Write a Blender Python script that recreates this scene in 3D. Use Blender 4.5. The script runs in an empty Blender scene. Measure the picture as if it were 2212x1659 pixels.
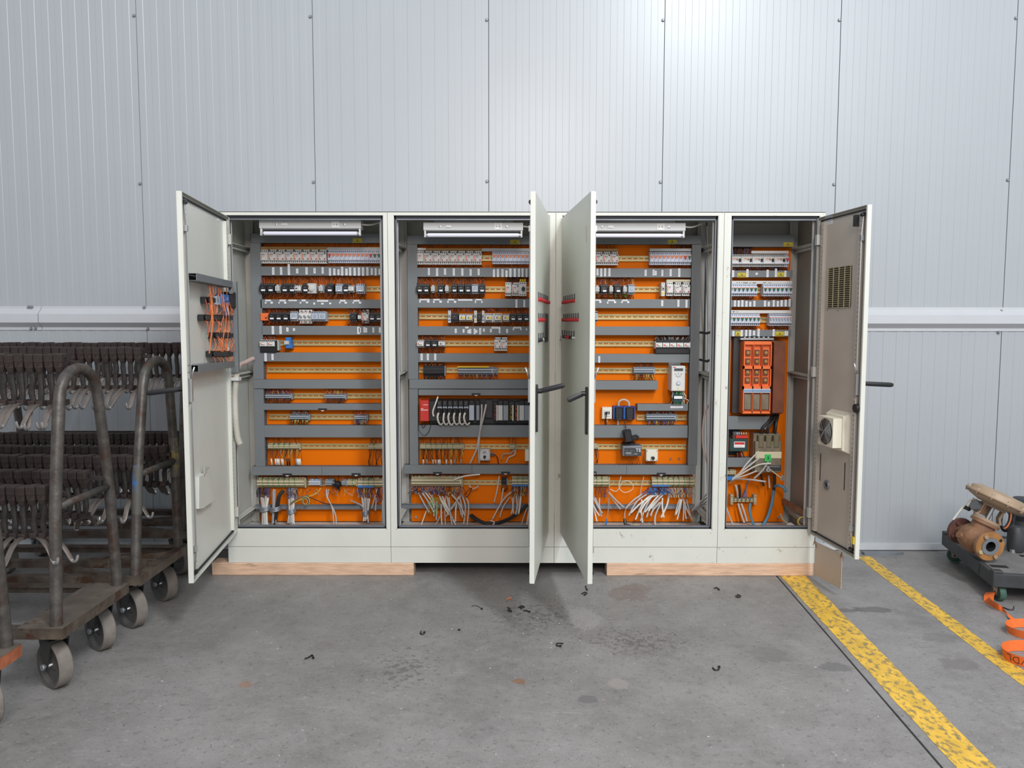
import bpy, math, random
from mathutils import Vector, Matrix
random.seed(7)
SC = bpy.context.scene
COL = SC.collection

# ------------------------------------------------------------------ camera, light, exposure
W, H, F = 2212, 1659, 1695.0
CX, CY, CZ, PIT, ROL = -0.2594, -4.7185, 1.5539, 0.0788, 0.0012
cd = bpy.data.cameras.new('camera'); cam = bpy.data.objects.new('camera', cd); COL.objects.link(cam)
cd.sensor_width = 36.0; cd.lens = 36.0*F/W; cd.clip_start = 0.05; cd.clip_end = 60
cam.location = (CX, CY, CZ)
cam.rotation_euler = (Matrix.Rotation(math.pi/2-PIT, 3, 'X') @ Matrix.Rotation(ROL, 3, 'Z')).to_euler()
SC.camera = cam
SC.view_settings.view_transform = 'Standard'
SC.view_settings.look = 'None'
SC.view_settings.gamma = 1.0
SC.view_settings.use_curve_mapping = False
SC.view_settings.exposure = 0.0

world = bpy.data.worlds.new('hall_light'); SC.world = world; world.use_nodes = True
bg = world.node_tree.nodes['Background']; bg.inputs[0].default_value = (0.90, 0.94, 1.0, 1); bg.inputs[1].default_value = 0.68

def area(name, loc, aim, sx, sy, power, col):
    l = bpy.data.lights.new(name, 'AREA'); l.shape = 'RECTANGLE'; l.size = sx; l.size_y = sy
    l.energy = power; l.color = col
    o = bpy.data.objects.new(name, l); COL.objects.link(o); o.location = loc
    o.rotation_euler = (Vector(aim)-Vector(loc)).to_track_quat('-Z', 'Y').to_euler()
    return o
area('hall_lamp', (2.1, -5.2, 6.3), (0.6, 0.3, 0.7), 0.5, 2.0, 270, (0.92, 0.97, 1.0))
area('hall_lamp', (0.2, -8.0, 4.4), (-0.2, 0.0, 0.9), 1.6, 1.6, 210, (1.0, 0.86, 0.80))
area('hall_lamp', (4.5, -9.5, 6.0), (0.6, 0.0, 1.0), 3.0, 3.0, 300, (0.92, 0.97, 1.0))

# ------------------------------------------------------------------ materials
def mat(name, col, rough=0.5, metal=0.0, var=0.0, vscale=8.0, bump=0.0, bscale=60.0, dirt=None, dscale=3.0, damt=0.0, stretch=None, emit=0, spec=None):
    m = bpy.data.materials.new(name); m.use_nodes = True
    nt = m.node_tree; b = nt.nodes['Principled BSDF']
    b.inputs['Base Color'].default_value = (*col, 1); b.inputs['Roughness'].default_value = rough
    b.inputs['Metallic'].default_value = metal
    if spec is not None: b.inputs['Specular IOR Level'].default_value = spec
    if var or dirt or bump:
        tc = nt.nodes.new('ShaderNodeTexCoord'); mp = nt.nodes.new('ShaderNodeMapping')
        nt.links.new(tc.outputs['Object'], mp.inputs[0])
        if stretch: mp.inputs['Scale'].default_value = stretch
    src = None
    if var:
        n = nt.nodes.new('ShaderNodeTexNoise'); n.inputs['Scale'].default_value = vscale; n.inputs['Detail'].default_value = 4
        nt.links.new(mp.outputs[0], n.inputs[0])
        r = nt.nodes.new('ShaderNodeValToRGB')
        r.color_ramp.elements[0].position = 0.3; r.color_ramp.elements[1].position = 0.7
        r.color_ramp.elements[0].color = (*[max(0, c*(1-var)) for c in col], 1)
        r.color_ramp.elements[1].color = (*[min(1, c*(1+var)) for c in col], 1)
        nt.links.new(n.outputs['Fac'], r.inputs[0]); src = r.outputs[0]
    if dirt:
        n = nt.nodes.new('ShaderNodeTexNoise'); n.inputs['Scale'].default_value = dscale; n.inputs['Detail'].default_value = 7; n.inputs['Roughness'].default_value = 0.65
        nt.links.new(mp.outputs[0], n.inputs[0])
        r = nt.nodes.new('ShaderNodeValToRGB')
        c0 = 0.5 + (0.5-damt)*0.45
        r.color_ramp.elements[0].position = c0; r.color_ramp.elements[1].position = min(1, c0+0.09)
        r.color_ramp.elements[0].color = (0, 0, 0, 1); r.color_ramp.elements[1].color = (1, 1, 1, 1)
        nt.links.new(n.outputs['Fac'], r.inputs[0])
        mx = nt.nodes.new('ShaderNodeMix'); mx.data_type = 'RGBA'
        nt.links.new(r.outputs[0], mx.inputs[0])
        if src: nt.links.new(src, mx.inputs[6])
        else: mx.inputs[6].default_value = (*col, 1)
        mx.inputs[7].default_value = (*dirt, 1); src = mx.outputs[2]
    if src: nt.links.new(src, b.inputs['Base Color'])
    if bump:
        n = nt.nodes.new('ShaderNodeTexNoise'); n.inputs['Scale'].default_value = bscale; n.inputs['Detail'].default_value = 3
        nt.links.new(mp.outputs[0], n.inputs[0])
        bp = nt.nodes.new('ShaderNodeBump'); bp.inputs['Strength'].default_value = bump; bp.inputs['Distance'].default_value = 0.004
        nt.links.new(n.outputs['Fac'], bp.inputs['Height']); nt.links.new(bp.outputs[0], b.inputs['Normal'])
    if emit:
        b.inputs['Emission Color'].default_value = (*col, 1); b.inputs['Emission Strength'].default_value = emit
    return m

M = {}
def D(k, *a, **kw): M[k] = mat(k, *a, **kw)
D('wall', (0.385, 0.412, 0.435), 0.33, var=0.015, vscale=2)
D('seam', (0.12, 0.13, 0.14), 0.7)
D('trim', (0.52, 0.535, 0.56), 0.35, var=0.02)
D('base', (0.52, 0.545, 0.565), 0.4, var=0.05)
D('paint', (0.655, 0.665, 0.605), 0.42, var=0.03, vscale=5, bump=0.05, bscale=400)
D('paint_worn', (0.655, 0.665, 0.605), 0.45, var=0.03, vscale=5, dirt=(0.27, 0.20, 0.12), dscale=14, damt=0.25)
D('paint_in', (0.50, 0.505, 0.46), 0.5, var=0.04, vscale=5)
D('paint_brown', (0.30, 0.265, 0.225), 0.5, var=0.12, vscale=3, dirt=(0.17, 0.12, 0.09), dscale=4, damt=0.12)  # darker, browner base than the other inner paint, with random brown blotches
D('paint_shaded', (0.49, 0.44, 0.385), 0.5, var=0.06, vscale=4)  # cabinet paint with the narrow door's inner-face shade mixed into the colour
D('frame_in', (0.47, 0.47, 0.44), 0.5, var=0.1, vscale=4)
D('gasket', (0.012, 0.014, 0.02), 0.7)
D('orange', (0.76, 0.160, 0.0), 0.6, var=0.05, vscale=3, dirt=(0.40, 0.09, 0.01), dscale=9, damt=0.08, spec=0.12)
D('duct', (0.165, 0.182, 0.190), 0.55, var=0.04, vscale=6)
D('duct_slot', (0.06, 0.065, 0.07), 0.8)
D('zinc', (0.52, 0.42, 0.20), 0.38, metal=0.35, var=0.12, vscale=6)
D('steel', (0.50, 0.51, 0.52), 0.33, metal=0.7, var=0.1)
D('steel_dull', (0.25, 0.27, 0.30), 0.5, metal=0.5, var=0.15)
D('chrome', (0.7, 0.7, 0.7), 0.2, metal=0.9)
D('white', (0.66, 0.66, 0.64), 0.5)
D('white_cool', (0.62, 0.67, 0.78), 0.45)
D('paper', (0.80, 0.81, 0.84), 0.6)
D('cream', (0.74, 0.70, 0.58), 0.45)
D('grey_plastic', (0.50, 0.51, 0.50), 0.5)
D('grey_blue', (0.40, 0.46, 0.53), 0.5)
D('grey_term', (0.24, 0.27, 0.30), 0.5)
D('black', (0.012, 0.012, 0.014), 0.45)
D('black_soft', (0.03, 0.03, 0.032), 0.6, var=0.3)
D('hole', (0.008, 0.008, 0.01), 0.8)
D('beige', (0.42, 0.37, 0.23), 0.55, var=0.06, vscale=20)
D('beige_light', (0.60, 0.54, 0.37), 0.55)
D('beige_dark', (0.15, 0.13, 0.075), 0.6)
D('green_line', (0.06, 0.20, 0.05), 0.6)
D('brown_strip', (0.36, 0.20, 0.055), 0.5, var=0.06)
D('red', (0.55, 0.03, 0.02), 0.45)
D('orange_red', (0.82, 0.17, 0.04), 0.5)
D('toggle_orange', (0.80, 0.25, 0.12), 0.5)
D('toggle_green', (0.01, 0.12, 0.06), 0.5)
D('dark_green', (0.015, 0.05, 0.045), 0.5)
D('blue', (0.03, 0.17, 0.48), 0.5)
D('blue_dark', (0.03, 0.05, 0.22), 0.45)
D('yellow', (0.75, 0.55, 0.02), 0.5)
D('sticker_yellow', (0.52, 0.42, 0.03), 0.55, var=0.1, vscale=60)
D('green', (0.03, 0.50, 0.10), 0.5)
D('wire_brown', (0.14, 0.055, 0.03), 0.6, var=0.3, vscale=25)
D('wire_black', (0.015, 0.014, 0.014), 0.6)
D('wire_red', (0.55, 0.10, 0.05), 0.6)
D('wire_orange', (0.72, 0.20, 0.06), 0.6)
D('wire_blue', (0.03, 0.06, 0.18), 0.6)
D('wire_yellow', (0.55, 0.48, 0.12), 0.6)
D('cable', (0.47, 0.45, 0.43), 0.6, var=0.12, vscale=12)
D('cable_grey', (0.28, 0.28, 0.29), 0.6, var=0.1, vscale=12)
D('cable_white', (0.68, 0.66, 0.60), 0.5)
D('cable_pink', (0.55, 0.42, 0.38), 0.6)
D('cable_teal', (0.07, 0.20, 0.30), 0.5)
D('hose', (0.50, 0.48, 0.42), 0.6, var=0.08)
D('tube_glass', (0.72, 0.72, 0.82), 0.15)
D('red_lamp', (0.42, 0.02, 0.025), 0.25)
D('label_holder', (0.05, 0.055, 0.06), 0.5)
D('wood', (0.66, 0.44, 0.30), 0.7, var=0.16, vscale=9, stretch=(1.0, 6, 8), dirt=(0.20, 0.15, 0.12), dscale=3.0, damt=0.16, bump=0.35, bscale=30)
D('rust', (0.030, 0.019, 0.017), 0.8, var=0.4, vscale=30, bump=0.5, bscale=120)
D('rust_bar', (0.034, 0.029, 0.026), 0.6, metal=0.2, var=0.35, vscale=18, bump=0.3)
D('hook_steel', (0.20, 0.17, 0.15), 0.38, metal=0.6, var=0.25, vscale=14)
D('hook_bright', (0.62, 0.60, 0.59), 0.3, metal=0.85, var=0.1)
D('pipe', (0.085, 0.078, 0.070), 0.45, metal=0.35, var=0.35, vscale=22, dirt=(0.068, 0.042, 0.031), dscale=6, damt=0.45, bump=0.3)
D('pipe_blue', (0.04, 0.12, 0.28), 0.6, var=0.3, vscale=30, dirt=(0.09, 0.085, 0.075), dscale=9, damt=0.75)
D('pipe_yellow', (0.22, 0.17, 0.06), 0.6, var=0.3, vscale=30, dirt=(0.09, 0.085, 0.075), dscale=12, damt=0.7)
D('deck', (0.095, 0.075, 0.058), 0.55, metal=0.25, var=0.4, vscale=14, dirt=(0.065, 0.030, 0.016), dscale=10, damt=0.5, bump=0.4)
D('deck_plate', (0.155, 0.13, 0.108), 0.5, metal=0.3, var=0.25, vscale=9, dirt=(0.09, 0.05, 0.028), dscale=8, damt=0.35, bump=0.3)
D('deck_orange', (0.32, 0.095, 0.04), 0.6, var=0.3, vscale=20, bump=0.3)
D('wheel', (0.085, 0.083, 0.078), 0.6, var=0.25, vscale=14, bump=0.2)
D('wheel_tread', (0.185, 0.165, 0.145), 0.7, var=0.15, vscale=20, bump=0.3)
D('fork', (0.045, 0.045, 0.042), 0.5, metal=0.3, var=0.2)
D('dolly', (0.040, 0.043, 0.047), 0.55, var=0.2, vscale=12, bump=0.1)
D('dolly_top', (0.17, 0.165, 0.16), 0.7, var=0.15, vscale=9)
D('wheel_green', (0.05, 0.11, 0.08), 0.6, var=0.25, vscale=30)
D('tan', (0.36, 0.26, 0.175), 0.5, var=0.12, vscale=12, dirt=(0.20, 0.12, 0.07), dscale=14, damt=0.15)
D('cast_brown', (0.25, 0.13, 0.07), 0.6, metal=0.1, var=0.3, vscale=16, dirt=(0.12, 0.055, 0.03), dscale=12, damt=0.3, bump=0.4)
D('cast_red', (0.115, 0.05, 0.04), 0.7, var=0.25, vscale=14, bump=0.3)
D('rust_orange', (0.34, 0.16, 0.05), 0.6, var=0.2, vscale=20)
D('strap', (0.80, 0.16, 0.025), 0.6, var=0.06, vscale=40, bump=0.2, bscale=300)
D('plate_pink', (0.50, 0.42, 0.355), 0.5, var=0.03)
D('clear_box', (0.19, 0.155, 0.11), 0.35, var=0.25, vscale=18)
D('brown_cover', (0.16, 0.05, 0.025), 0.4, var=0.25, vscale=8)
D('pvc_trans', (0.62, 0.64, 0.66), 0.4)

# floor concrete
def floor_mat():
    m = bpy.data.materials.new('concrete'); m.use_nodes = True; nt = m.node_tree; N = nt.nodes; L = nt.links
    b = N['Principled BSDF']; tc = N.new('ShaderNodeTexCoord')
    def noise(scale, detail=6, rough=0.6, vec=None):
        n = N.new('ShaderNodeTexNoise'); n.inputs['Scale'].default_value = scale; n.inputs['Detail'].default_value = detail; n.inputs['Roughness'].default_value = rough
        L.new(vec or tc.outputs['Object'], n.inputs[0]); return n.outputs['Fac']
    def ramp(f, p0, c0, p1, c1):
        r = N.new('ShaderNodeValToRGB'); e = r.color_ramp.elements
        e[0].position = p0; e[1].position = p1; e[0].color = (*c0, 1); e[1].color = (*c1, 1); L.new(f, r.inputs[0]); return r.outputs[0]
    def mix(fac, a, c, mode='MIX'):
        x = N.new('ShaderNodeMix'); x.data_type = 'RGBA'; x.blend_type = mode
        for s, v in ((0, fac), (6, a), (7, c)):
            if isinstance(v, (int, float)): x.inputs[s].default_value = v
            elif isinstance(v, tuple): x.inputs[s].default_value = (*v, 1)
            else: L.new(v, x.inputs[s])
        return x.outputs[2]
    k = (0, 0, 0); w = (1, 1, 1)
    c = ramp(noise(1.7, 8, 0.68), 0.34, (0.175, 0.166, 0.160), 0.66, (0.272, 0.262, 0.254))
    c = mix(ramp(noise(5.5, 8, 0.7), 0.40, k, 0.75, (0.5,)*3), c, (0.30, 0.29, 0.285))
    c = mix(ramp(noise(2.3, 8, 0.72), 0.60, k, 0.70, (0.45,)*3), c, (0.155, 0.147, 0.141))
    c = mix(ramp(noise(26, 8, 0.8), 0.55, k, 0.62, (0.6,)*3), c, (0.12, 0.113, 0.108))
    c = mix(ramp(noise(85, 5, 0.75), 0.585, k, 0.63, (0.7,)*3), c, (0.085, 0.08, 0.077))
    c = mix(ramp(noise(11, 8, 0.75), 0.52, k, 0.72, (0.4,)*3), c, (0.30, 0.285, 0.275))
    c = mix(ramp(noise(48, 5, 0.75), 0.61, k, 0.66, (0.6,)*3), c, (0.46, 0.45, 0.43))
    mp = N.new('ShaderNodeMapping'); mp.inputs['Scale'].default_value = (1.0, 7.0, 1); mp.inputs['Rotation'].default_value = (0, 0, 0.5); L.new(tc.outputs['Object'], mp.inputs[0])
    c = mix(ramp(noise(5, 7, 0.75, mp.outputs[0]), 0.60, k, 0.66, (0.45,)*3), c, (0.37, 0.36, 0.345))
    # stains with their own place: (x, y, radius x, radius y, colour, strength)
    for x, y, rx, ry, col, s in ((0.41, -0.33, 0.13, 0.12, (0.19, 0.145, 0.13), 0.9), (0.47, -0.22, 0.10, 0.07, (0.19, 0.145, 0.13), 0.9), (-0.229, -1.43, 0.030, 0.026, (0.24, 0.105, 0.03), 1.0),
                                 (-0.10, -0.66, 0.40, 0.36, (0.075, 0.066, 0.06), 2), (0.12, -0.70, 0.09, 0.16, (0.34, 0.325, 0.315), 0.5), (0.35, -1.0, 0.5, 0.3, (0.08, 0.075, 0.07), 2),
                                 (-1.407, -1.46, 0.035, 0.035, (0.30, 0.16, 0.10), 0.6), (1.70, -0.57, 0.12, 0.05, (0.085, 0.08, 0.076), 0.9), (1.55, -0.58, 0.10, 0.03, (0.10, 0.095, 0.09), 0.6), (1.86, -0.95, 0.10, 0.06, (0.16, 0.155, 0.15), 0.5),
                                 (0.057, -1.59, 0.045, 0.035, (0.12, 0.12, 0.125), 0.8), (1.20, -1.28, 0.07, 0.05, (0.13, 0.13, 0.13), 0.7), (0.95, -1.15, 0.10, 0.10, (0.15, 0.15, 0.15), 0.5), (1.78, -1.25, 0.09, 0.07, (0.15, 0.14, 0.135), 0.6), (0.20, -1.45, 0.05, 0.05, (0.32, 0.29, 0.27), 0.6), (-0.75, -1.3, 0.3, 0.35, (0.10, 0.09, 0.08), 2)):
        mp = N.new('ShaderNodeMapping'); mp.vector_type = 'POINT'
        mp.inputs['Location'].default_value = (-x/rx, -y/ry, 0); mp.inputs['Scale'].default_value = (1/rx, 1/ry, 0); L.new(tc.outputs['Object'], mp.inputs[0])
        ln = N.new('ShaderNodeVectorMath'); ln.operation = 'LENGTH'; L.new(mp.outputs[0], ln.inputs[0])
        nz = noise(22 if s < 2 else 30, 7, 0.75)
        ad = N.new('ShaderNodeMath'); ad.operation = 'MULTIPLY_ADD'; L.new(nz, ad.inputs[0]); ad.inputs[1].default_value = 2.2 if s < 2 else 6.0; L.new(ln.outputs['Value'], ad.inputs[2])
        lo = 1.95 if s < 2 else 3.0
        f = ramp(ad.outputs[0], 0.0, w, 0.5, k)
        sc = N.new('ShaderNodeMath'); sc.operation = 'SUBTRACT'; L.new(ad.outputs[0], sc.inputs[0]); sc.inputs[1].default_value = lo
        r = N.new('ShaderNodeMapRange'); L.new(sc.outputs[0], r.inputs[0]); r.inputs[1].default_value = 0.0; r.inputs[2].default_value = 0.16; r.inputs[3].default_value = min(s, 0.62); r.inputs[4].default_value = 0.0
        c = mix(r.outputs[0], c, col)
    L.new(c, b.inputs['Base Color'])
    rr = N.new('ShaderNodeMapRange'); L.new(noise(3, 5), rr.inputs[0]); rr.inputs[3].default_value = 0.40; rr.inputs[4].default_value = 0.75
    L.new(rr.outputs[0], b.inputs['Roughness'])
    bp = N.new('ShaderNodeBump'); bp.inputs['Strength'].default_value = 0.25; bp.inputs['Distance'].default_value = 0.004
    L.new(noise(45, 5, 0.7), bp.inputs['Height']); L.new(bp.outputs[0], b.inputs['Normal'])
    return m
M['floor'] = floor_mat()
def yellow_mat():
    m = mat('yellow_marking', (0.72, 0.44, 0.05), 0.5, var=0.16, vscale=9, dirt=(0.27, 0.20, 0.075), dscale=24, damt=0.50, bump=0.3)
    return m
M['line'] = yellow_mat()
M['line'].node_tree.nodes['Mapping'].inputs['Scale'].default_value = (1.6, 1.0, 1.0)

# ------------------------------------------------------------------ pixel helpers: a point of the photo on a plane of the place
def ray(u, v):
    xr = (u-W/2)/F; ur = -(v-H/2)/F
    x = xr*math.cos(ROL)+ur*math.sin(ROL); uu = -xr*math.sin(ROL)+ur*math.cos(ROL)
    cp, sp = math.cos(PIT), math.sin(PIT)
    return x, cp+uu*sp, -sp+uu*cp
def PY(u, v, y):
    d = ray(u, v); t = (y-CY)/d[1]; return CX+t*d[0], CZ+t*d[2]
def PZ(u, v, z):
    d = ray(u, v); t = (z-CZ)/d[2]; return CX+t*d[0], CY+t*d[1]
def PX(u, v, x):
    d = ray(u, v); t = (x-CX)/d[0]; return CY+t*d[1], CZ+t*d[2]

# ------------------------------------------------------------------ mesh builder
class MB:
    def __init__(s): s.v = []; s.f = []; s.m = []; s.mats = []; s.sm = []
    def mi(s, k):
        if k not in s.mats: s.mats.append(k)
        return s.mats.index(k)
    def add(s, vs, fs, k, smooth=False):
        o = len(s.v); s.v += [tuple(p) for p in vs]; i = s.mi(k)
        for f in fs: s.f.append([a+o for a in f]); s.m.append(i); s.sm.append(smooth)
        return s
    def box(s, x0, x1, y0, y1, z0, z1, k, bev=0):
        if x0 > x1: x0, x1 = x1, x0
        if y0 > y1: y0, y1 = y1, y0
        if z0 > z1: z0, z1 = z1, z0
        if bev:
            b = min(bev, (x1-x0)/3, (z1-z0)/3, (y1-y0)/2)
            # front (-y) edges chamfered
            vs = [(x0, y1, z0), (x1, y1, z0), (x1, y1, z1), (x0, y1, z1), (x0, y0+b, z0), (x1, y0+b, z0), (x1, y0+b, z1), (x0, y0+b, z1),
                  (x0+b, y0, z0+b), (x1-b, y0, z0+b), (x1-b, y0, z1-b), (x0+b, y0, z1-b)]
            fs = [(0, 3, 2, 1), (0, 1, 5, 4), (1, 2, 6, 5), (2, 3, 7, 6), (3, 0, 4, 7), (4, 5, 9, 8), (5, 6, 10, 9), (6, 7, 11, 10), (7, 4, 8, 11), (8, 9, 10, 11)]
            return s.add(vs, fs, k)
        vs = [(x0, y0, z0), (x1, y0, z0), (x1, y1, z0), (x0, y1, z0), (x0, y0, z1), (x1, y0, z1), (x1, y1, z1), (x0, y1, z1)]
        return s.add(vs, [(0, 3, 2, 1), (4, 5, 6, 7), (0, 1, 5, 4), (1, 2, 6, 5), (2, 3, 7, 6), (3, 0, 4, 7)], k)
    def quad(s, a, b, c, d, k): return s.add([a, b, c, d], [(0, 1, 2, 3)], k)
    def cyl(s, p0, p1, r, k, n=10, r1=None, cap=True, smooth=True):
        p0, p1 = Vector(p0), Vector(p1); d = (p1-p0).normalized()
        a = d.orthogonal().normalized(); b = d.cross(a); r1 = r if r1 is None else r1
        vs = []
        for p, rr in ((p0, r), (p1, r1)):
            for i in range(n):
                t = 2*math.pi*i/n; vs.append(p+a*math.cos(t)*rr+b*math.sin(t)*rr)
        s.add(vs, [(i, (i+1) % n, n+(i+1) % n, n+i) for i in range(n)], k, smooth)
        if cap:
            s.add(vs[:n], [tuple(range(n))[::-1]], k); s.add(vs[n:], [tuple(range(n))], k)
        return s
    def tube(s, pts, r, k, n=6, cap=True, flat=None):
        """r number or list; flat=(a,b) makes an oval section"""
        P = [Vector(p) for p in pts]; N = len(P); R = r if isinstance(r, (list, tuple)) else [r]*N
        T = [((P[min(i+1, N-1)]-P[max(i-1, 0)])).normalized() for i in range(N)]
        u = T[0].orthogonal().normalized()
        if abs(T[0].z) < 0.9: u = (Vector((0, 0, 1))-T[0]*T[0].z).normalized()
        vs = []
        for i in range(N):
            u = (u-T[i]*u.dot(T[i]))
            u = u.normalized() if u.length > 1e-6 else T[i].orthogonal().normalized()
            w = T[i].cross(u)
            fa, fb = flat if flat else (1, 1)
            for j in range(n):
                t = 2*math.pi*(j+0.5)/n; vs.append(P[i]+u*math.cos(t)*R[i]*fa+w*math.sin(t)*R[i]*fb)
        fs = [(i*n+j, i*n+(j+1) % n, (i+1)*n+(j+1) % n, (i+1)*n+j) for i in range(N-1) for j in range(n)]
        s.add(vs, fs, k, n > 4)
        if cap:
            s.add(vs[:n], [tuple(range(n))[::-1]], k); s.add(vs[-n:], [tuple(range(n))], k)
        return s
    def prism(s, poly, axis, a0, a1, k, smooth=False):
        """poly in the plane across axis: axis y -> (x,z); axis x -> (y,z); axis z -> (x,y)"""
        def P(p, a): return {'x': (a, p[0], p[1]), 'y': (p[0], a, p[1]), 'z': (p[0], p[1], a)}[axis]
        n = len(poly); vs = [P(p, a0) for p in poly]+[P(p, a1) for p in poly]
        s.add(vs, [(i, (i+1) % n, n+(i+1) % n, n+i) for i in range(n)], k, smooth)
        s.add(vs[:n], [tuple(range(n))[::-1]], k); s.add(vs[n:], [tuple(range(n))], k)
        return s
    def lathe(s, prof, k, c=(0, 0, 0), axis='z', n=20):
        """prof: (radius, height) list"""
        vs = []
        for r, h in prof:
            for i in range(n):
                t = 2*math.pi*i/n; a, b = r*math.cos(t), r*math.sin(t)
                p = {'z': (a, b, h), 'y': (a, h, b), 'x': (h, a, b)}[axis]
                vs.append((p[0]+c[0], p[1]+c[1], p[2]+c[2]))
        m = len(prof)
        return s.add(vs, [(i*n+j, i*n+(j+1) % n, (i+1)*n+(j+1) % n, (i+1)*n+j) for i in range(m-1) for j in range(n)], k, True)
    def mesh(s, name):
        me = bpy.data.meshes.new(name); me.from_pydata(s.v, [], s.f)
        for k in s.mats: me.materials.append(M[k])
        me.polygons.foreach_set('material_index', s.m); me.polygons.foreach_set('use_smooth', s.sm)
        me.update()
        if any(s.sm):
            import bmesh
            bm = bmesh.new(); bm.from_mesh(me)
            bmesh.ops.remove_doubles(bm, verts=bm.verts, dist=1e-6); bmesh.ops.recalc_face_normals(bm, faces=bm.faces)
            for e in bm.edges:
                if len(e.link_faces) == 2 and e.calc_face_angle(0) > 0.7: e.smooth = False
            bm.to_mesh(me); bm.free()
        return me

def tagp(o, label=None, cat=None, group=None, kind=None):
    if label: o['label'] = label
    if cat: o['category'] = cat
    if group: o['group'] = group
    if kind: o['kind'] = kind
    return o
def thing(name, label, cat, loc=(0, 0, 0), rot=(0, 0, 0), group=None, kind=None):
    o = bpy.data.objects.new(name, None); o.empty_display_size = 0.05; COL.objects.link(o)
    o.location = loc; o.rotation_euler = rot
    return tagp(o, label, cat, group, kind)
def part(name, mb, parent=None, loc=None, label=None, rot=None, kind=None):
    """mb (MB or mesh). When the parent sits somewhere and loc is None the mesh is in the parent's own coordinates."""
    me = mb.mesh(name) if isinstance(mb, MB) else mb
    o = bpy.data.objects.new(name, me); COL.objects.link(o)
    if parent: o.parent = parent
    if loc: o.location = loc
    if rot: o.rotation_euler = rot
    return tagp(o, label=label, kind=kind)
def solo(name, mb, label, cat, loc=(0, 0, 0), rot=(0, 0, 0), group=None, kind=None):
    o = part(name, mb, None, loc, rot=rot); return tagp(o, label, cat, group, kind)
ORD = ['first', 'second', 'third', 'fourth', 'fifth', 'sixth', 'seventh', 'eighth', 'ninth', 'tenth', 'eleventh', 'twelfth', 'thirteenth',
       'fourteenth', 'fifteenth', 'sixteenth', 'seventeenth', 'eighteenth', 'nineteenth', 'twentieth', 'twenty-first', 'twenty-second', 'twenty-third', 'twenty-fourth', 'twenty-fifth', 'twenty-sixth']+[f'twenty-{w}' for w in ('seventh', 'eighth', 'ninth')]+['thirtieth']+[f'thirty-{w}' for w in ('first', 'second', 'third', 'fourth', 'fifth', 'sixth')]
def smooth_path(pts, k=4):
    P = [Vector(p) for p in pts]; out = []
    for i in range(len(P)-1):
        a, b, c, d = P[max(i-1, 0)], P[i], P[i+1], P[min(i+2, len(P)-1)]
        for j in range(k):
            t = j/k; out.append(0.5*((2*b)+(c-a)*t+(2*a-5*b+4*c-d)*t*t+(3*b-3*c+d-a)*t**3))
    out.append(P[-1]); return out

# ------------------------------------------------------------------ the hall: wall, trim, floor
YW = 0.539
wall = thing('wall_back', 'white ribbed metal sandwich panel wall with dark vertical seams', None, kind='structure')
PWD, PX0 = 1.1428, -2.6992
def panel_mesh(z0, z1, seed):
    rnd = random.Random(seed); g = 0.0013; n = 13; w = (PWD-2*g)/n; pts = [(g, 0.02)]
    for i in range(n):
        x = g+i*w; a = 0.0; b = 0.0016; j = lambda: rnd.uniform(-0.00010, 0.00010)
        pts += [(x+0.0005, a+j()), (x+w*0.5-0.0012, a+j()), (x+w*0.5+0.0012, b+j()), (x+w-0.0012, b+j())]
    pts += [(PWD-g, 0.02)]
    m = MB(); N = len(pts)
    m.add([(x, y, z0) for x, y in pts]+[(x, y, z1) for x, y in pts], [(i, i+1, N+i+1, N+i) for i in range(N-1)], 'wall')
    return m.mesh('panel')
ub, lb = [panel_mesh(1.6, 4.7, s) for s in range(3)], [panel_mesh(0.02, 1.55, s) for s in range(3, 6)]
for k in range(-4, 8):
    for arr in (ub, lb): part('panel', arr[k % 3], wall, (PX0+k*PWD, YW, 0))
m = MB(); m.box(-7.3, 6.4, YW+0.012, YW+0.06, 0, 4.8, 'seam'); part('backing', m, wall, label='dark gap behind the panel joints')
bolt = MB(); bolt.lathe([(0.0, -0.010), (0.007, -0.009), (0.010, -0.004), (0.011, 0.0)], 'steel_dull', axis='y', n=8); bolt = bolt.mesh('bolt')
for k in range(-1, 6):
    x = PX0+k*PWD
    for zz in (3.524, 2.4765):
        part('bolt', bolt, wall, (x-0.012, YW-0.001, zz+random.uniform(-0.02, 0.02)))
# horizontal hat rail
tr = thing('trim_1', 'white folded metal rail running along the wall at chest height', None, kind='structure')
zt = [1.655, 1.640, 1.604, 1.547, 1.516, 1.497]
prof = [(YW+0.004, zt[0]), (YW-0.004, zt[0]), (YW-0.004, zt[1]), (YW-0.045, zt[2]), (YW-0.045, zt[3]), (YW-0.006, zt[4]), (YW-0.006, zt[5]), (YW+0.004, zt[5])]
for a, b in ((-6.5, -3.40), (-3.395, 1.2), (1.205, 6)):
    m = MB(); m.prism(prof, 'x', a, b, 'trim'); part('rail', m, tr)
for x, z in ((-2.71, 1.648), (-2.69, 1.506), (-3.48, 1.65), (-3.46, 1.65), (-3.47, 1.506), (-3.44, 1.508), (3.00, 1.630), (2.99, 1.49), (1.87, 1.648)):
    part('bolt', bolt, tr, (x, YW-0.007, z))
bs = thing('baseboard_back', 'white metal strip along the foot of the wall', None, kind='structure')
m = MB(); m.box(-6.5, 6, YW-0.012, YW+0.01, 0.008, 0.052, 'base'); part('strip', m, bs)
m = MB(); m.box(-6.5, 6, YW-0.007, YW+0.01, 0.0, 0.008, 'seam'); part('gap', m, bs)

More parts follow.
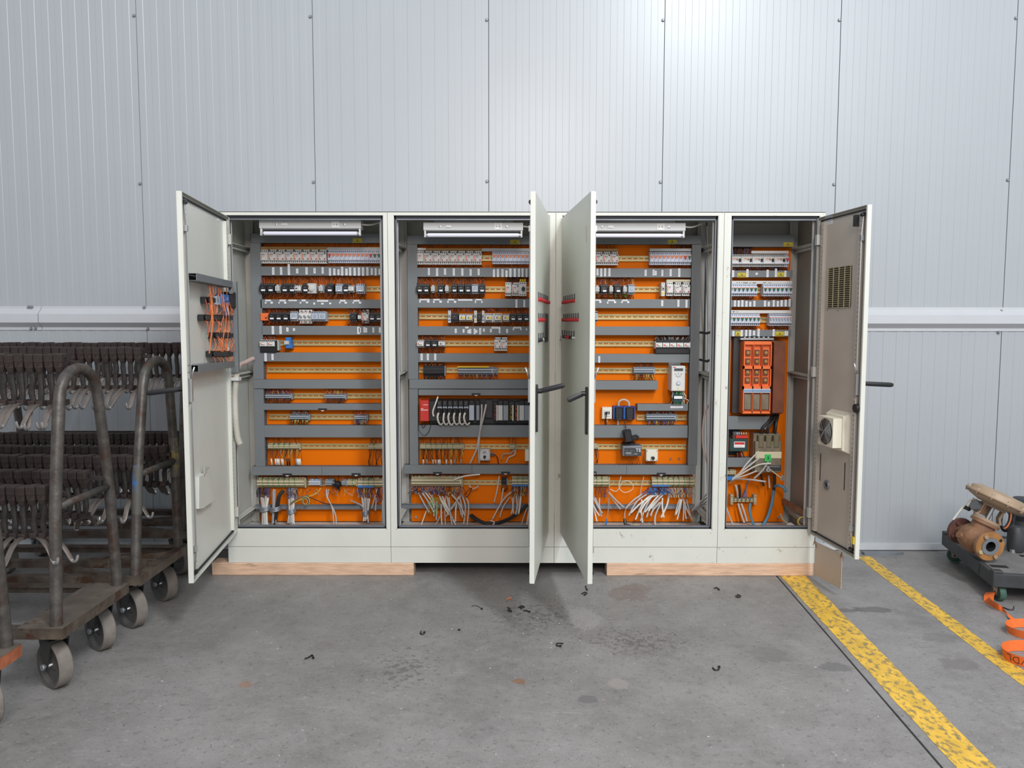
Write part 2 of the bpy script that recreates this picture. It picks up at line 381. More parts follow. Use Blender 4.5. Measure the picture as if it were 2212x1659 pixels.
fl = thing('floor', 'grey stained concrete hall floor with fine cracks', None, kind='structure')
def JX(y): return 1.3685+(y+0.014)*0.0582          # expansion joint
def slab(xa, xb, name='slab'):
    m = MB(); ys = (-9.0, 0.70)
    vs = [(xa(ys[0]), ys[0], 0), (xb(ys[0]), ys[0], 0), (xb(ys[1]), ys[1], 0), (xa(ys[1]), ys[1], 0)]
    m.add(vs+[(a, b, -0.05) for a, b, c in vs], [(0, 1, 2, 3), (0, 4, 5, 1), (1, 5, 6, 2), (2, 6, 7, 3), (3, 7, 4, 0)], 'floor')
    part(name, m, fl)
slab(lambda y: -8.0, lambda y: JX(y)-0.005); slab(lambda y: JX(y)+0.005, lambda y: 7.5)
m = MB(); m.box(-8, 7.5, -9, 0.7, -0.08, -0.012, 'seam'); part('joint_filler', m, fl, label='dark filled joint between the slabs')
def line(a0, a1, b0, b1):
    m = MB(); n = 40; vs = []
    for i in range(n+1):
        t = i/n
        for p, q in ((a0, a1), (b0, b1)):
            vs.append((p[0]+(q[0]-p[0])*t+random.uniform(-0.003, 0.003), p[1]+(q[1]-p[1])*t, 0.0012))
    m.add(vs, [(2*i, 2*i+1, 2*i+3, 2*i+2) for i in range(n)], 'line'); part('line_marking', m, fl, label='worn yellow painted line')
line((1.396, 0.10), (1.247, -3.2), (1.551, 0.10), (1.375, -3.2))
line((2.038, 0.40), (1.835, -3.2), (2.128, 0.40), (1.925, -3.2))

# ------------------------------------------------------------------ the four cabinets
ZB0, ZB1, ZF0, ZT = 0.079, 0.177, 0.180, 2.206      # beam top, plinth top, frame bottom, roof
OZ0, OZ1 = 0.286, 2.184                              # door opening
BAYS = [(-2.0, -1.0, -1.963, -1.024), (-1.0, 0.0, -0.966, -0.034), (0.0, 1.0, 0.036, 0.968), (1.0, 1.6, 1.040, 1.570)]
BN = ['leftmost cabinet', 'second cabinet', 'third cabinet', 'narrow right cabinet']
CL = ['leftmost wide grey steel cabinet with its door swung towards the trolleys', 'second wide grey steel cabinet with red and black rack modules inside',
      'third wide grey steel cabinet with blue twin sockets inside', 'narrow rightmost grey steel cabinet with orange fuse columns inside']
YF = 0.33; YR = 0.386; YPL = 0.400
cabs = []
def rail_obj(cab, z, x0, x1, holes=True, k='zinc'):
    m = MB(); h = 0.0175
    m.box(x0, x1, YR, YR+0.002, z+h-0.006, z+h, k); m.box(x0, x1, YR, YR+0.002, z-h, z-h+0.006, k)
    m.box(x0, x1, YR, 0.395, z+h-0.0075, z+h-0.006, k); m.box(x0, x1, YR, 0.395, z-h+0.006, z-h+0.0075, k)
    if holes:
        m.box(x0, x1, 0.3935, 0.395, z+0.003, z+h-0.006, k); m.box(x0, x1, 0.3935, 0.395, z-h+0.006, z-0.003, k)
        x = x0
        while x < x1: m.box(x, min(x1, x+0.011), 0.3935, 0.395, z-0.003, z+0.003, k); x += 0.0375
    else: m.box(x0, x1, 0.3935, 0.395, z-h+0.006, z+h-0.006, k)
    return part('mounting_rail', m, cab)
def duct_obj(cab, x0, x1, z0, z1, vert=False, papers=(), yf=YF, y1=0.3985, tags=(), seams=(), parent=None, sides=(1, 1)):
    m = MB(); c = 0.0015
    m.box(x0, x1, yf, yf+0.012, z0, z1, 'duct', bev=0.0015)
    if vert: m.box(x0+c, x1-c, yf+0.012, y1, z0, z1, 'duct')
    else: m.box(x0, x1, yf+0.012, y1, z0+c, z1-c, 'duct')
    e = 0.0003; p = 0.0125
    if vert:
        z = z0+0.004
        while z < z1-0.006:
            for s, x in ((0, x0+c-e), (1, x1-c+e)):
                if sides[s]: m.quad((x, yf+0.013, z), (x, y1-0.012, z), (x, y1-0.012, z+0.006), (x, yf+0.013, z+0.006), 'duct_slot')
            z += p
    else:
        x = x0+0.004
        while x < x1-0.006:
            for s, z in ((0, z0+c-e), (1, z1-c+e)):
                if sides[s]: m.quad((x, yf+0.013, z), (x+0.006, yf+0.013, z), (x+0.006, y1-0.012, z), (x, y1-0.012, z), 'duct_slot')
            x += p
    o = part('wiring_duct', m, cab)
    for s in seams:
        m = MB(); m.box(s-0.0008, s+0.0008, yf-0.0006, yf, z0, z1, 'gasket'); part('joint', m, o)
    for (xa, xb, za, zb) in papers:
        m = MB(); m.box(xa, xb, yf-0.0012, yf-0.0001, za, zb, 'paper')
        w, h = abs(xb-xa), abs(zb-za)
        if h > w: m.box((xa+xb)/2-0.0012, (xa+xb)/2+0.0012, yf-0.0015, yf-0.0012, min(za, zb)+0.005, max(za, zb)-0.005, 'cable_grey')
        elif h > 0.008: m.box(min(xa, xb)+0.006, max(xa, xb)-0.006, yf-0.0015, yf-0.0012, (za+zb)/2-0.001, (za+zb)/2+0.001, 'cable_grey')
        part('paper_label', m, o)
    for t in tags:
        xa, xb, za, zb, k = t; m = MB(); m.box(xa, xb, yf-0.0018, yf-0.0002, za, zb, k)
        if k == 'black':
            xm = (xa+xb)/2; w = (xb-xa)*0.22; zz = zb-0.012
            m.add([(xm-w, yf-0.002, zz), (xm+w, yf-0.002, zz), (xm+w*0.6, yf-0.002, zz-0.003), (xm-w*0.6, yf-0.002, zz-0.003)], [(0, 3, 2, 1)], 'paper')
            m.box(xm-w*0.5, xm+w*0.5, yf-0.0022, yf-0.0018, zz-0.0065, zz-0.005, 'paper')
            part('black_tag', m, o)
        else:
            xm, zm = (xa+xb)/2, (za+zb)/2
            m.add([(xm-0.006, yf-0.002, zm-0.002), (xm+0.006, yf-0.002, zm-0.002), (xm, yf-0.002, zm+0.008)], [(0, 1, 2)], 'black')
            m.box(xa+0.006, xb-0.006, yf-0.002, yf-0.0018, za+0.004, za+0.006, 'black_soft'); m.box(xa+0.006, xb-0.006, yf-0.002, yf-0.0018, za+0.008, za+0.009, 'black_soft')
            part('warning_sticker', m, o)
    return o

for i, (x0, x1, a0, a1) in enumerate(BAYS):
    cab = thing('electrical_cabinet', CL[i], 'cabinet', (x0, 0, ZB0), group='row of open grey electrical cabinets')
    cabs.append(cab); cab_inv = (-x0, 0, -ZB0)
    pk = 'paint_worn' if i >= 2 else 'paint'
    g = 0.0012
    m = MB(); m.box(x0+g, x1-g, 0, 0.022, OZ1, ZT, pk); m.box(x0+g, x1-g, 0, 0.022, ZF0, OZ0, pk)
    m.box(x0+g, a0, 0, 0.022, OZ0, OZ1, pk); m.box(a1, x1-g, 0, 0.022, OZ0, OZ1, pk)
    m.box(a0-0.001, a0+0.004, 0.004, 0.03, OZ0, OZ1, pk); m.box(a1-0.004, a1+0.001, 0.004, 0.03, OZ0, OZ1, pk)
    m.box(a0, a1, 0.004, 0.03, OZ0-0.001, OZ0+0.004, pk)
    part('front_frame', m, cab, cab_inv)
    m = MB(); e = 0.009
    m.box(a0+0.004, a0+0.004+e, 0.012, 0.028, OZ0+0.004, OZ1, 'gasket'); m.box(a1-0.004-e, a1-0.004, 0.012, 0.028, OZ0+0.004, OZ1, 'gasket')
    m.box(a0, a1, 0.012, 0.028, OZ1-0.018, OZ1, 'gasket'); m.box(a0, a1, 0.012, 0.028, OZ0+0.004, OZ0+0.014, 'gasket')
    part('gasket', m, cab, cab_inv)
    m = MB()
    for x in (a0+0.013, a1-0.017): m.box(x, x+0.004, 0.014, 0.045, OZ0+0.014, OZ1-0.018, 'steel_dull')
    m.box(a0+0.013, a1-0.013, 0.014, 0.045, OZ1-0.024, OZ1-0.018, 'steel_dull'); m.box(a0+0.013, a1-0.013, 0.014, 0.045, OZ0+0.014, OZ0+0.019, 'steel_dull')
    part('inner_lip', m, cab, cab_inv)
    m = MB(); m.box(x0+0.001, x1-0.001, 0.0, 0.50, ZT-0.004, ZT+0.001, 'paint'); part('roof_panel', m, cab, cab_inv)
    m = MB(); m.box(x0+0.001, x1-0.001, 0.496, 0.50, ZF0, ZT-0.004, 'paint_in'); part('back_panel', m, cab, cab_inv)
    m = MB(); m.box(x0+0.02, x1-0.02, 0.022, 0.496, 0.222, 0.228, 'frame_in'); m.box(x0+0.02, x1-0.02, 0.30, 0.38, 0.228, 0.232, 'frame_in'); part('floor_panel', m, cab, cab_inv)
    for side, xs in ((0, x0+0.002), (1, x1-0.005)):
        if (i == 0 and side == 0) or (i == 3 and side == 1):
            m = MB(); m.box(xs, xs+0.003, 0.022, 0.496, ZF0, ZT-0.004, 'paint_in' if i == 0 else 'paint_brown'); part('side_panel', m, cab, cab_inv)
    # posts and depth rails
    for side in (0, 1):
        sx = 1 if side == 0 else -1; xe = x0+0.006 if side == 0 else x1-0.006
        for yy in (0.047, 0.43):
            m = MB(); m.box(xe, xe+sx*0.034, yy, yy+0.034, 0.228, ZT-0.004, 'frame_in')
            m.box(xe+sx*0.034, xe+sx*0.050, yy+0.006, yy+0.012, 0.228, ZT-0.004, 'frame_in')
            for q in range(76):
                z = 0.27+q*0.025
                m.box(xe+sx*0.0342, xe+sx*0.0348, yy+0.018, yy+0.026, z, z+0.009, 'hole')
            part('corner_post', m, cab, cab_inv)
        for zz in (0.30, 1.20, 2.00):
            m = MB(); m.box(xe+sx*0.004, xe+sx*0.03, 0.08, 0.43, zz, zz+0.035, 'paint_in'); m.box(xe+sx*0.03, xe+sx*0.046, 0.08, 0.43, zz+0.026, zz+0.030, 'paint_in')
            for q in range(13): m.box(xe+sx*0.0302, xe+sx*0.0306, 0.095+q*0.025, 0.105+q*0.025, zz+0.008, zz+0.018, 'hole')
            part('depth_rail', m, cab, cab_inv)
    # plinth
    m = MB(); m.box(x0+g, x1-g, 0.001, 0.03, ZB0, ZB1, pk); m.box(x0+g, x0+0.03, 0.03, 0.47, ZB0, ZB1, pk); m.box(x1-0.03, x1-g, 0.03, 0.47, ZB0, ZB1, pk); m.box(x0+g, x1-g, 0.47, 0.5, ZB0, ZB1, pk)
    part('plinth', m, cab, cab_inv)
    # mounting plate
    px0, px1 = [(-1.925, -1.06), (-0.925, -0.06), (0.07, 0.935), (1.075, 1.540)][i]
    m = MB(); m.box(px0, px1, YPL, YPL+0.003, 0.235, 2.10, 'orange'); mp = part('mounting_plate', m, cab, cab_inv, label='bright orange mounting plate')
    for x in (px0+0.03, px1-0.03):
        for z in (0.265, 2.07):
            mm = MB(); mm.lathe([(0.0, -0.008), (0.009, -0.008), (0.010, 0.0)], 'steel', c=(x, YPL, z), axis='y', n=8); part('screw', mm, mp)
# everything inside a cabinet that is screwed to the plate is built at its own place under a part root
def rel(o, i):
    o.location = (-BAYS[i][0], 0, -ZB0); return o
def rail(i, v, u0, u1, vref=None, k='zinc'):
    z = PY((u0+u1)/2 if vref is None else vref, v, YR)[1]; return rel(rail_obj(cabs[i], z, PY(u0, v, YR)[0], PY(u1, v, YR)[0], k=k), i)
def duct(i, u0, v0, u1, v1, vert=False, pap=(), tags=(), seams=(), sides=(1, 1)):
    um, vm = (u0+u1)/2, (v0+v1)/2
    x0, x1 = PY(u0, vm, YF)[0], PY(u1, vm, YF)[0]; z1, z0 = PY(um, v0, YF)[1], PY(um, v1, YF)[1]
    P = []
    for p in pap:
        u, va, vb, w = p; P.append((PY(u-w/2, va, YF)[0], PY(u+w/2, va, YF)[0], PY(u, vb, YF)[1], PY(u, va, YF)[1]))
    T = [(PY(t[0], t[1], YF)[0], PY(t[2], t[1], YF)[0], PY(t[0], t[3], YF)[1], PY(t[0], t[1], YF)[1], t[4]) for t in tags]
    S = [PY(s, vm, YF)[0] for s in seams]
    return rel(duct_obj(cabs[i], x0, x1, z0, z1, vert, P, tags=T, seams=S, sides=sides), i)

# --- leftmost cabinet
s = 7.373
def C4(x0, x1, y0, y1, ox=540, oy=500, s=7.373): return (ox+(x0+x1)/2/s, oy+y0/s, oy+y1/s, (x1-x0)/s)
duct(0, 541, 505.5, 841, 525.8, tags=[(540+1630/s, 500+115/s, 540+1780/s, 500+188/s, 'sticker_yellow')])
duct(0, 562, 576.5, 841, 596.5, pap=[C4(*a) for a in ((347, 382, 580, 698), (473, 507, 578, 698), (596, 630, 530, 702), (730, 764, 600, 675), (879, 912, 580, 692), (1007, 1040, 590, 676), (1137, 1168, 578, 678),
    (1253, 1284, 590, 710), (1322, 1355, 597, 704), (1389, 1420, 610, 702), (1446, 1480, 570, 708), (1515, 1548, 600, 706), (1575, 1606, 582, 708), (1646, 1678, 586, 710), (1714, 1746, 582, 710), (1780, 1812, 580, 712), (1850, 1880, 578, 708), (1920, 1950, 592, 695), (1982, 2010, 590, 706), (2043, 2070, 603, 690))])
duct(0, 562, 647.8, 841, 667, pap=[C4(*a) for a in ((242, 330, 1095, 1120), (235, 258, 1132, 1158), (325, 360, 1128, 1158), (466, 562, 1095, 1122), (450, 470, 1132, 1156), (540, 576, 1130, 1158), (612, 742, 1095, 1118), (820, 882, 1092, 1120),
    (790, 812, 1130, 1156), (887, 922, 1125, 1152), (1007, 1034, 1140, 1170), (1066, 1240, 1100, 1126), (1130, 1170, 1145, 1170), (1258, 1290, 1140, 1165), (1432, 1516, 1095, 1122), (1418, 1438, 1128, 1152), (1504, 1540, 1128, 1156), (1648, 1742, 1096, 1122), (1632, 1652, 1128, 1152), (1732, 1768, 1126, 1154))])
s = 5.53
C5 = lambda *a: C4(*a, ox=540, oy=700, s=5.53)
duct(0, 565, 705, 841, 724.6, pap=[C5(*a) for a in ((258, 284, 32, 128), (350, 376, 30, 125), (432, 458, 48, 96), (512, 536, 56, 88), (1280, 1308, 38, 122), (1300, 1322, 48, 106), (1354, 1376, 42, 106), (1374, 1398, 50, 104), (1461, 1482, 45, 105), (1538, 1560, 45, 106))])
duct(0, 567, 762.5, 841, 782, pap=[C5(172, 197, 352, 452), C5(256, 280, 365, 436)])
duct(0, 546.6, 821, 829.5, 840.8)
duct(0, 569, 873, 841, 886.8, tags=[(687.5, 883.2, 706.5, 886.7, 'black')])
duct(0, 571, 920, 841, 946)
duct(0, 544.5, 1009, 841, 1028, seams=[695.8], tags=[(611, 1024, 631, 1029.5, 'black'), (760, 1023, 779.5, 1029.5, 'black')])
duct(0, 543, 526, 565.5, 821, vert=True); duct(0, 550, 842, 571, 1009, vert=True)
for v, a, b in ((556, 575, 841), (625, 575, 841), (685, 580, 841), (742, 575, 827), (800, 577, 829), (856, 575, 841), (901.5, 581, 841), (965, 578, 841), (1045, 556, 841)): rail(0, v, a, b)
# --- second cabinet
C6 = lambda *a: C4(*a, ox=860, oy=500, s=5.927)
U2 = 1174
duct(1, 878.5, 508.5, U2, 528, tags=[(860+1430/5.927, 500+105/5.927, 860+1555/5.927, 500+165/5.927, 'sticker_yellow')])
duct(1, 900, 578.5, U2, 598.5, pap=[C6(*a) for a in ((378, 402, 470, 562), (482, 508, 472, 572), (584, 609, 478, 556), (697, 722, 475, 567), (806, 831, 476, 567), (913, 937, 484, 567), (1015, 1040, 480, 560), (1210, 1236, 487, 583), (1262, 1287, 482, 583),
    (1321, 1345, 482, 583), (1372, 1396, 500, 583), (1422, 1447, 477, 583), (1478, 1503, 477, 583), (1532, 1556, 477, 583), (1577, 1601, 475, 583), (1630, 1652, 477, 583))])
duct(1, 901, 645.6, U2, 665.2, pap=[C6(*a) for a in ((274, 397, 866, 884), (268, 286, 886, 912), (368, 398, 886, 912), (450, 528, 866, 884), (446, 464, 890, 916), (526, 556, 888, 914), (637, 712, 866, 884), (627, 645, 890, 916), (712, 740, 890, 916),
    (765, 948, 868, 888), (990, 1066, 866, 882), (980, 996, 888, 916), (1062, 1078, 888, 916), (1500, 1524, 872, 976), (1602, 1624, 878, 966))])
duct(1, 902, 705, U2, 724.2, pap=[C6(*a) for a in ((724, 748, 1247, 1302), (825, 848, 1252, 1297), (857, 900, 1220, 1242), (886, 908, 1262, 1304), (908, 934, 1250, 1308), (967, 988, 1245, 1316), (988, 1012, 1262, 1300), (1037, 1060, 1237, 1318), (1086, 1108, 1245, 1284),
    (1175, 1197, 1248, 1292), (1196, 1306, 1222, 1244), (1287, 1308, 1244, 1302), (1382, 1405, 1250, 1298), (1473, 1573, 1222, 1240), (1466, 1482, 1240, 1264), (1562, 1576, 1240, 1264), (1636, 1650, 1240, 1266))])
duct(1, 903, 763.5, U2, 782.6, pap=[C6(*a) for a in ((287, 313, 1568, 1652), (367, 392, 1568, 1650), (461, 486, 1568, 1650))])
duct(1, 884, 820, U2, 840.2)
duct(1, 903.7, 841.5, U2, 854.4, tags=[(1019, 849.5, 1038, 854.2, 'black')])
duct(1, 904, 918.6, U2, 944.7)
duct(1, 872.5, 1005, U2, 1024, seams=[1020], tags=[(936, 1020, 955, 1025.5, 'black'), (1083, 1019, 1102, 1025.5, 'black')])
duct(1, 880, 528.3, 902, 820, vert=True); duct(1, 884.5, 841, 903.4, 1005, vert=True)
for v, a, b in ((558, 905, U2), (625, 905, U2), (684, 905, U2), (742, 905, U2), (800, 903, U2), (965, 906, U2), (1042.5, 888, U2)): rail(1, v, a, b)
# --- third cabinet
C7 = lambda *a: C4(*a, ox=1180, oy=400, s=3.95)
U3 = 1226
duct(2, U3, 507.6, 1514, 527, tags=[(1442, 517, 1461, 526, 'sticker_yellow')])
duct(2, U3, 579, 1492.7, 598.7, pap=[C7(*a) for a in ((427, 443, 710, 766), (459, 475, 710, 778), (492, 508, 708, 775), (529, 545, 708, 775), (838, 854, 720, 772), (906, 921, 718, 768), (925, 940, 728, 766), (981, 996, 720, 773), (1052, 1067, 715, 773), (1125, 1141, 707, 779))])
duct(2, U3, 645.6, 1490, 665.2, pap=[C7(*a) for a in ((415, 462, 973, 985), (451, 468, 985, 1003), (525, 583, 975, 987), (517, 528, 992, 1008), (576, 594, 988, 1004), (648, 692, 975, 987), (638, 650, 988, 1003), (689, 706, 988, 1003), (980, 996, 980, 1029), (1118, 1134, 975, 1034), (1187, 1203, 975, 1040))])
duct(2, U3, 704.6, 1490, 723.6)
duct(2, U3, 763.8, 1489, 782.9, pap=[C7(444, 459, 1458, 1512)])
duct(2, U3, 821.7, 1421.5, 841.5)
duct(2, 1377, 872, 1486.7, 886.8, pap=[(1462, 876.5, 880.5, 27)])
duct(2, U3, 918.6, 1486, 945.3)
duct(2, U3, 1004.5, 1502.5, 1024.7, seams=[1354], tags=[(1282, 1018, 1289, 1025, 'black'), (1419, 1020.5, 1438.5, 1025.5, 'black')])
duct(2, 1490.5, 527.3, 1510.3, 1004.3, vert=True)
for v, a, b in ((558, U3, 1490), (624.5, U3, 1490), (684, U3, 1486), (742, U3, 1490), (800, U3, 1484), (964.5, U3, 1482), (1042.5, U3, 1495)): rail(2, v, a, b)
rail(2, 901.3, 1376, 1484)
# --- narrow right cabinet
C8 = lambda *a: C4(*a, ox=1530, oy=400, s=3.95)
duct(3, 1568, 505.8, 1715.6, 532, tags=[(1692, 522, 1712, 531.5, 'sticker_yellow')])
duct(3, 1568, 583, 1711.5, 597.8, pap=[C8(*a) for a in ((201, 219, 722, 780), (323, 341, 712, 780), (402, 419, 742, 760), (495, 513, 716, 780), (567, 584, 707, 778), (648, 663, 724, 776))], tags=[(1592, 588, 1612, 598, 'sticker_yellow'), (1678, 587, 1694, 597, 'sticker_yellow')])
duct(3, 1567, 647, 1711, 662, pap=[C8(*a) for a in ((180, 196, 978, 1034), (218, 234, 980, 1030), (250, 266, 980, 1032), (281, 298, 976, 1032), (316, 333, 984, 1032), (348, 365, 990, 1030), (384, 400, 982, 1030), (474, 491, 980, 1030), (506, 523, 990, 1028), (549, 565, 975, 1030), (584, 600, 984, 1030), (616, 633, 975, 1028), (651, 668, 972, 1028), (685, 702, 966, 1030))])
duct(3, 1566, 711.2, 1708.5, 725.6, pap=[C8(*a) for a in ((205, 222, 1240, 1284), (276, 293, 1232, 1286), (315, 331, 1230, 1284), (347, 364, 1230, 1282), (381, 398, 1238, 1276), (420, 437, 1220, 1284), (549, 565, 1224, 1284), (651, 680, 1240, 1278))], tags=[(1588, 715, 1600, 725, 'sticker_yellow'), (1674, 715, 1694, 725, 'sticker_yellow')])
duct(3, 1566, 898, 1662.6, 926.5); duct(3, 1564, 987.6, 1627, 1008)
for v, a, b in ((561, 1568, 1705), (626, 1568, 1708), (690, 1568, 1704)): rail(3, v, a, b)
rail(3, 1022, 1562, 1592)
# strut bars low in the three wide cabinets
for i, v, a, b in ((0, 1095.5, 553, 841), (1, 1093, 868, 1172), (2, 1093, 1226, 1500)):
    z = PY((a+b)/2, v, 0.36)[1]; x0, x1 = PY(a, v, 0.36)[0], PY(b, v, 0.36)[0]
    m = MB(); m.box(x0, x1, 0.360, 0.364, z-0.015, z+0.015, 'steel_dull'); m.box(x0, x1, 0.350, 0.364, z+0.013, z+0.0155, 'steel_dull'); m.box(x0, x1, 0.350, 0.364, z-0.0155, z-0.013, 'steel_dull')
    for x in (x0+0.02, x1-0.02): m.box(x-0.01, x+0.01, 0.364, 0.40, z-0.01, z+0.01, 'steel_dull')
    rel(part('strut_bar', m, cabs[i], label='grey zinc cable strut'), i)

# ------------------------------------------------------------------ doors
ZD0, ZD1 = 0.272, 2.170
class Door:
    def __init__(s, i, hx, hy, rot, sgn, w, label):
        s.i = i; s.hx, s.hy, s.rot, s.g, s.w = hx, hy, rot, sgn, w
        d = MB(); g = sgn; k = 'paint' if i < 3 else 'paint_shaded'
        B = lambda xa, xb, ya, yb, za, zb, kk=k: d.box(g*xa, g*xb, ya, yb, za, zb, kk)
        h = ZD1-ZD0
        B(0, w, 0, 0.001, 0, h, 'paint'); B(0.0016, w-0.0016, 0.001, 0.002, 0.0016, h-0.0016); B(0, 0.0015, 0.001, 0.0215, 0, h, 'paint'); B(w-0.0015, w, 0.001, 0.0215, 0, h, 'paint'); B(0.0016, w-0.0016, 0.001, 0.024, 0, 0.0015, 'paint'); B(0.0016, w-0.0016, 0.001, 0.024, h-0.0015, h, 'paint')
        B(0, 0.012, 0.022, 0.024, 0.002, h-0.002); B(w-0.012, w, 0.0216, 0.024, 0.002, h-0.002, 'paint')
        s.o = part('door', d, cabs[i], (hx-BAYS[i][0], hy, ZD0-ZB0), label=label, rot=(0, 0, rot))
        # gasket line and stiffening frame with round holes
        for nm, x in (('stiffener', 0.048), ('stiffener', w-0.085)):
            m = MB(); m.box(g*x, g*(x+0.030), 0.002, 0.022, 0.03, h-0.03, k)
            for q in range(70):
                z = 0.06+q*0.0255
                if z < h-0.05: m.box(g*(x+0.012), g*(x+0.017), 0.0218, 0.0224, z, z+0.005, 'hole')
            s.sub(nm, m)
        m = MB()
        for x in (0.026, w-0.032): m.box(g*x, g*(x+0.006), 0.002, 0.012, 0.02, h-0.02, 'gasket')
        m.box(g*0.026, g*(w-0.026), 0.002, 0.012, h-0.022, h-0.016, 'gasket'); m.box(g*0.026, g*(w-0.026), 0.002, 0.012, 0.016, 0.022, 'gasket')
        s.sub('door_seal', m)
        # locking rods with black rollers, guides
        xr = g*(w-0.040)
        m = MB(); m.tube([(xr, 0.022, 0.05), (xr, 0.030, 0.16), (xr, 0.030, h*0.46)], 0.0035, 'steel'); m.tube([(xr, 0.022, h-0.05), (xr, 0.030, h-0.16), (xr, 0.030, h*0.54)], 0.0035, 'steel')
        s.sub('locking_rod', m)
        for z in (0.045, h-0.045):
            m = MB(); m.cyl((xr-0.012, 0.026, z), (xr+0.012, 0.026, z), 0.011, 'black', 12); s.sub('roller', m)
        for z in (0.16, h-0.17):
            m = MB(); m.box(xr-0.010, xr+0.010, 0.010, 0.036, z-0.014, z+0.014, 'steel'); s.sub('rod_guide', m)
        m = MB(); m.box(xr-0.011, xr+0.011, 0.012, 0.036, h*0.47, h*0.53, 'steel'); m.tube([(xr, 0.03, h*0.53), (xr+g*0.01, 0.05, h*0.56)], 0.005, 'chrome'); s.sub('lock_case', m)
        for z in (0.13, h-0.13, h*0.52):
            m = MB(); m.box(g*0.008, g*0.03, 0.012, 0.036, z-0.03, z+0.03, 'paint_in'); m.cyl((g*0.004, 0.03, z-0.03), (g*0.004, 0.03, z+0.03), 0.006, 'steel', 8); s.sub('hinge', m)
    def sub(s, name, mb, label=None, kind=None): return part(name, mb, s.o, label=label, kind=kind)
    def P(s, u, v, yl=0.0):
        """photo point on the door plane at local depth yl -> (distance from hinge, height over door bottom)"""
        c, n = math.cos(s.rot), math.sin(s.rot)
        d = ray(u, v); nx, ny = -n, c
        ox, oy = s.hx+nx*yl, s.hy+ny*yl
        t = ((ox-CX)*nx+(oy-CY)*ny)/(d[0]*nx+d[1]*ny)
        X, Y, Z = CX+t*d[0], CY+t*d[1], CZ+t*d[2]
        return s.g*((X-s.hx)*c+(Y-s.hy)*n), Z-ZD0
    def handle(s, z, up=True, tilt=0.10, L=0.155):
        g = s.g; x = s.w-0.045
        m = MB(); m.prism([(g*(x-0.014), z-0.20), (g*(x+0.014), z-0.20), (g*(x+0.016), z-0.185), (g*(x+0.016), z+0.02), (g*(x+0.008), z+0.032), (g*(x-0.008), z+0.032), (g*(x-0.016), z+0.02), (g*(x-0.016), z-0.185)], 'y', -0.010, 0.0, 'black')
        hp = s.sub('handle', m, label='black swing handle folded out')
        m = MB(); m.cyl((g*x, -0.03, z), (g*x, -0.008, z), 0.012, 'black', 10)
        a = Vector((g*x, -0.022, z)); b = a+Vector((g*0.01, -L, tilt*L))
        m.tube([a, a.lerp(b, 0.15), a.lerp(b, 0.9), b], [0.012, 0.0135, 0.0135, 0.009], 'black', 8, flat=(1.0, 0.62))
        s.sub('handle_lever', m, label='black handle lever standing out from the door')
R = math.radians
d1 = Door(0, -1.960, -0.004, -R(83.2), 1, 0.955, 'grey steel door with orange-wired switch blocks on its inner face')
d2 = Door(1, -0.034, -0.004, R(83.1), -1, 0.955, 'grey steel door with red indicator lamps near a black strip')
d3 = Door(2, 0.036, -0.004, -R(85.4), 1, 0.955, 'grey steel door with three rows of red indicator lamps')
d4 = Door(3, 1.572, -0.004, R(95.7), -1, 0.545, 'narrow grey steel door with a vent grille and a fan')
d1.handle(d1.P(383, 847, 0)[1], tilt=-0.12); d2.handle(d2.P(1160, 842, 0)[1], tilt=0.26, L=0.118); d3.handle(d3.P(1266, 848, 0)[1], tilt=-0.42, L=0.078); d4.handle(d4.P(1868, 828, 0)[1], tilt=-0.05)

def indicators(d, rows, kinds):
    for r, (u0, u1, va, vb, n) in enumerate(rows):
        s0, z1 = d.P(u0, va, 0); s1, z0 = d.P(u1, va, 0)
        zt_, zb_ = d.P((u0+u1)/2, va, 0)[1], d.P((u0+u1)/2, vb, 0)[1]
        for q in range(n):
            x = d.g*(s0+(s1-s0)*(q+0.5)/n); w = min(0.0115, abs(s1-s0)/n*0.46); zm = zt_-(zt_-zb_)*0.45
            m = MB(); m.box(x-w, x+w, -0.004, 0, zm-0.004, zt_, 'label_holder', bev=0.001); m.box(x-w*0.2, x+w*0.2, -0.0045, -0.004, zm+0.004, zt_-0.004, 'cable_grey')
            holder = d.sub('label_plate', m)
            k = kinds[r][q % len(kinds[r])]; zc = zm-w*1.0
            m = MB(); m.lathe([(w*1.0, 0.0), (w*1.0, -0.004), (w*0.8, -0.006), (w*0.8, -0.012), (w*0.5, -0.015), (0, -0.015)], {'r': 'red_lamp', 'k': 'black', 'c': 'chrome'}[k], c=(x, 0, zc), axis='y', n=12)
            d.sub({'r': 'indicator_lamp', 'k': 'push_button', 'c': 'key_switch'}[k], m, label={'r': 'red indicator lamp', 'k': 'black push button', 'c': 'chrome key switch'}[k])
indicators(d2, [(1160.5, 1184, 635, 657, 8), (1160.5, 1175, 677, 697, 4), (1160.5, 1175, 719, 741, 4)], ['r', 'r', 'kkck'])
indicators(d3, [(1216, 1243.5, 637, 658, 6), (1216, 1251.5, 677, 697, 8), (1213, 1243, 714, 735, 6)], ['r', 'r', 'ckrrkc'])
a = d2.P(1176.5, 677, 0); b = d2.P(1182, 738, 0)
m = MB(); m.box(-a[0], -b[0], -0.006, 0, b[1], a[1], 'label_holder', bev=0.002); m.box(-a[0]*0.98-b[0]*0.02, -b[0]*0.9-a[0]*0.1, -0.008, -0.006, b[1]+0.02, (a[1]+b[1])/2, 'black')
d2.sub('control_strip', m, label='tall dark control strip')
# scratch marks on the third door
a = d3.P(1266, 505, 0)
m = MB(); m.box(a[0]-0.002, a[0]+0.003, -0.0005, 0, a[1]-0.04, a[1]+0.04, 'cast_brown'); d3.sub('rust_scratch', m)

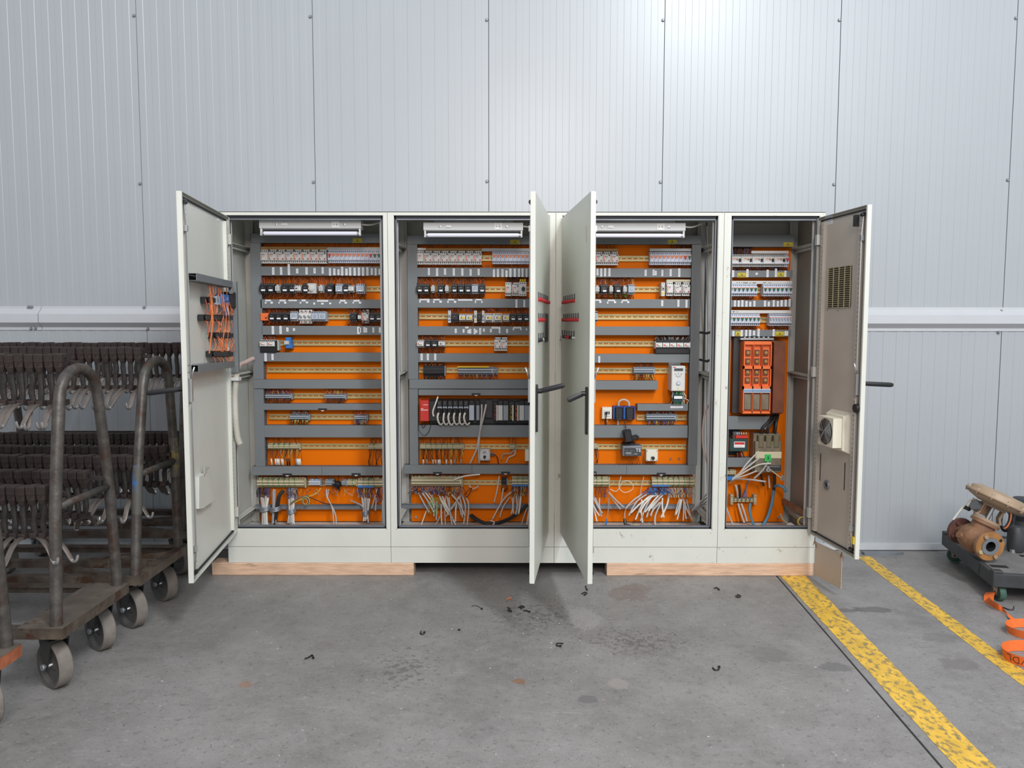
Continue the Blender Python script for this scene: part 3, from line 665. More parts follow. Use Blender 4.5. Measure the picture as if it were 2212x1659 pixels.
# inner face of the leftmost door
D1 = lambda u, v, y=0.004: d1.P(u, v, y)
def d1duct(ua, va, ub, vb, hpx):
    a, b = D1(ua, va, 0.06), D1(ub, vb, 0.06); hh = 0.018
    m = MB(); n = 1
    p = [Vector((a[0], 0, a[1])), Vector((b[0], 0, b[1]))]
    dx = p[1]-p[0]
    for (ya, yb, off, th, k) in ((0.062, 0.065, 0, hh, 'duct'), (0.004, 0.062, hh-0.001, 0.001, 'duct'), (0.004, 0.062, -hh+0.001, 0.001, 'duct')):
        v0, v1 = p[0]+Vector((0, 0, off)), p[1]+Vector((0, 0, off))
        vs = []
        for q in (v0, v1):
            for y, z in ((ya, -th), (yb, -th), (yb, th), (ya, th)): vs.append((q.x, y, q.z+z))
        m.add(vs, [(0, 3, 2, 1), (4, 5, 6, 7), (0, 1, 5, 4), (1, 2, 6, 5), (2, 3, 7, 6), (3, 0, 4, 7)], k)
    d1.sub('wiring_duct', m)
d1duct(422, 599.5, 500, 616, 0); d1duct(427, 798, 505, 788, 0)
a, b = D1(500, 610, 0.035), D1(509, 805, 0.035)
m = MB(); xx = a[0]-0.02
m.box(xx-0.0, xx+0.035, 0.06, 0.064, b[1], a[1], 'duct'); m.box(xx+0.033, xx+0.035, 0.004, 0.06, b[1], a[1], 'duct'); m.box(xx-0.0, xx+0.002, 0.004, 0.06, b[1], a[1], 'duct_slot')
z = b[1]
while z < a[1]-0.01: m.box(xx-0.002, xx+0.001, 0.004, 0.058, z, z+0.006, 'duct'); z += 0.0145
# slotted side faces the free edge
slot = m; d1duct_v = d1.sub('wiring_duct', m)
rnd = random.Random(3)
wm = MB()
for (u0, u1, v, n) in ((443, 466, 650, 3), (437, 496, 688, 11), (459, 497, 726, 8), (455, 497, 766, 8)):
    for q in range(n):
        u = u0+(u1-u0)*(q+0.5)/n; a = D1(u, v, 0.03); e = D1(u0+(u1-u0)*(q+1)/n, v, 0.03); b_ = D1(u0+(u1-u0)*q/n, v, 0.03)
        w = abs(e[0]-b_[0])*0.46
        m = MB(); m.box(a[0]-w, a[0]+w, 0.004, 0.034, a[1]-0.017, a[1]+0.017, 'black', bev=0.004); m.cyl((a[0], 0.034, a[1]), (a[0], 0.046, a[1]), 0.010, 'black', 8)
        m.box(a[0]-w*0.8, a[0]+w*0.8, 0.046, 0.050, a[1]-0.012, a[1]+0.012, 'black_soft')
        d1.sub('switch_block', m)
        for t in range(3):
            s_ = rnd.choice((1, 1, -1)); dz = rnd.uniform(0.04, 0.10)*s_
            x0_ = a[0]+rnd.uniform(-w, w); x1_ = x0_+rnd.uniform(-0.03, 0.03)
            wm.tube(smooth_path([(x0_, 0.04, a[1]+0.016*s_), (x0_+rnd.uniform(-0.02, 0.02), 0.055, a[1]+dz*0.5), (x1_, 0.05, a[1]+dz)], 3), 0.0018, rnd.choice(('wire_orange',)*4+('wire_red',)), 4)
for q in range(10):
    a = D1(rnd.uniform(448, 458) if q < 5 else rnd.uniform(470, 495), 618, 0.05); b = D1(rnd.uniform(450, 456) if q < 5 else rnd.uniform(468, 495), rnd.choice((690, 730, 765)), 0.05)
    wm.tube(smooth_path([(a[0], 0.04, a[1]), ((a[0]+b[0])/2+rnd.uniform(-0.02, 0.02), 0.06, (a[1]+b[1])/2), (b[0], 0.045, b[1])], 4), 0.0018, 'wire_orange', 4)
for q in range(6):
    a = D1(478+q*2, 660, 0.05); b = D1(468+q*3, 664, 0.05); wm.tube(smooth_path([(a[0], 0.05, a[1]), ((a[0]+b[0])/2, 0.07, a[1]-0.06), (b[0]-0.08, 0.05, b[1]+0.01)], 4), 0.0018, rnd.choice(('cable_pink', 'wire_brown', 'wire_blue')), 4)
d1.sub('wiring', wm, label='bright orange thin wires', kind='stuff')
a, b = D1(481, 637, 0.05), D1(495, 661, 0.05)
m = MB(); m.box(a[0], b[0], 0.004, 0.05, b[1], a[1], 'blue', bev=0.003); m.box(a[0]*0.8+b[0]*0.2, a[0]*0.2+b[0]*0.8, 0.05, 0.055, b[1]+0.02, a[1]-0.03, 'blue')
d1.sub('relay', m, label='bright blue relay')
a, b = D1(496, 632, 0.05), D1(506, 665, 0.05); m = MB(); m.box(a[0], b[0], 0.004, 0.06, b[1], a[1], 'black', bev=0.003); d1.sub('key_switch', m, label='black switch body')
a = D1(500, 628, 0.06); m = MB(); m.cyl((a[0]-0.02, 0.05, a[1]+0.02), (a[0]+0.02, 0.06, a[1]-0.012), 0.014, 'chrome', 10); d1.sub('plug', m, label='silver cylindrical plug')
for u0, u1, v0, v1, k in ((463, 472, 641, 660, 'grey_blue'),):
    a, b = D1(u0, v0, 0.04), D1(u1, v1, 0.04); m = MB(); m.box(a[0], b[0], 0.004, 0.05, b[1], a[1], k, bev=0.003); d1.sub('relay', m, label='small grey relay')
# drawing pocket remains: raised plate and torn plastic shred
a, b = D1(420, 1032, 0.01), D1(455, 1100, 0.01)
m = MB(); A = [(D1(421, 1032), 0.030), (D1(436, 1024), 0.030), (D1(440, 1026), 0.030), (D1(455, 1082), 0.030), (D1(430, 1100), 0.030), (D1(421, 1101), 0.030)]
m.prism([(p[0][0], p[0][1]) for p in A], 'y', 0.002, 0.026, 'paint'); d1.sub('document_pocket', m, label='grey document pocket stub')
m = MB(); pts = [D1(444, 1010, 0.03), D1(457, 1010, 0.03), D1(447, 1022, 0.03), D1(443, 1034, 0.03)]
m.prism([(p[0], p[1]) for p in pts], 'y', 0.024, 0.026, 'paint_in'); d1.sub('torn_film', m, label='torn pointed scrap of film')
a, b = D1(469, 472.5), D1(475, 480.5); m = MB(); m.box(a[0], b[0], 0.002, 0.0035, b[1], a[1], 'paper'); d1.sub('paper_label', m, label='small white label')
# flexible hose from the door to the cabinet with white clamp
hp = []
for u, v, y in ((546, 776, 0.30), (530, 784, 0.20), (517, 790, 0.12), (512, 806, 0.06)):
    x, z = PY(u, v, y); hp.append((x, y, z))
m = MB(); m.tube(smooth_path(hp, 6), 0.014, 'cable_pink', 10); solo('flexible_hose', m, 'pinkish hose reaching into the leftmost cabinet above the white clamp', 'hose')
hp = []
for u, v, y in ((511, 800, -0.01), (509, 826, -0.02), (507, 860, -0.02), (509, 910, -0.02), (513, 945, -0.01), (518, 960, 0.0)):
    x, z = PY(u, v, y); hp.append((x, y, z))
m = MB(); P_ = smooth_path(hp, 10); m.tube(P_, [0.019+0.0012*(i % 2) for i in range(len(P_))], 'hose', 12); solo('corrugated_hose', m, 'thick grey beige hose hanging by the hinge side of the leftmost door', 'hose')
x, z = PY(506, 820, -0.03); m = MB(); m.box(x-0.032, x+0.032, -0.055, 0.0, z-0.010, z+0.010, 'white', bev=0.003); m.box(x-0.026, x-0.014, -0.05, -0.01, z+0.01, z+0.03, 'orange_red')
solo('hose_clamp', m, 'white clamp with an orange cable tie holding the hanging hose', 'clamp')

# inner face of the narrow door: grille, fan, ducts, slots, ring
D4 = lambda u, v, y=0.004: d4.P(u, v, y)
a, b = D4(1791, 577), D4(1838, 665); x0_, x1_, z1_, z0_ = -a[0], -D4(1838, 620)[0], (a[1]+D4(1838, 573)[1])/2, (D4(1789, 663)[1]+D4(1835, 662)[1])/2
m = MB(); m.box(x0_, x1_, 0.0022, 0.0035, z0_, z1_, 'hole'); d4.sub('vent_opening', m)
m = MB(); n = 19
for q in range(n+1):
    z = z0_+(z1_-z0_)*q/n; m.box(x0_, x1_, 0.006, 0.009, z-0.0016, z+0.0016, 'beige')
for q in range(5):
    x = x0_+(x1_-x0_)*q/4; m.box(x-0.002, x+0.002, 0.008, 0.012, z0_, z1_, 'beige')
for q in range(22):
    x = x0_+(x1_-x0_)*q/21; m.box(x-0.0007, x+0.0007, 0.0045, 0.006, z0_, z1_, 'beige_dark')
d4.sub('vent_grille', m, label='beige metal vent grille')
for uu, vv in ((1791, 579), (1814, 577), (1788, 623), (1787, 666), (1811, 667)):
    p = D4(uu, vv); m = MB(); m.lathe([(0, 0.012), (0.006, 0.010), (0.007, 0.002)], 'steel', c=(-p[0], 0, p[1]), axis='y', n=8); d4.sub('screw', m)
for u, v0, v1, r, k in ((1768, 515, 1105, 0.006, 'paint'),):
    pa, pb = D4(u+5, v0, 0.01), D4(u-9, v1, 0.01); xm = -(pa[0]+pb[0])/2; m = MB(); m.box(xm-0.007, xm+0.007, 0.004, 0.014, pb[1], pa[1], 'trim'); d4.sub('edge_strip', m, label='pale vertical strip')
a, b = D4(1781, 467, 0.004), D4(1797, 481, 0.004)
m = MB(); m.box(-a[0], -b[0], 0.002, 0.0035, b[1], a[1], 'paper')
for t in range(4): m.box(-a[0]-0.01, -b[0]+0.01, 0.0035, 0.0038, b[1]+0.006+t*(a[1]-b[1]-0.01)/4, b[1]+0.009+t*(a[1]-b[1]-0.01)/4, 'cable_grey')
d4.sub('paper_label', m, label='white printed label near the top')
# fan unit
pa, pb = D4(1782, 893, 0.06), D4(1823, 966, 0.06)
xc = -(D4(1800, 930, 0.05)[0]); zc = D4(1800, 930, 0.05)[1]
hw, hh = 0.115, 0.115
m = MB(); m.add([(xc-hw, 0.002, zc-hh), (xc+hw, 0.002, zc-hh), (xc+hw, 0.002, zc+hh), (xc-hw, 0.002, zc+hh), (xc-hw*0.82, 0.045, zc-hh*0.82), (xc+hw*0.82, 0.045, zc-hh*0.82), (xc+hw*0.82, 0.045, zc+hh*0.82), (xc-hw*0.82, 0.045, zc+hh*0.82)],
       [(0, 1, 5, 4), (1, 2, 6, 5), (2, 3, 7, 6), (3, 0, 4, 7), (4, 5, 6, 7)], 'cream')
q_ = 0.082; m.box(xc-q_, xc+q_, 0.045, 0.095, zc-q_, zc+q_, 'cream')
d4.sub('fan_housing', m, label='cream fan housing')
m = MB(); m.lathe([(0.074, 0.0955), (0.0, 0.0955)], 'hole', c=(xc, 0, zc), axis='y', n=28); m.lathe([(0.022, 0.0960), (0.020, 0.0985), (0, 0.0985)], 'black_soft', c=(xc, 0, zc), axis='y', n=16)
for t in range(7):
    a_ = t*2*math.pi/7; c_, s_ = math.cos(a_), math.sin(a_); c2, s2 = math.cos(a_+0.5), math.sin(a_+0.5)
    m.add([(xc+0.02*c_, 0.0962, zc+0.02*s_), (xc+0.07*c_, 0.0962, zc+0.07*s_), (xc+0.07*c2, 0.0985, zc+0.07*s2), (xc+0.02*c2, 0.0985, zc+0.02*s2)], [(0, 1, 2, 3), (3, 2, 1, 0)], 'fork')
d4.sub('fan_blades', m)
m = MB()
for t in range(8):
    r_ = 0.014+t*0.0088; m.tube([(xc+r_*math.cos(j*math.pi/12), 0.103, zc+r_*math.sin(j*math.pi/12)) for j in range(25)], 0.0011, 'chrome', 3, cap=False)
for t in range(4):
    a_ = math.pi/4+t*math.pi/2; m.tube([(xc, 0.105, zc), (xc+0.082*math.cos(a_), 0.101, zc+0.082*math.sin(a_))], 0.0013, 'chrome', 3)
d4.sub('fan_guard', m, label='round chrome wire fan guard')
p = D4(1786.5, 1046); m = MB(); m.lathe([(0.015, 0.003), (0.015, 0.010), (0.028, 0.010), (0.030, 0.003)], 'steel_dull', c=(-p[0], 0, p[1]), axis='y', n=14); m.lathe([(0.015, 0.004), (0, 0.004)], 'hole', c=(-p[0], 0, p[1]), axis='y', n=14); d4.sub('flange_ring', m, label='grey round cable flange')
for u, v0, v1 in ((1773, 978, 1037), (1825.5, 998, 1058)):
    a = D4(u, v0); b = D4(u, v1); m = MB(); m.box(-a[0]-0.003, -a[0]+0.003, 0.002, 0.004, b[1], a[1], 'rust'); d4.sub('adhesive_mark', m, label='dark vertical glue mark')
a, b = D4(1846, 1158, 0.02), D4(1851, 1176, 0.02); m = MB(); m.box(-a[0]-0.012, -a[0]+0.012, 0.012, 0.03, b[1], a[1], 'yellow', bev=0.003); d4.sub('tape_scrap', m, label='yellow tape scrap round the rod')
p = D4(1850, 880, 0.03); m = MB(); m.cyl((-p[0], 0.004, p[1]), (-p[0], 0.04, p[1]), 0.024, 'black', 14); d4.sub('switch', m, label='round black switch')
a = D4(1853, 475, 0.02); m = MB(); m.box(-a[0]-0.014, -a[0]+0.016, 0.004, 0.04, a[1]-0.03, a[1]+0.03, 'black', bev=0.003); d4.sub('contact_switch', m, label='small black door switch')
# plate hanging from the lower edge of the narrow door
c4, n4 = math.cos(d4.rot), math.sin(d4.rot)
pa, pb = d4.P(1761, 1200, 0.0), d4.P(1820, 1200, 0.0)
zt0, zt1 = d4.P(1762, 1168)[1], d4.P(1819, 1194)[1]; zb0, zb1 = d4.P(1760, 1240)[1], d4.P(1819, 1272)[1]
m = MB(); vs = [(-pa[0], zb0), (-pb[0], zb1), (-pb[0], zt1), (-pa[0], zt0)]
m.prism(vs, 'y', -0.0015, 0.0015, 'plate_pink')
for x, z in ((-pa[0]-0.01, zb0+0.03), (-pb[0]+0.01, zb1+0.03)): m.box(x-0.002, x+0.002, 0.0015, 0.0019, z-0.002, z+0.002, 'hole')
hang = thing('hanging_plate', 'flat beige metal plate hanging by wires under the narrow open door', 'plate', (d4.hx, d4.hy, ZD0), (0, 0, d4.rot))
part('plate', m, hang)
for x, z in ((-pa[0], zt0), (-pb[0], zt1)):
    m = MB(); m.tube([(x, 0.002, 0.004), (x+0.002, 0.003, z*0.6), (x, 0.002, z-0.006)], 0.0022, 'rust', 5); m.tube([(x, 0.003, z+0.002), (x-0.03, 0.006, z-0.035)], [0.004, 0.001], 'cast_brown', 5); m.tube([(x, 0.003, z+0.002), (x+0.012, 0.006, z-0.028)], [0.005, 0.001], 'cast_brown', 5)
    part('wire_tie', m, hang, label='rusty twisted wire')

# ------------------------------------------------------------------ switchgear clipped to the rails (each device is a thing)
CACHE = {}
def dev_parts(kind, w, h, opt):
    key = (kind, round(w, 4), round(h, 4), opt)
    if key in CACHE: return CACHE[key]
    P = []; a, b = w/2-0.0004, h/2
    def mk(name, fn):
        m = MB(); fn(m); P.append((name, m.mesh(name)))
    if kind in ('mcb', 'rcd'):
        mk('housing', lambda m: (m.box(-a, a, -0.044, 0, -b, b, 'grey_plastic' if kind == 'rcd' else 'white_cool', bev=0.001), m.box(-a, a, -0.060, -0.044, -b*0.58, b*0.60, 'white' if kind == 'rcd' else 'white_cool', bev=0.002)))
        nh = max(2, round(w/0.0125))
        def holes(m):
            for q in range(nh):
                x = -a+(2*a)*(q+0.5)/nh
                for z in (b*0.80, -b*0.78): m.cyl((x, -0.046, z), (x, -0.0435, z), 0.0034, 'hole', 6)
        mk('terminal', holes)
        if kind == 'mcb':
            tk = {'o': 'toggle_orange', 'g': 'toggle_green', 'r': 'red', 'w': 'grey_blue'}[opt]
            def tog(m):
                m.box(-a*0.8, a*0.8, -0.0612, -0.060, b*0.30, b*0.44, 'toggle_orange')
                if opt != 'o':
                    m.prism([(-a*0.72, b*0.32), (a*0.72, b*0.32), (a*0.3, 0.0), (a*0.3, -b*0.16), (-a*0.3, -b*0.16), (-a*0.3, 0.0)], 'y', -0.071, -0.060, tk)
                else:
                    m.prism([(-a*0.7, b*0.28), (a*0.7, b*0.30), (a*0.45, b*0.08), (-a*0.45, -b*0.04)], 'y', -0.067, -0.060, tk)
            mk('toggle', tog)
        else:
            mk('toggle', lambda m: (m.box(a*0.55, a*0.9, -0.072, -0.060, -b*0.22, b*0.28, 'black', bev=0.002),))
            mk('test_button', lambda m: (m.box(a*0.12, a*0.36, -0.064, -0.060, b*0.05, b*0.30, 'rust_orange'), m.box(-a*0.5, a*0.02, -0.0612, -0.060, b*0.18, b*0.34, 'toggle_orange')))
            mk('name_field', lambda m: m.box(-a*0.92, a*0.9, -0.0614, -0.0602, -b*0.52, -b*0.12, 'paper'))
    elif kind in ('motor', 'feed'):
        kk = 'white'
        def hs(m):
            m.box(-a, a, -0.040, 0, -b, b, kk, bev=0.001); m.box(-a, a, -0.056, -0.040, -b*0.58, b*0.58, kk, bev=0.002)
            if kind == 'motor': m.box(-a, -a*0.72, -0.0405, 0, b*0.72, b, 'black')
        mk('housing', hs)
        n = 3 if kind == 'feed' else 4
        def holes(m):
            for q in range(n):
                x = -a*0.55+(1.5*a)*q/(n-1) if kind == 'motor' else -a*0.6+1.2*a*q/(n-1)
                for z in (b*0.78, -b*0.76): m.cyl((x, -0.042, z), (x, -0.0395, z), 0.0036, 'hole', 6)
            if kind == 'motor':
                for q in range(4): m.box(-a*0.6+q*a*0.42, -a*0.42+q*a*0.42, -0.0415, -0.0395, b*0.62, b*0.66, 'hole')
        mk('terminal', holes)
        mk('stripe', lambda m: (m.box(-a*0.80, -a*0.62, -0.0572, -0.056, -b*0.42, b*0.40, 'orange_red'), m.box(-a*0.5, a*0.2, -0.0568, -0.056, b*0.16, b*0.34, 'cable_grey'), m.box(-a*0.5, a*0.1, -0.0568, -0.056, -b*0.02, b*0.03, 'cable_grey')))
        if kind == 'motor':
            mk('start_button', lambda m: (m.cyl((a*0.62, -0.061, b*0.44), (a*0.62, -0.056, b*0.44), 0.0045, 'black', 8),))
            mk('stop_button', lambda m: (m.cyl((a*0.60, -0.061, -b*0.36), (a*0.60, -0.056, -b*0.36), 0.0045, 'red', 8), m.box(-a*0.62, -a*0.45, -0.059, -0.056, -b*0.45, -b*0.32, 'hole')))
    elif kind in ('black', 'blackbare'):
        def hs(m):
            m.box(-a, a, -0.058, 0, -b, b, 'black', bev=0.0015); m.box(-a*0.98, a*0.98, -0.080, -0.058, -b*0.58, b*0.58, 'black', bev=0.002)
            for q in range(4):
                x = -a*0.78+q*a*0.52
                m.box(x-0.003, x+0.003, -0.062, -0.058, b*0.62, b*1.12, 'black_soft'); m.box(x-0.003, x+0.003, -0.062, -0.058, -b*1.08, -b*0.62, 'black_soft')
                m.cyl((x, -0.0625, b*0.82), (x, -0.0615, b*0.82), 0.0021, 'steel_dull', 5); m.cyl((x, -0.0625, -b*0.80), (x, -0.0615, -b*0.80), 0.0021, 'steel_dull', 5)
            m.box(-a*0.3, a*0.2, -0.0806, -0.080, b*0.22, b*0.30, 'steel_dull')
        mk('housing', hs)
        if kind == 'black': mk('marker_tag', lambda m: m.box(-a*0.40, a*0.66, -0.088, -0.080, -b*0.56, -b*0.18, 'paper', bev=0.002))
    elif kind in ('grey', 'aux', 'whitebox'):
        kk = 'grey_blue' if kind == 'grey' else 'grey_plastic'
        if kind == 'whitebox': kk = 'white'
        y0 = -0.088 if kind == 'aux' else -0.080
        def hs(m):
            m.box(-a, a, y0*0.8, 0, -b, b, kk, bev=0.0015); m.box(-a*0.96, a*0.96, y0, y0*0.8, -b*0.62, b*0.62, kk, bev=0.002)
        mk('housing', hs)
        n = 2 if kind == 'aux' else 4
        def holes(m):
            for q in range(n):
                x = -a*0.72+(1.44*a)*q/(n-1)
                for z in (b*0.80, -b*0.80): m.cyl((x, y0*0.8-0.002, z), (x, y0*0.8, z), 0.0036, 'hole', 6)
        mk('terminal', holes)
        def win(m):
            m.box(-a*0.36, a*0.36, y0-0.0012, y0, -b*0.22, b*0.36, 'steel_dull'); m.box(-a*0.25, a*0.25, y0-0.0022, y0-0.001, -b*0.12, b*0.26, kk)
            if opt == 'tag': m.box(-a*0.3, a*0.5, y0-0.006, y0, -b*0.52, -b*0.28, 'paper')
            if opt == 'yellow': m.box(-a*0.1, a*0.85, y0-0.0035, y0, -b*0.26, b*0.22, 'yellow'); m.box(-a*0.42, -a*0.12, y0-0.003, y0, -b*0.18, b*0.16, 'black')
            if opt == 'dark': m.box(-a*0.42, -a*0.02, y0-0.003, y0, -b*0.14, b*0.18, 'black')
            if opt == 'orange': m.box(-a*0.72, -a*0.30, y0-0.0025, y0, -b*0.20, b*0.20, 'orange_red'); m.box(-a*0.32, a*0.5, y0-0.009, y0, -b*0.12, b*0.16, 'paper')
        mk('window', win)
    elif kind == 'slim':
        mk('housing', lambda m: (m.box(-a, a, -0.07, 0, -b, b, 'white', bev=0.002), m.box(-a*0.7, a*0.7, -0.076, -0.07, -b*0.15, b*0.55, 'grey_plastic', bev=0.002)))
        mk('marker', lambda m: (m.box(-a*0.6, a*0.6, -0.073, -0.07, -b*0.68, -b*0.42, 'yellow' if opt != 'blue' else 'blue'), m.box(-a*0.3, a*0.3, -0.079, -0.076, b*0.0, b*0.2, 'hole'), m.cyl((0, -0.072, b*0.8), (0, -0.069, b*0.8), 0.003, 'hole', 6)))
    elif kind == 'term':
        kb, kl, kd = {'grey': ('grey_term', 'grey_blue', 'hole'), 'beige': ('beige', 'beige_light', 'beige_dark'), 'black': ('black_soft', 'black', 'hole'), 'white': ('grey_blue', 'paper', 'hole')}[opt]
        n = max(4, round(w/0.0062)); q_ = 2*a/n
        def hs(m):
            for q in range(n):
                x = -a+q*q_; e = 0.0005 if kind else 0
                m.prism([(0, -b), (-0.022, -b), (-0.030, -b*0.62), (-0.044, -b*0.50), (-0.044, b*0.50), (-0.030, b*0.62), (-0.022, b), (0, b)], 'x', x+e*0.6, x+q_-e*0.6, kb)
        mk('terminal_slices', hs)
        mk('marker_strip', lambda m: (m.box(-a, a*0.96, -0.0455, -0.044, b*0.16, b*0.34, kl), m.box(-a, a*0.96, -0.0455, -0.044, -b*0.42, -b*0.22, kl), m.box(-a, a*0.98, -0.0450, -0.0436, -b*0.12, b*0.04, kd)))
        mk('end_clamp', lambda m: (m.box(a, a+0.008, -0.040, 0, -b*1.04, b*0.9, 'beige' if opt == 'beige' else 'grey_term', bev=0.002),))
        def lines(m):
            if opt == 'beige' and w < 0.32:
                for q in range(1, max(2, int(w/0.035))): m.box(-a+q*0.035, -a+q*0.035+0.0025, -0.046, 0, -b*1.02, b*1.02, 'green_line')
            else: m.box(a*0.94, a*0.99, -0.0462, -0.044, -b*0.5, b*0.5, kl)
        mk('divider', lines)
    CACHE[key] = P; return P
KD = {'mcb': ('circuit_breaker', 'breaker'), 'rcd': ('residual_current_breaker', 'breaker'), 'motor': ('motor_breaker', 'breaker'), 'feed': ('feed_block', 'feed block'),
      'black': ('contactor', 'contactor'), 'blackbare': ('contactor', 'contactor'), 'grey': ('contactor', 'contactor'), 'aux': ('auxiliary_block', 'contact block'), 'whitebox': ('relay', 'relay'), 'slim': ('slim_relay', 'relay'), 'term': ('terminal_strip', 'terminals')}
def device(i, kind, u, v, wpx, hpx, label, opt='', group=None, yr=YR, dy=0.055):
    x, z = PY(u, v, yr-dy); sc = F/(yr-dy-CY); w, h = wpx/sc, hpx/sc
    n, c = KD[kind]
    t = thing(n, label, c, (x, yr, z), group=group)
    for nm, me in dev_parts(kind, w, h, opt): part(nm, me, t, kind='stuff' if nm in ('terminal', 'divider', 'terminal_slices') else None)
    return t
CN = ['leftmost cabinet', 'second cabinet', 'third cabinet', 'narrow right cabinet']
RN = ['top rail', 'second rail', 'third rail', 'fourth rail', 'fifth rail']
cnt = {}
DESC = {('mcb', 'o'): 'pale breaker with orange toggle', ('mcb', 'g'): 'pale breaker with green toggle', ('mcb', 'r'): 'pale breaker with red toggle', ('mcb', 'w'): 'pale breaker with grey toggle', ('rcd', ''): 'wide breaker with black toggle',
        ('motor', ''): 'white motor breaker with orange stripe', ('feed', ''): 'narrow white feed block with orange stripe', ('black', ''): 'black contactor with white tag', ('blackbare', ''): 'black contactor without tag',
        ('grey', ''): 'blue-grey contactor', ('grey', 'tag'): 'blue-grey contactor with white tag', ('aux', ''): 'narrow pale contact block', ('whitebox', 'yellow'): 'white relay with yellow label', ('whitebox', 'dark'): 'white relay with dark window',
        ('whitebox', ''): 'plain white relay block', ('whitebox', 'orange'): 'white relay with orange mark', ('slim', ''): 'slim white relay with yellow mark', ('slim', 'blue'): 'slim white relay with blue mark',
        ('term', 'grey'): 'grey terminal strip', ('term', 'beige'): 'beige terminal strip', ('term', 'black'): 'black terminal strip', ('term', 'white'): 'short grey terminal strip with white marker'}
def row(i, rowname, v, h, items, yr=YR):
    """items: (kind, opt, u centre, width px[, height px, v])"""
    items = sorted(items, key=lambda t: t[2]); tot = {}
    for t in items: tot[(t[0], t[1])] = tot.get((t[0], t[1]), 0)+1
    seen = {}
    for t in items:
        k = (t[0], t[1]); seen[k] = seen.get(k, 0)+1
        d = DESC[k]
        if k == ('whitebox', 'orange') and tot[k] == 5: pass
        lab = f"{d}, " + (f"{ORD[seen[k]-1]} from the left, " if tot[k] > 1 else '') + f"{rowname} of the {CN[i]}"
        dy = {'black': 0.072, 'blackbare': 0.072, 'grey': 0.072, 'aux': 0.08, 'whitebox': 0.072, 'term': 0.04}.get(t[0], 0.05)
        device(i, t[0], t[2], t[5] if len(t) > 5 else v, t[3], t[4] if len(t) > 4 else h, lab, t[1], f"devices on the {rowname} of the {CN[i]}", yr=yr-(0.010 if t[0] == 'aux' else 0), dy=dy)
def wires(i, u0, u1, v0, v1, n, ks, label, y0=0.35, y1=0.372, r=0.0014, lean=0.012, seed=0, wob=0.006):
    rn = random.Random(seed+int(u0)+int(v0)); m = MB()
    for q in range(n):
        u = u0+(u1-u0)*(q+rn.random())/n; x, z = PY(u, v0, y0); x2, z2 = PY(u, v1, y1); x2 += rn.uniform(-lean, lean)
        k = rn.choice(ks); ym = (y0+y1)/2-0.008
        m.tube([(x, y0, z), (x+rn.uniform(-wob, wob), ym-0.006, z*0.65+z2*0.35), (x2+rn.uniform(-wob, wob)*0.5, ym+0.004, z*0.3+z2*0.7), (x2, y1, z2)], r, k, 4, cap=False)
    return solo('wiring', m, label, 'wires', kind='stuff')
BRW = ('wire_brown', 'wire_brown', 'wire_brown', 'wire_brown', 'wire_brown', 'wire_black', 'wire_black', 'wire_red')
f4 = lambda x: 540+x/7.373
# leftmost cabinet rows
row(0, 'top rail', 555, 29.6, [('feed', '', f4(221), 15.8)]+[('motor', '', f4(284+133*(q+0.5)), 17.8) for q in range(7)]+[('mcb', c, 707.6+8.9*(q+0.5), 8.85, 27.6) for q, c in enumerate('rooooooooorgg')])
def strip(i, u0, u1, v0, v1, k, lab, y=0.345):
    x0, z1 = PY(u0, v0, y); x1, z0 = PY(u1, v1, y); m = MB(); m.box(x0, x1, y, YPL-0.001, z0, z1, k, bev=0.001)
    if k != 'brown_strip': m.box(x0+0.004, x1-0.004, y-0.0006, y, (z0+z1)/2-0.001, (z0+z1)/2, 'cable_grey')
    solo('marker_strip', m, lab, 'marker strip')
strip(0, 562, 704.8, 534, 540, 'brown_strip', 'brown strip above the motor breakers of the leftmost cabinet'); strip(0, 705, 840, 535, 541, 'grey_plastic', 'grey strip above the pale breakers of the leftmost cabinet')
row(0, 'second rail', 624.5, 21, [('black', '', f4(x), 15.8) for x in (205, 325, 550, 665, 880, 1265, 1520)]+[('blackbare', '', f4(x), 15.8) for x in (437, 770, 993, 1112, 1372)][:0]+
    [('aux', '', f4(432), 9.5, 17), ('aux', '', f4(1125), 9.5, 17), ('whitebox', 'dark', f4(752), 16, 15), ('grey', 'tag', f4(1416), 16, 20.5), ('whitebox', '', f4(1602), 12.5, 15), ('grey', 'tag', f4(1752), 18, 21)])
m = MB(); x, z = PY(f4(980), 624, 0.31); m.box(-0.028, 0.028, -0.06, 0, -0.032, 0.032, 'grey_plastic', bev=0.003); m.cyl((0, -0.075, 0), (0, -0.06, 0), 0.018, 'white', 16); m.box(-0.028, -0.016, -0.063, -0.06, -0.012, 0.016, 'orange_red')
t = thing('rotary_starter', 'white starter with a round knob on the second rail of the leftmost cabinet', 'starter', (x, 0.37, z)); part('housing', m, t)
m = MB(); m.cyl((0, -0.079, 0), (0, -0.075, 0), 0.013, 'grey_plastic', 14); m.box(-0.003, 0.003, -0.084, -0.079, -0.011, 0.011, 'white'); part('knob', m, t)
row(0, 'third rail', 686, 18.5, [('black', '', f4(x), 14.8) for x in (345, 455, 565, 1940, 2045)]+[('grey', 'tag', f4(695), 16.5, 21, 684.5), ('grey', '', f4(1032), 15, 21, 684.5), ('grey', '', f4(1146), 16.5, 21, 684.5), ('blackbare', '', f4(1640), 15), ('whitebox', '', f4(1740), 7, 13), ('motor', '', f4(1837), 15.5, 29, 684.5)])
x, z = PY(f4(228), 685.7, 0.32); m = MB(); m.box(-0.026, 0.026, -0.065, 0, -0.024, 0.024, 'orange_red', bev=0.002); t = thing('timer_relay', 'square orange relay at the left end of the third rail', 'relay', (x, YR, z)); part('housing', m, t)
m = MB(); m.cyl((0.010, -0.070, -0.006), (0.010, -0.065, -0.006), 0.005, 'black', 10); part('dial', m, t)
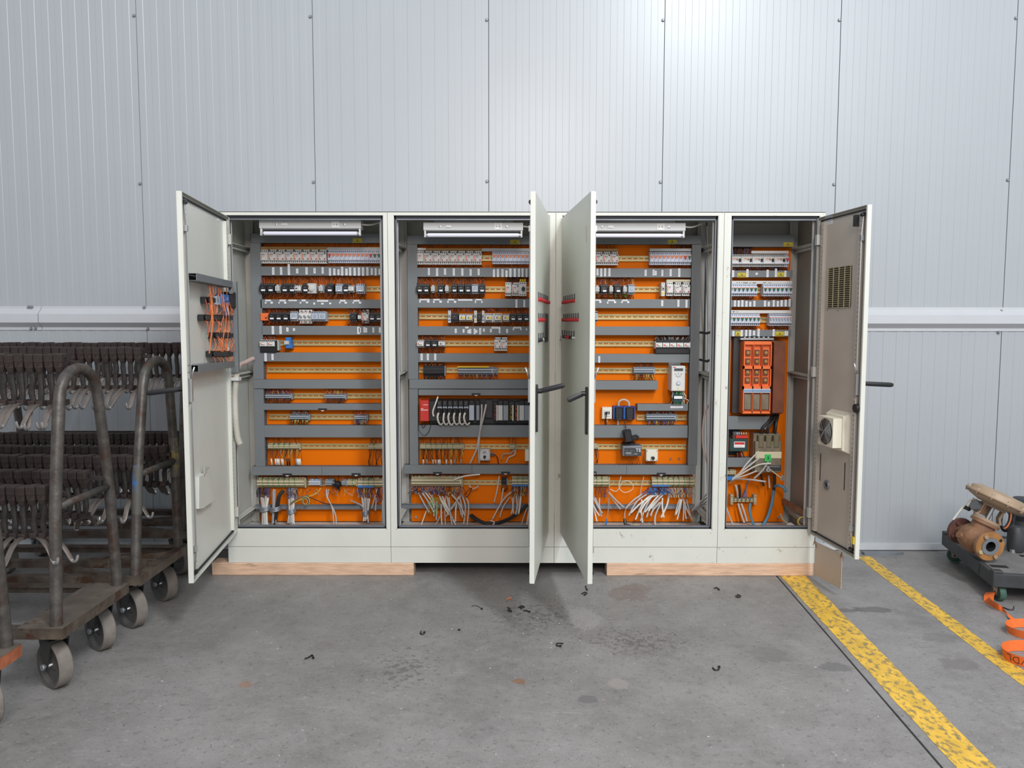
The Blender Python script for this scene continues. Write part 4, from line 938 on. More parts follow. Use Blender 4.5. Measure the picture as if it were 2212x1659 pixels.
x, z = PY(f4(873), 685, 0.32); t = thing('load_switch', 'white switch block with three rotary knobs on the third rail', 'switch', (x, YR, z))
m = MB(); m.box(-0.041, 0.041, -0.05, 0, -0.044, 0.044, 'white', bev=0.002); m.box(-0.041, 0.041, -0.065, -0.05, -0.020, 0.020, 'white', bev=0.002)
for q in range(3): m.cyl((-0.026+q*0.027, -0.052, 0.036), (-0.026+q*0.027, -0.0495, 0.036), 0.004, 'hole', 8); m.cyl((-0.026+q*0.027, -0.052, -0.035), (-0.026+q*0.027, -0.0495, -0.035), 0.004, 'hole', 8)
part('housing', m, t)
for q in range(3):
    m = MB(); xx = -0.027+q*0.027; m.cyl((xx, -0.068, 0), (xx, -0.065, 0), 0.010, 'grey_plastic', 12); m.prism([(xx-0.010, 0.006), (xx-0.004, 0.010), (xx+0.010, -0.006), (xx+0.004, -0.010)], 'y', -0.074, -0.068, 'steel_dull'); part('knob', m, t)
f5 = lambda x: 540+x/5.53
row(0, 'fourth rail', 744, 17, [('whitebox', 'orange', f5(160), 16.4), ('whitebox', 'orange', f5(252), 16.4)])
x, z = PY(f5(215), 747, 0.34); m = MB(); m.box(-0.045, 0.058, -0.07, 0, -0.045, 0.03, 'black', bev=0.003); m.box(0.060, 0.068, -0.05, 0, -0.034, 0.032, 'grey_plastic', bev=0.002)
solo('relay_block', m, 'black base behind the two white relays of the leftmost cabinet', 'relay base', (x, YR, z))
x, z = PY(f5(455), 742, 0.33); t = thing('blue_relay', 'bright blue relay alone on the fourth rail', 'relay', (x, YR, z))
m = MB(); m.box(-0.018, 0.016, -0.055, 0, -0.034, 0.036, 'blue', bev=0.002); m.box(-0.008, 0.022, -0.045, 0, -0.036, -0.010, 'blue'); part('housing', m, t)
m = MB(); m.box(-0.024, 0.006, -0.068, -0.055, -0.010, 0.014, 'grey_plastic', bev=0.002); part('relay_cap', m, t)
row(0, 'sixth rail', 857.5, 13, [('term', 'grey', f5(337), 56), ('term', 'grey', f5(1013), 44)])
row(0, 'seventh rail', 902.5, 13, [('term', 'grey', f5(588), 41), ('term', 'grey', f5(1322), 27)])
row(0, 'eighth rail', 966, 13.5, [('term', 'beige', f5(402), 68), ('term', 'beige', f5(1502), 32)])
row(0, 'bottom rail', 1044, 22, [('term', 'beige', f4(495), 104), ('term', 'white', f4(1030), 25, 15), ('term', 'grey', f4(1265), 18, 15), ('term', 'grey', f4(1497), 9, 14), ('term', 'beige', f4(1620), 20, 15), ('term', 'beige', f4(1930), 58, 21)])
x, z = PY(f4(1390), 1048, 0.34); m = MB(); rn = random.Random(5)
for q in range(26):
    a, b = rn.uniform(0, 6.28), rn.uniform(0, 6.28); c_ = Vector((math.cos(a)*0.018, -0.02+rn.uniform(-0.012, 0.012), math.sin(a)*0.022)); m.tube(smooth_path([c_, c_+Vector((rn.uniform(-.02, .02), -0.018, rn.uniform(-.02, .02))), Vector((math.cos(b)*0.018, -0.012, math.sin(b)*0.022))], 3), 0.0022, 'black', 5)
m.lathe([(0.0, -0.035), (0.018, -0.03), (0.022, -0.015), (0.016, 0)], 'black', axis='y', n=10)
solo('wire_coil', m, 'tangled black wire ball on the bottom rail of the leftmost cabinet', 'wire coil', (x, 0.37, z))
x0, z0 = PY(773, 1050, 0.34); x1, z1 = PY(808, 1053.5, 0.34); m = MB(); m.box(x0, x1, 0.335, 0.342, z1, z0, 'blue'); solo('blue_marker_strip', m, 'blue strip under the beige terminals of the leftmost cabinet', 'marker strip')
# wiring of the leftmost cabinet
wires(0, 563, 830, 526, 540, 26, BRW, 'thin brown wires above the top row of the leftmost cabinet')
wires(0, 563, 826, 569, 577, 60, BRW, 'thin brown wires under the top row of the leftmost cabinet')
wires(0, 563, 790, 615, 596, 95, BRW, 'thin brown wires above the second row of the leftmost cabinet', lean=0.02, y0=0.325)
wires(0, 563, 790, 634, 648, 90, BRW, 'thin brown wires under the second row of the leftmost cabinet', y0=0.325)
wires(0, 568, 705, 677, 667, 50, BRW, 'thin brown wires above the third row of the leftmost cabinet', y0=0.325); wires(0, 568, 705, 694, 705, 55, BRW, 'thin brown wires under the third row of the leftmost cabinet', y0=0.325)
wires(0, 752, 832, 677, 667, 36, BRW, 'thin brown wires above the right end of the third row of the leftmost cabinet', y0=0.325); wires(0, 752, 832, 694, 705, 36, BRW, 'thin brown wires under the right end of the third row of the leftmost cabinet', y0=0.325)
wires(0, 568, 596, 736, 725, 22, BRW, 'thin wires above the white relays of the leftmost cabinet', y0=0.33); wires(0, 615, 622, 752, 762, 5, BRW, 'two thin wires under the blue relay')
wires(0, 576, 628, 852, 842, 40, ('wire_yellow', 'wire_brown', 'wire_red', 'wire_blue'), 'coloured thin wires above the left terminals of the sixth rail'); wires(0, 576, 628, 862, 873, 34, BRW, 'dark thin wires under the left terminals of the sixth rail')
wires(0, 703, 745, 852, 842, 28, ('wire_yellow', 'wire_brown', 'wire_red'), 'coloured thin wires above the right terminals of the sixth rail'); wires(0, 703, 745, 862, 873, 26, BRW, 'dark thin wires under the right terminals of the sixth rail')
wires(0, 628, 668, 897, 888, 20, ('grey_term', 'wire_black'), 'grey thin wires above the left terminals of the seventh rail'); wires(0, 628, 668, 908, 919, 30, ('wire_black', 'wire_black', 'wire_yellow'), 'black and yellow thin wires under the left terminals of the seventh rail')
wires(0, 766, 794, 897, 888, 12, ('wire_red', 'wire_black'), 'red thin wires above the right terminals of the seventh rail'); wires(0, 766, 794, 908, 919, 22, ('wire_yellow', 'wire_black', 'blue'), 'yellow and blue thin wires under the right terminals of the seventh rail')
wires(0, 580, 650, 960, 947, 16, BRW+('wire_yellow',), 'thin wires above the beige terminals of the eighth rail'); wires(0, 580, 650, 972, 996, 26, ('wire_black', 'wire_yellow', 'wire_blue', 'wire_brown'), 'thin wires between the beige terminals and the white cable ends')
wires(0, 798, 828, 958, 947, 12, BRW, 'thin wires above the right terminals of the eighth rail'); wires(0, 797, 830, 972, 1006, 14, ('wire_black', 'wire_brown'), 'loose dark wires at the right end of the eighth rail', wob=0.025)
wires(0, 556, 830, 1037, 1029, 60, BRW+('wire_blue', 'wire_orange'), 'thin wires between the lowest duct and the bottom terminals of the leftmost cabinet', lean=0.02)
# second cabinet rows
g6 = lambda x: 860+x/5.927
row(1, 'top rail', 556.8, 29, [('feed', '', g6(280), 14.5)]+[('motor', '', g6(326+106*(q+0.5)), 17.7) for q in range(7)]+[('mcb', 'o', 1062.5+8.9*(q+0.5), 8.85, 26.5) for q in range(9)])
strip(1, 919, 1039.7, 536.5, 541.5, 'brown_strip', 'brown strip above the motor breakers of the second cabinet'); strip(1, 900, 919, 536, 541, 'white', 'short white strip above the feed block of the second cabinet'); strip(1, 1040, 1172, 536.5, 542.5, 'grey_plastic', 'grey strip above the pale breakers of the second cabinet')
row(1, 'second rail', 624.5, 20.5, [('black', '', g6(x), 14.3) for x in (273, 355, 542, 715, 803, 890, 1068)]+[('aux', '', g6(443), 8.5, 16.5), ('aux', '', g6(620), 8.5, 16.5), ('grey', 'tag', g6(980), 14.6, 20.5),
    ('feed', '', g6(1408), 13.5, 29), ('motor', '', g6(1500), 15, 28)])
x, z = PY(g6(1592), 624, 0.32); t = thing('motor_switch', 'white breaker with a big black rotary knob on the second rail', 'switch', (x, YR, z))
m = MB(); m.box(-0.024, 0.024, -0.06, 0, -0.045, 0.045, 'white', bev=0.002)
for q in range(3):
    for zz in (0.036, -0.036): m.cyl((-0.014+q*0.014, -0.062, zz), (-0.014+q*0.014, -0.0595, zz), 0.0038, 'hole', 6)
part('housing', m, t); m = MB(); m.cyl((0.004, -0.078, 0), (0.004, -0.06, 0), 0.012, 'black', 12); m.box(0.0, 0.008, -0.084, -0.078, -0.017, 0.015, 'black'); part('knob', m, t)
m = MB()
for q in range(3): m.cyl((-0.014+q*0.014, -0.05, 0.047), (-0.014+q*0.014, -0.05, 0.062), 0.0055, 'yellow', 8)
part('terminal_cap', m, t, label='yellow terminal caps')
row(1, 'third rail', 686, 17.5, [('black', '', g6(x), 14.3) for x in (1467, 1553, 1636)]+[('slim', 'blue', g6(658), 6.5, 26, 684.5), ('blackbare', '', g6(722), 15.5, 19), ('slim', '', g6(990), 6.5, 26, 684.5), ('slim', 'blue', g6(1088), 5.5, 26, 684.5), ('blackbare', '', g6(1040), 10, 19)])
row(1, 'third rail front', 686.5, 15.5, [('whitebox', 'yellow', g6(x), 14, h) for x, h in ((818, 16), (908, 16), (1158, 17), (1274, 17), (1380, 17))], yr=YR-0.012)
x0, z1 = PY(1043, 677, 0.34); x1, z0 = PY(1084, 697, 0.34); m = MB(); m.box(x0, x1, 0.342, YR, z0, z1, 'white', bev=0.002)
for q in range(7):
    xx = x0+(x1-x0)*(q+0.5)/7; m.cyl((xx, 0.340, z1-0.006), (xx, 0.343, z1-0.006), 0.0035, 'hole', 6)
solo('relay_block', m, 'white base plate behind the yellow-labelled relays of the second cabinet', 'relay base')
x0, z1 = PY(1035, 687, 0.33); x1, z0 = PY(1046, 692.5, 0.33); m = MB(); m.prism([(x0, z1), (x0+0.008, z1), (x0+0.010, z0+0.006), (x1, z0+0.006), (x1, z0), (x0+0.003, z0)], 'y', 0.326, 0.336, 'yellow'); solo('yellow_clip', m, 'bent yellow clip beside the white relay base', 'clip')
row(1, 'fourth rail', 743, 16, [('black', '', g6(376), 14.5), ('black', '', g6(462), 14.5), ('whitebox', 'orange', g6(284), 15.5), ('whitebox', 'dark', g6(555), 15, 13), ('motor', '', g6(1271), 14.3, 29, 743.5), ('motor', '', g6(1356), 14.3, 29, 743.5)])
row(1, 'fifth rail', 801, 19, [('term', 'black', 937, 46, 23), ('term', 'grey', 1027, 75, 18), ('term', 'grey', 1068, 9, 16)])
x0, z1 = PY(988, 791.5, 0.345); x1, z0 = PY(1056, 794, 0.345); m = MB(); m.box(x0, x1, 0.342, 0.36, z0, z1, 'yellow'); solo('marker_strip', m, 'yellow strip on top of the grey terminals of the fifth rail', 'marker strip')
row(1, 'eighth rail', 965.5, 13.5, [('term', 'beige', 954, 93), ('term', 'beige', 1107, 12)])
row(1, 'bottom rail', 1040.5, 23, [('term', 'beige', 943.5, 110), ('term', 'black', 1089, 12, 15), ('term', 'beige', 1139, 66)])
x0, z0 = PY(1106, 1047, 0.34); x1, z1 = PY(1172, 1050, 0.34); m = MB(); m.box(x0, x1, 0.335, 0.342, z1, z0, 'blue'); solo('blue_marker_strip', m, 'blue strip under the right beige terminals of the second cabinet', 'marker strip')
# rack controller
px = lambda x: 820+x/3.456
py_ = lambda y: 800+y/3.456
x0, z1 = PY(px(370), py_(215), 0.36); x1, z0 = PY(1174, py_(402), 0.36)
t = thing('rack_controller', 'black controller rack with plug-in modules below the fifth rail', 'controller', (x0, YPL, z0)); W_, H_ = x1-x0, z1-z0
m = MB(); m.box(0, W_, -0.03, 0, 0.0, H_, 'black', bev=0.002); part('backplane', m, t)
def modbox(u0, u1, v0, v1, y0, k, nm='module', lab=None, extra=None):
    a0_, b1_ = PY(u0, v0, YPL+y0); a1_, b0_ = PY(u1, v1, YPL+y0); m = MB(); m.box(a0_-x0, a1_-x0, y0, -0.03, b0_-z0, b1_-z0, k, bev=0.0015)
    if extra: extra(m, a0_-x0, a1_-x0, b0_-z0, b1_-z0, y0)
    return part(nm, m, t, label=lab)
modbox(px(303), px(368), py_(226), py_(381), -0.115, 'red', 'power_module', 'red power module', lambda m, a, b, c, d, y: (m.box(a+0.004, b-0.004, y-0.001, y, c+(d-c)*0.52, c+(d-c)*0.55, 'paper'), m.box(a+0.02, b-0.004, y-0.001, y, d-0.03, d-0.027, 'paper'), m.box(a+0.004, a+0.02, y-0.001, y, d-0.055, d-0.052, 'paper')))
modbox(px(370), px(428), py_(232), py_(378), -0.08, 'black_soft')
for q in range(6):
    u0 = px(430+q*39.5); u1 = px(430+q*39.5+37.5)
    def ex(m, a, b, c, d, y):
        m.box(a+0.002, b-0.002, y-0.003, y, d-0.052, d-0.040, 'grey_blue'); m.box(a+0.006, b-0.008, y-0.016, y, d-0.10, d-0.055, 'black', bev=0.003); m.box(a+0.004, b-0.004, y-0.010, y, c+0.02, d-0.10, 'black_soft', bev=0.002); m.box(a+0.008, b-0.010, y-0.004, y, d-0.03, d-0.008, 'label_holder')
    modbox(u0, u1, py_(226), py_(385), -0.10, 'black', extra=ex)
for a_, b_, k in ((668, 706, 'grey_blue'), (722, 746, 'grey_term'), (884, 919, 'grey_plastic'), (923, 961, 'grey_term'), (1044, 1080, 'grey_plastic'), (1083, 1118, 'grey_term'), (1121, 1150, 'grey_term'), (1152, 1180, 'grey_plastic')):
    modbox(px(a_), px(b_), py_(262), py_(374), -0.10, k, lab='grey fronted module'); modbox(px(a_), px(b_), py_(226), py_(258), -0.085, 'black')
modbox(px(790), px(842), py_(222), py_(355), -0.06, 'black_soft'); modbox(px(853), px(880), py_(235), py_(374), -0.08, 'black')
for a_ in (965, 1012): modbox(px(a_), px(a_+40), py_(235), py_(372), -0.07, 'black_soft')
wm = MB(); rn = random.Random(2)
for c0, k in ((866, 'wire_red'), (985, 'yellow'), (1022, 'wire_orange')):
    for q in range(12):
        a_, b_ = PY(px(c0-8+rn.uniform(-4, 4)), py_(265+q*9), 0.315); c_, d_ = PY(px(c0+12), py_(265+q*9+rn.uniform(-4, 8)), 0.315); wm.tube(smooth_path([(a_-x0, -0.075, b_-z0), ((a_+c_)/2-x0, -0.10, (b_+d_)/2-z0+rn.uniform(-.01, .01)), (c_-x0, -0.08, d_-z0)], 3), 0.0016, k, 4)
    u_ = px(c0+10); a_, b_ = PY(u_, py_(318), 0.31); wm.box(a_-x0-0.004, a_-x0+0.005, -0.095, -0.07, b_-z0-0.05, b_-z0+0.05, 'grey_plastic')
part('module_wiring', wm, t, label='yellow, red and orange thin wires', kind='stuff')
for q in range(6):
    u = px(447+q*39.5); pts = []
    for du, v, y in ((0, 305, 0.285), (-3+rn.uniform(-1, 1), 345, 0.275), (-2, 385, 0.28), (3, 408+rn.uniform(-3, 3), 0.30), (8, 392, 0.318)):
        x, z = PY(u+du, py_(v), y); pts.append((x, y, z))
    m = MB(); m.tube(smooth_path(pts, 5), 0.0065, 'cable_white', 8); solo('plug_cable', m, f'thick white looped cable, {ORD[q]} from the left, under the controller rack', 'cable', group='white looped cables of the controller rack')
    x, z = PY(u, py_(308), 0.285); m = MB(); m.box(-0.008, 0.008, -0.012, 0.008, -0.008, 0.022, 'black', bev=0.003); solo('cable_plug', m, f'black plug, {ORD[q]} from the left, on the controller rack', 'plug', (x, 0.285, z), group='black plugs of the controller rack')
def cab_(pts, r, k, name, lab, cat='cable', group=None, n=7, kk=5):
    P_ = []
    for u, v, y in pts: x, z = PY(u, v, y); P_.append((x, y, z))
    m = MB(); m.tube(smooth_path(P_, kk), r, k, n); return solo(name, m, lab, cat, group=group)
cab_([(px(436), py_(198), 0.30), (px(420), py_(245), 0.29), (px(398), py_(310), 0.285), (px(405), py_(345), 0.285)], 0.005, 'cable_white', 'cable', 'single pale cable rising left of the black plugs')
cab_([(px(795), py_(255), 0.27), (px(780), py_(330), 0.26), (px(745), py_(480), 0.30), (px(725), py_(590), 0.33), (px(678), py_(694), 0.36)], 0.0058, 'cable', 'cable', 'long pale cable running from the rack down left to the lowest duct')
cab_([(px(763), py_(255), 0.27), (px(762), py_(330), 0.26), (px(748), py_(480), 0.30), (px(740), py_(590), 0.33), (px(745), py_(694), 0.36)], 0.0055, 'cable', 'cable', 'long pale cable hanging straight past the switch box')
cab_([(px(300), py_(375), 0.33), (px(293), py_(440), 0.31), (px(330), py_(488), 0.30), (px(370), py_(455), 0.31), (px(392), py_(370), 0.32)], 0.002, 'wire_black', 'wire', 'thin black wire loop below the red power module', 'wire')
cab_([(px(310), py_(390), 0.33), (px(325), py_(430), 0.32), (px(345), py_(405), 0.32), (px(335), py_(385), 0.33)], 0.0018, 'wire_black', 'wire', 'small black wire loop under the red power module', 'wire')
# plates, sockets and boxes low in the second and third cabinet
def switchbox(i, u0, u1, v0, v1, lab, knob=(0.5, 0.42), yy=0.34):
    x0, z1 = PY(u0, v0, yy); x1, z0 = PY(u1, v1, yy); t = thing('switch_box', lab, 'switch', ((x0+x1)/2, YPL, (z0+z1)/2)); w, h = (x1-x0)/2, (z1-z0)/2
    m = MB(); m.box(-w, w, -0.06, 0, -h, h, 'cream' if i == 2 else 'grey_plastic', bev=0.004); part('housing', m, t)
    m = MB()
    for a_ in (-1, 1):
        for b_ in (-1, 1): m.cyl((a_*w*0.8, -0.062, b_*h*0.8), (a_*w*0.8, -0.0595, b_*h*0.8), 0.0035, 'steel_dull', 6)
    part('screw', m, t)
    kx, kz = w*(2*knob[0]-1), h*(1-2*(1-knob[1])) if 0 else h*(2*knob[1]-1)
    m = MB(); m.cyl((kx, -0.064, kz), (kx, -0.06, kz), 0.014, 'chrome', 14); m.cyl((kx, -0.080, kz), (kx, -0.064, kz), 0.010, 'black', 12); m.box(kx-0.003, kx+0.003, -0.086, -0.08, kz-0.011, kz+0.011, 'black'); part('knob', m, t)
    if i == 1: m = MB(); m.box(-w*0.4, w*0.25, -0.0615, -0.06, h*0.25, h*0.7, 'cable_grey'); part('name_field', m, t)
    return t
switchbox(1, px(748), px(826), py_(590), py_(675), 'small grey switch box with a black knob below the controller rack', (0.48, 0.36))
cab_([(px(826), py_(628), 0.35), (px(850), py_(625), 0.35), (px(880), py_(650), 0.36), (px(888), py_(700), 0.37)], 0.003, 'wire_black', 'wire', 'black wire leaving the grey switch box', 'wire')
m = MB(); x, z = PY(px(842), py_(627), 0.355); m.cyl((x-0.022, 0.362, z), (x+0.014, 0.362, z), 0.010, 'steel_dull', 10); solo('cable_gland', m, 'grey gland on the side of the grey switch box', 'gland')
x0, z1 = PY(1134.5, 971.5, 0.34); x1, z0 = PY(1168, 997, 0.34); t = thing('wall_socket', 'cream socket box half hidden by the second cabinet door', 'socket', ((x0+x1)/2, YPL, (z0+z1)/2)); w, h = (x1-x0)/2, (z1-z0)/2
m = MB(); m.box(-w, w, -0.05, 0, -h, h, 'cream', bev=0.004); part('housing', m, t); m = MB(); m.box(-w*0.45, w*0.45, -0.053, -0.05, -h*0.5, h*0.5, 'white', bev=0.002); m.box(-w*0.3, -w*0.1, -0.054, -0.053, -h*0.2, h*0.2, 'hole'); part('outlet', m, t)
cab_([(1111, 971, 0.35), (1104, 979, 0.35), (1088, 981, 0.355), (1084, 992, 0.36)], 0.0045, 'cable_grey', 'cable', 'cut cable under the short beige terminals, left one', 'cable')
cab_([(1113, 971, 0.35), (1112, 982, 0.35), (1100, 988, 0.355), (1094, 1000, 0.36)], 0.0045, 'cable', 'cable', 'cut cable under the short beige terminals, right one', 'cable')
BV = ('wire_blue', 'wire_blue', 'wire_black')
wires(1, 902, 1140, 529, 537, 28, BRW, 'thin brown wires above the top row of the second cabinet'); wires(1, 900, 1141, 572, 578.5, 60, BRW, 'thin brown wires under the top row of the second cabinet')
wires(1, 900, 1046, 614, 598, 80, BRW, 'thin brown wires above the second row of the second cabinet', lean=0.015, y0=0.325); wires(1, 900, 1046, 634, 646, 75, BRW, 'thin brown wires under the second row of the second cabinet', y0=0.325)
wires(1, 1092, 1142, 610, 599, 26, ('wire_black',), 'black wires above the rotary knob breaker', r=0.002); wires(1, 1092, 1142, 638, 646, 24, BRW, 'thin brown wires under the rotary knob breaker')
wires(1, 968, 1100, 673, 666, 36, ('wire_red', 'wire_brown', 'wire_black', 'wire_blue'), 'coloured wires above the third row of the second cabinet', y0=0.32, r=0.0018); wires(1, 968, 1170, 694, 705, 75, BRW, 'thin dark wires under the third row of the second cabinet', y0=0.325); wires(1, 1102, 1170, 676, 666, 34, BRW, 'thin brown wires above the right black contactors of the second cabinet', y0=0.325)
wires(1, 900, 962, 734, 725, 30, BRW+('wire_red', 'wire_orange'), 'thin wires above the fourth row of the second cabinet', y0=0.33); wires(1, 902, 962, 752, 763, 34, BRW+('wire_orange',), 'thin wires under the fourth row of the second cabinet')
wires(1, 915, 960, 812, 820, 30, ('wire_black', 'wire_black', 'wire_brown'), 'black wires under the black terminals', r=0.002); wires(1, 914, 960, 790, 783, 20, ('wire_brown', 'wire_orange', 'wire_black'), 'thin wires above the black terminals')
wires(1, 990, 1072, 809, 820, 44, ('wire_blue', 'wire_blue', 'wire_brown', 'wire_yellow', 'blue_dark'), 'blue and brown thin wires under the grey terminals of the fifth rail')
wires(1, 908, 1002, 959, 945, 26, BRW+('wire_yellow',), 'thin wires above the beige terminals of the eighth rail, second cabinet'); wires(1, 908, 1000, 971, 996, 44, ('wire_black', 'wire_yellow', 'wire_brown', 'wire_black'), 'thin wires between the beige terminals and cable ends, second cabinet')
wires(1, 1098, 1114, 958, 945, 6, BRW, 'thin wires above the short beige terminals')
wires(1, 888, 1000, 1030, 1024.5, 30, BRW, 'thin wires above the bottom terminals of the second cabinet')

# third cabinet rows
row(2, 'top rail', 557.5, 28.5, [('motor', '', 1285+17*(q+0.5)-0.5, 16.8) for q in range(-2, 3)]+[('mcb', c, 1402.8+8.98*(q+0.5), 8.9, 27) for q, c in enumerate('oooooooorg')])
strip(2, 1235, 1334.8, 536.5, 542, 'brown_strip', 'brown strip above the motor breakers of the third cabinet'); strip(2, 1403, 1492.5, 536, 542, 'grey_plastic', 'grey strip above the pale breakers of the third cabinet')
h7 = lambda x: 1180+x/3.95
row(2, 'second rail', 624.5, 20.5, [('black', '', h7(490), 14.6), ('black', '', h7(608), 14.6), ('aux', '', h7(435), 8.5, 17), ('aux', '', h7(552), 8.5, 17), ('aux', '', h7(670), 8.5, 17), ('grey', '', h7(725), 14.6, 21),
    ('slim', '', h7(990), 8, 29), ('feed', '', h7(1054), 14, 30, 623), ('motor', '', h7(1121), 16, 29, 623.5), ('motor', '', h7(1192), 17, 29, 623.5)])
strip(2, h7(1025), h7(1228), 603, 608, 'beige_light', 'beige strip above the white breakers at the right of the third cabinet')
row(2, 'third rail', 683.5, 23, [('grey', '', h7(424), 7)])
row(2, 'fourth rail', 744.5, 16, [('whitebox', 'orange', h7(960+q*60), 14.8) for q in range(5)])
x, z = PY(h7(1080), 748, 0.34); m = MB(); m.box(-0.115, 0.105, -0.065, 0, -0.045, 0.045, 'black', bev=0.003); solo('relay_block', m, 'black base behind the five white relays of the third cabinet', 'relay base', (x, YR, z))
row(2, 'fifth rail', 800, 16, [('term', 'grey', 1390.5, 44)])
row(2, 'seventh rail', 901, 16, [('term', 'grey', 1428, 64)])
row(2, 'eighth rail', 965, 13, [('term', 'beige', 1275, 34)])
row(2, 'bottom rail', 1040.5, 23, [('term', 'beige', 1285, 62), ('term', 'beige', 1455, 94)])
x0, z0 = PY(1409, 1047, 0.34); x1, z1 = PY(1447, 1050, 0.34); m = MB(); m.box(x0, x1, 0.335, 0.342, z1, z0, 'blue'); solo('blue_marker_strip', m, 'blue strip under the right beige terminals of the third cabinet', 'marker strip')
lx = lambda x: 1180+x/3.457
ly = lambda y: 800+y/3.457
# drive
x0, z1 = PY(1451.5, 790, 0.27); x1, z0 = PY(1479.5, 844, 0.27); xm = (x0+x1)/2; t = thing('frequency_drive', 'tall white drive with display and keypad at the right of the third cabinet', 'drive', (xm, YPL, z0)); w, h = (x1-x0)/2, z1-z0
m = MB(); m.box(-w*1.02, w*1.02, -0.13, 0, 0, h, 'white', bev=0.004); m.box(-w*0.9, w*0.9, -0.003, 0, h, h+0.022, 'steel'); part('housing', m, t)
m = MB(); m.box(-w*0.7, w*0.7, -0.132, -0.13, h*0.80, h*0.92, 'steel_dull'); m.box(-w*0.6, w*0.6, -0.133, -0.132, h*0.82, h*0.90, 'label_holder'); part('display', m, t)
m = MB()
for a_, b_ in ((-.45, .7), (0, .72), (.45, .7), (-.25, .62), (.25, .62), (0, .59)): m.cyl((a_*w, -0.134, b_*h), (a_*w, -0.13, b_*h), 0.0055, 'grey_plastic', 8)
part('keypad', m, t)
m = MB(); m.cyl((0, -0.136, h*0.32), (0, -0.13, h*0.32), 0.014, 'grey_blue', 16); m.cyl((0, -0.139, h*0.32), (0, -0.136, h*0.32), 0.008, 'white', 12); part('dial', m, t)
m = MB(); m.add([(-0.008, -0.1312, h*0.08), (0.006, -0.1312, h*0.08), (-0.001, -0.1312, h*0.14)], [(0, 1, 2)], 'yellow'); m.box(-w*0.85, -w*0.4, -0.1308, -0.13, h*0.94, h*0.97, 'red'); part('warning_mark', m, t)
wires(2, 1453, 1477, 845, 872, 30, ('green', 'cable_white', 'wire_black', 'blue', 'wire_black'), 'tangle of green, white and black wires under the white drive', y0=0.32, y1=0.33, r=0.003, wob=0.02, lean=0.03)
m = MB(); x, z = PY(1465, 858, 0.30); m.box(x-0.028, x+0.026, 0.29, 0.31, z-0.008, z+0.010, 'paper', bev=0.002); m.box(x-0.03, x+0.03, 0.30, 0.38, z-0.03, z+0.02, 'dark_green'); solo('drive_terminals', m, 'white plug row in the wire tangle below the drive', 'plug')
# white data socket and blue twin sockets
x0, z1 = PY(lx(418), ly(275), 0.36); x1, z0 = PY(lx(491), ly(362), 0.36); t = thing('data_socket', 'cream data socket with a black cable on the orange plate', 'socket', ((x0+x1)/2, YPL, (z0+z1)/2)); w, h = (x1-x0)/2, (z1-z0)/2
m = MB(); m.box(-w, w, -0.04, 0, -h, h, 'cream', bev=0.003); m.box(-w*0.62, w*0.62, -0.044, -0.04, -h*0.55, h*0.62, 'white', bev=0.002); part('housing', m, t); m = MB()
for q in range(2): m.box(-0.004+q*0.012, 0.004+q*0.012, -0.0455, -0.044, -0.006, 0.012, 'hole')
part('port', m, t); m = MB(); m.tube(smooth_path([(-0.004, -0.055, -0.002), (-0.010, -0.06, -0.03), (-0.012, -0.04, -0.06), (-0.006, -0.015, -0.085)], 4), 0.0035, 'wire_black', 6); m.box(-0.014, -0.001, -0.06, -0.044, -0.006, 0.010, 'black', bev=0.002); part('black_lead', m, t)
m = MB(); m.tube([(0.004, -0.02, -h), (0.006, -0.015, -h-0.035)], 0.004, 'cable', 6); part('lead', m, t)
for q, (a_, b_) in enumerate(((503, 582), (584, 663))):
    x0, z1 = PY(lx(a_), ly(268), 0.34); x1, z0 = PY(lx(b_), ly(368), 0.34); t = thing('blue_socket', f'blue and black covered socket, {"left" if q == 0 else "right"} one of the pair', 'socket', ((x0+x1)/2, YPL, (z0+z1)/2), group='blue twin sockets'); w, h = (x1-x0)/2, (z1-z0)/2
    m = MB(); m.box(-w, w, -0.045, 0, -h, h, 'blue_dark', bev=0.006); m.box(-w, -w*0.8, -0.055, -0.045, -h*0.9, h*0.9, 'blue', bev=0.002); m.box(w*0.8, w, -0.055, -0.045, -h*0.9, h*0.9, 'blue_dark', bev=0.002); part('housing', m, t)
    m = MB(); m.box(-w*0.70, w*0.70, -0.068, -0.045, -h*0.78, h*0.85, 'black', bev=0.005); m.box(-w*0.5, w*0.5, -0.072, -0.068, -h*0.95, -h*0.7, 'black_soft', bev=0.002)
    for zz in range(5): m.box(-w*0.6, w*0.6, -0.0695, -0.068, -h*0.5+zz*h*0.26, -h*0.46+zz*h*0.26, 'label_holder')
    part('flap', m, t)
cab_([(lx(540), ly(265), 0.36), (lx(545), ly(232), 0.36), (lx(580), ly(216), 0.36), (lx(614), ly(234), 0.36), (lx(620), ly(265), 0.36)], 0.006, 'cable', 'cable', 'pale cable arching over the blue twin sockets')
cab_([(lx(536), ly(368), 0.37), (lx(535), ly(408), 0.375)], 0.006, 'cable', 'cable', 'short pale cable under the blue twin sockets')
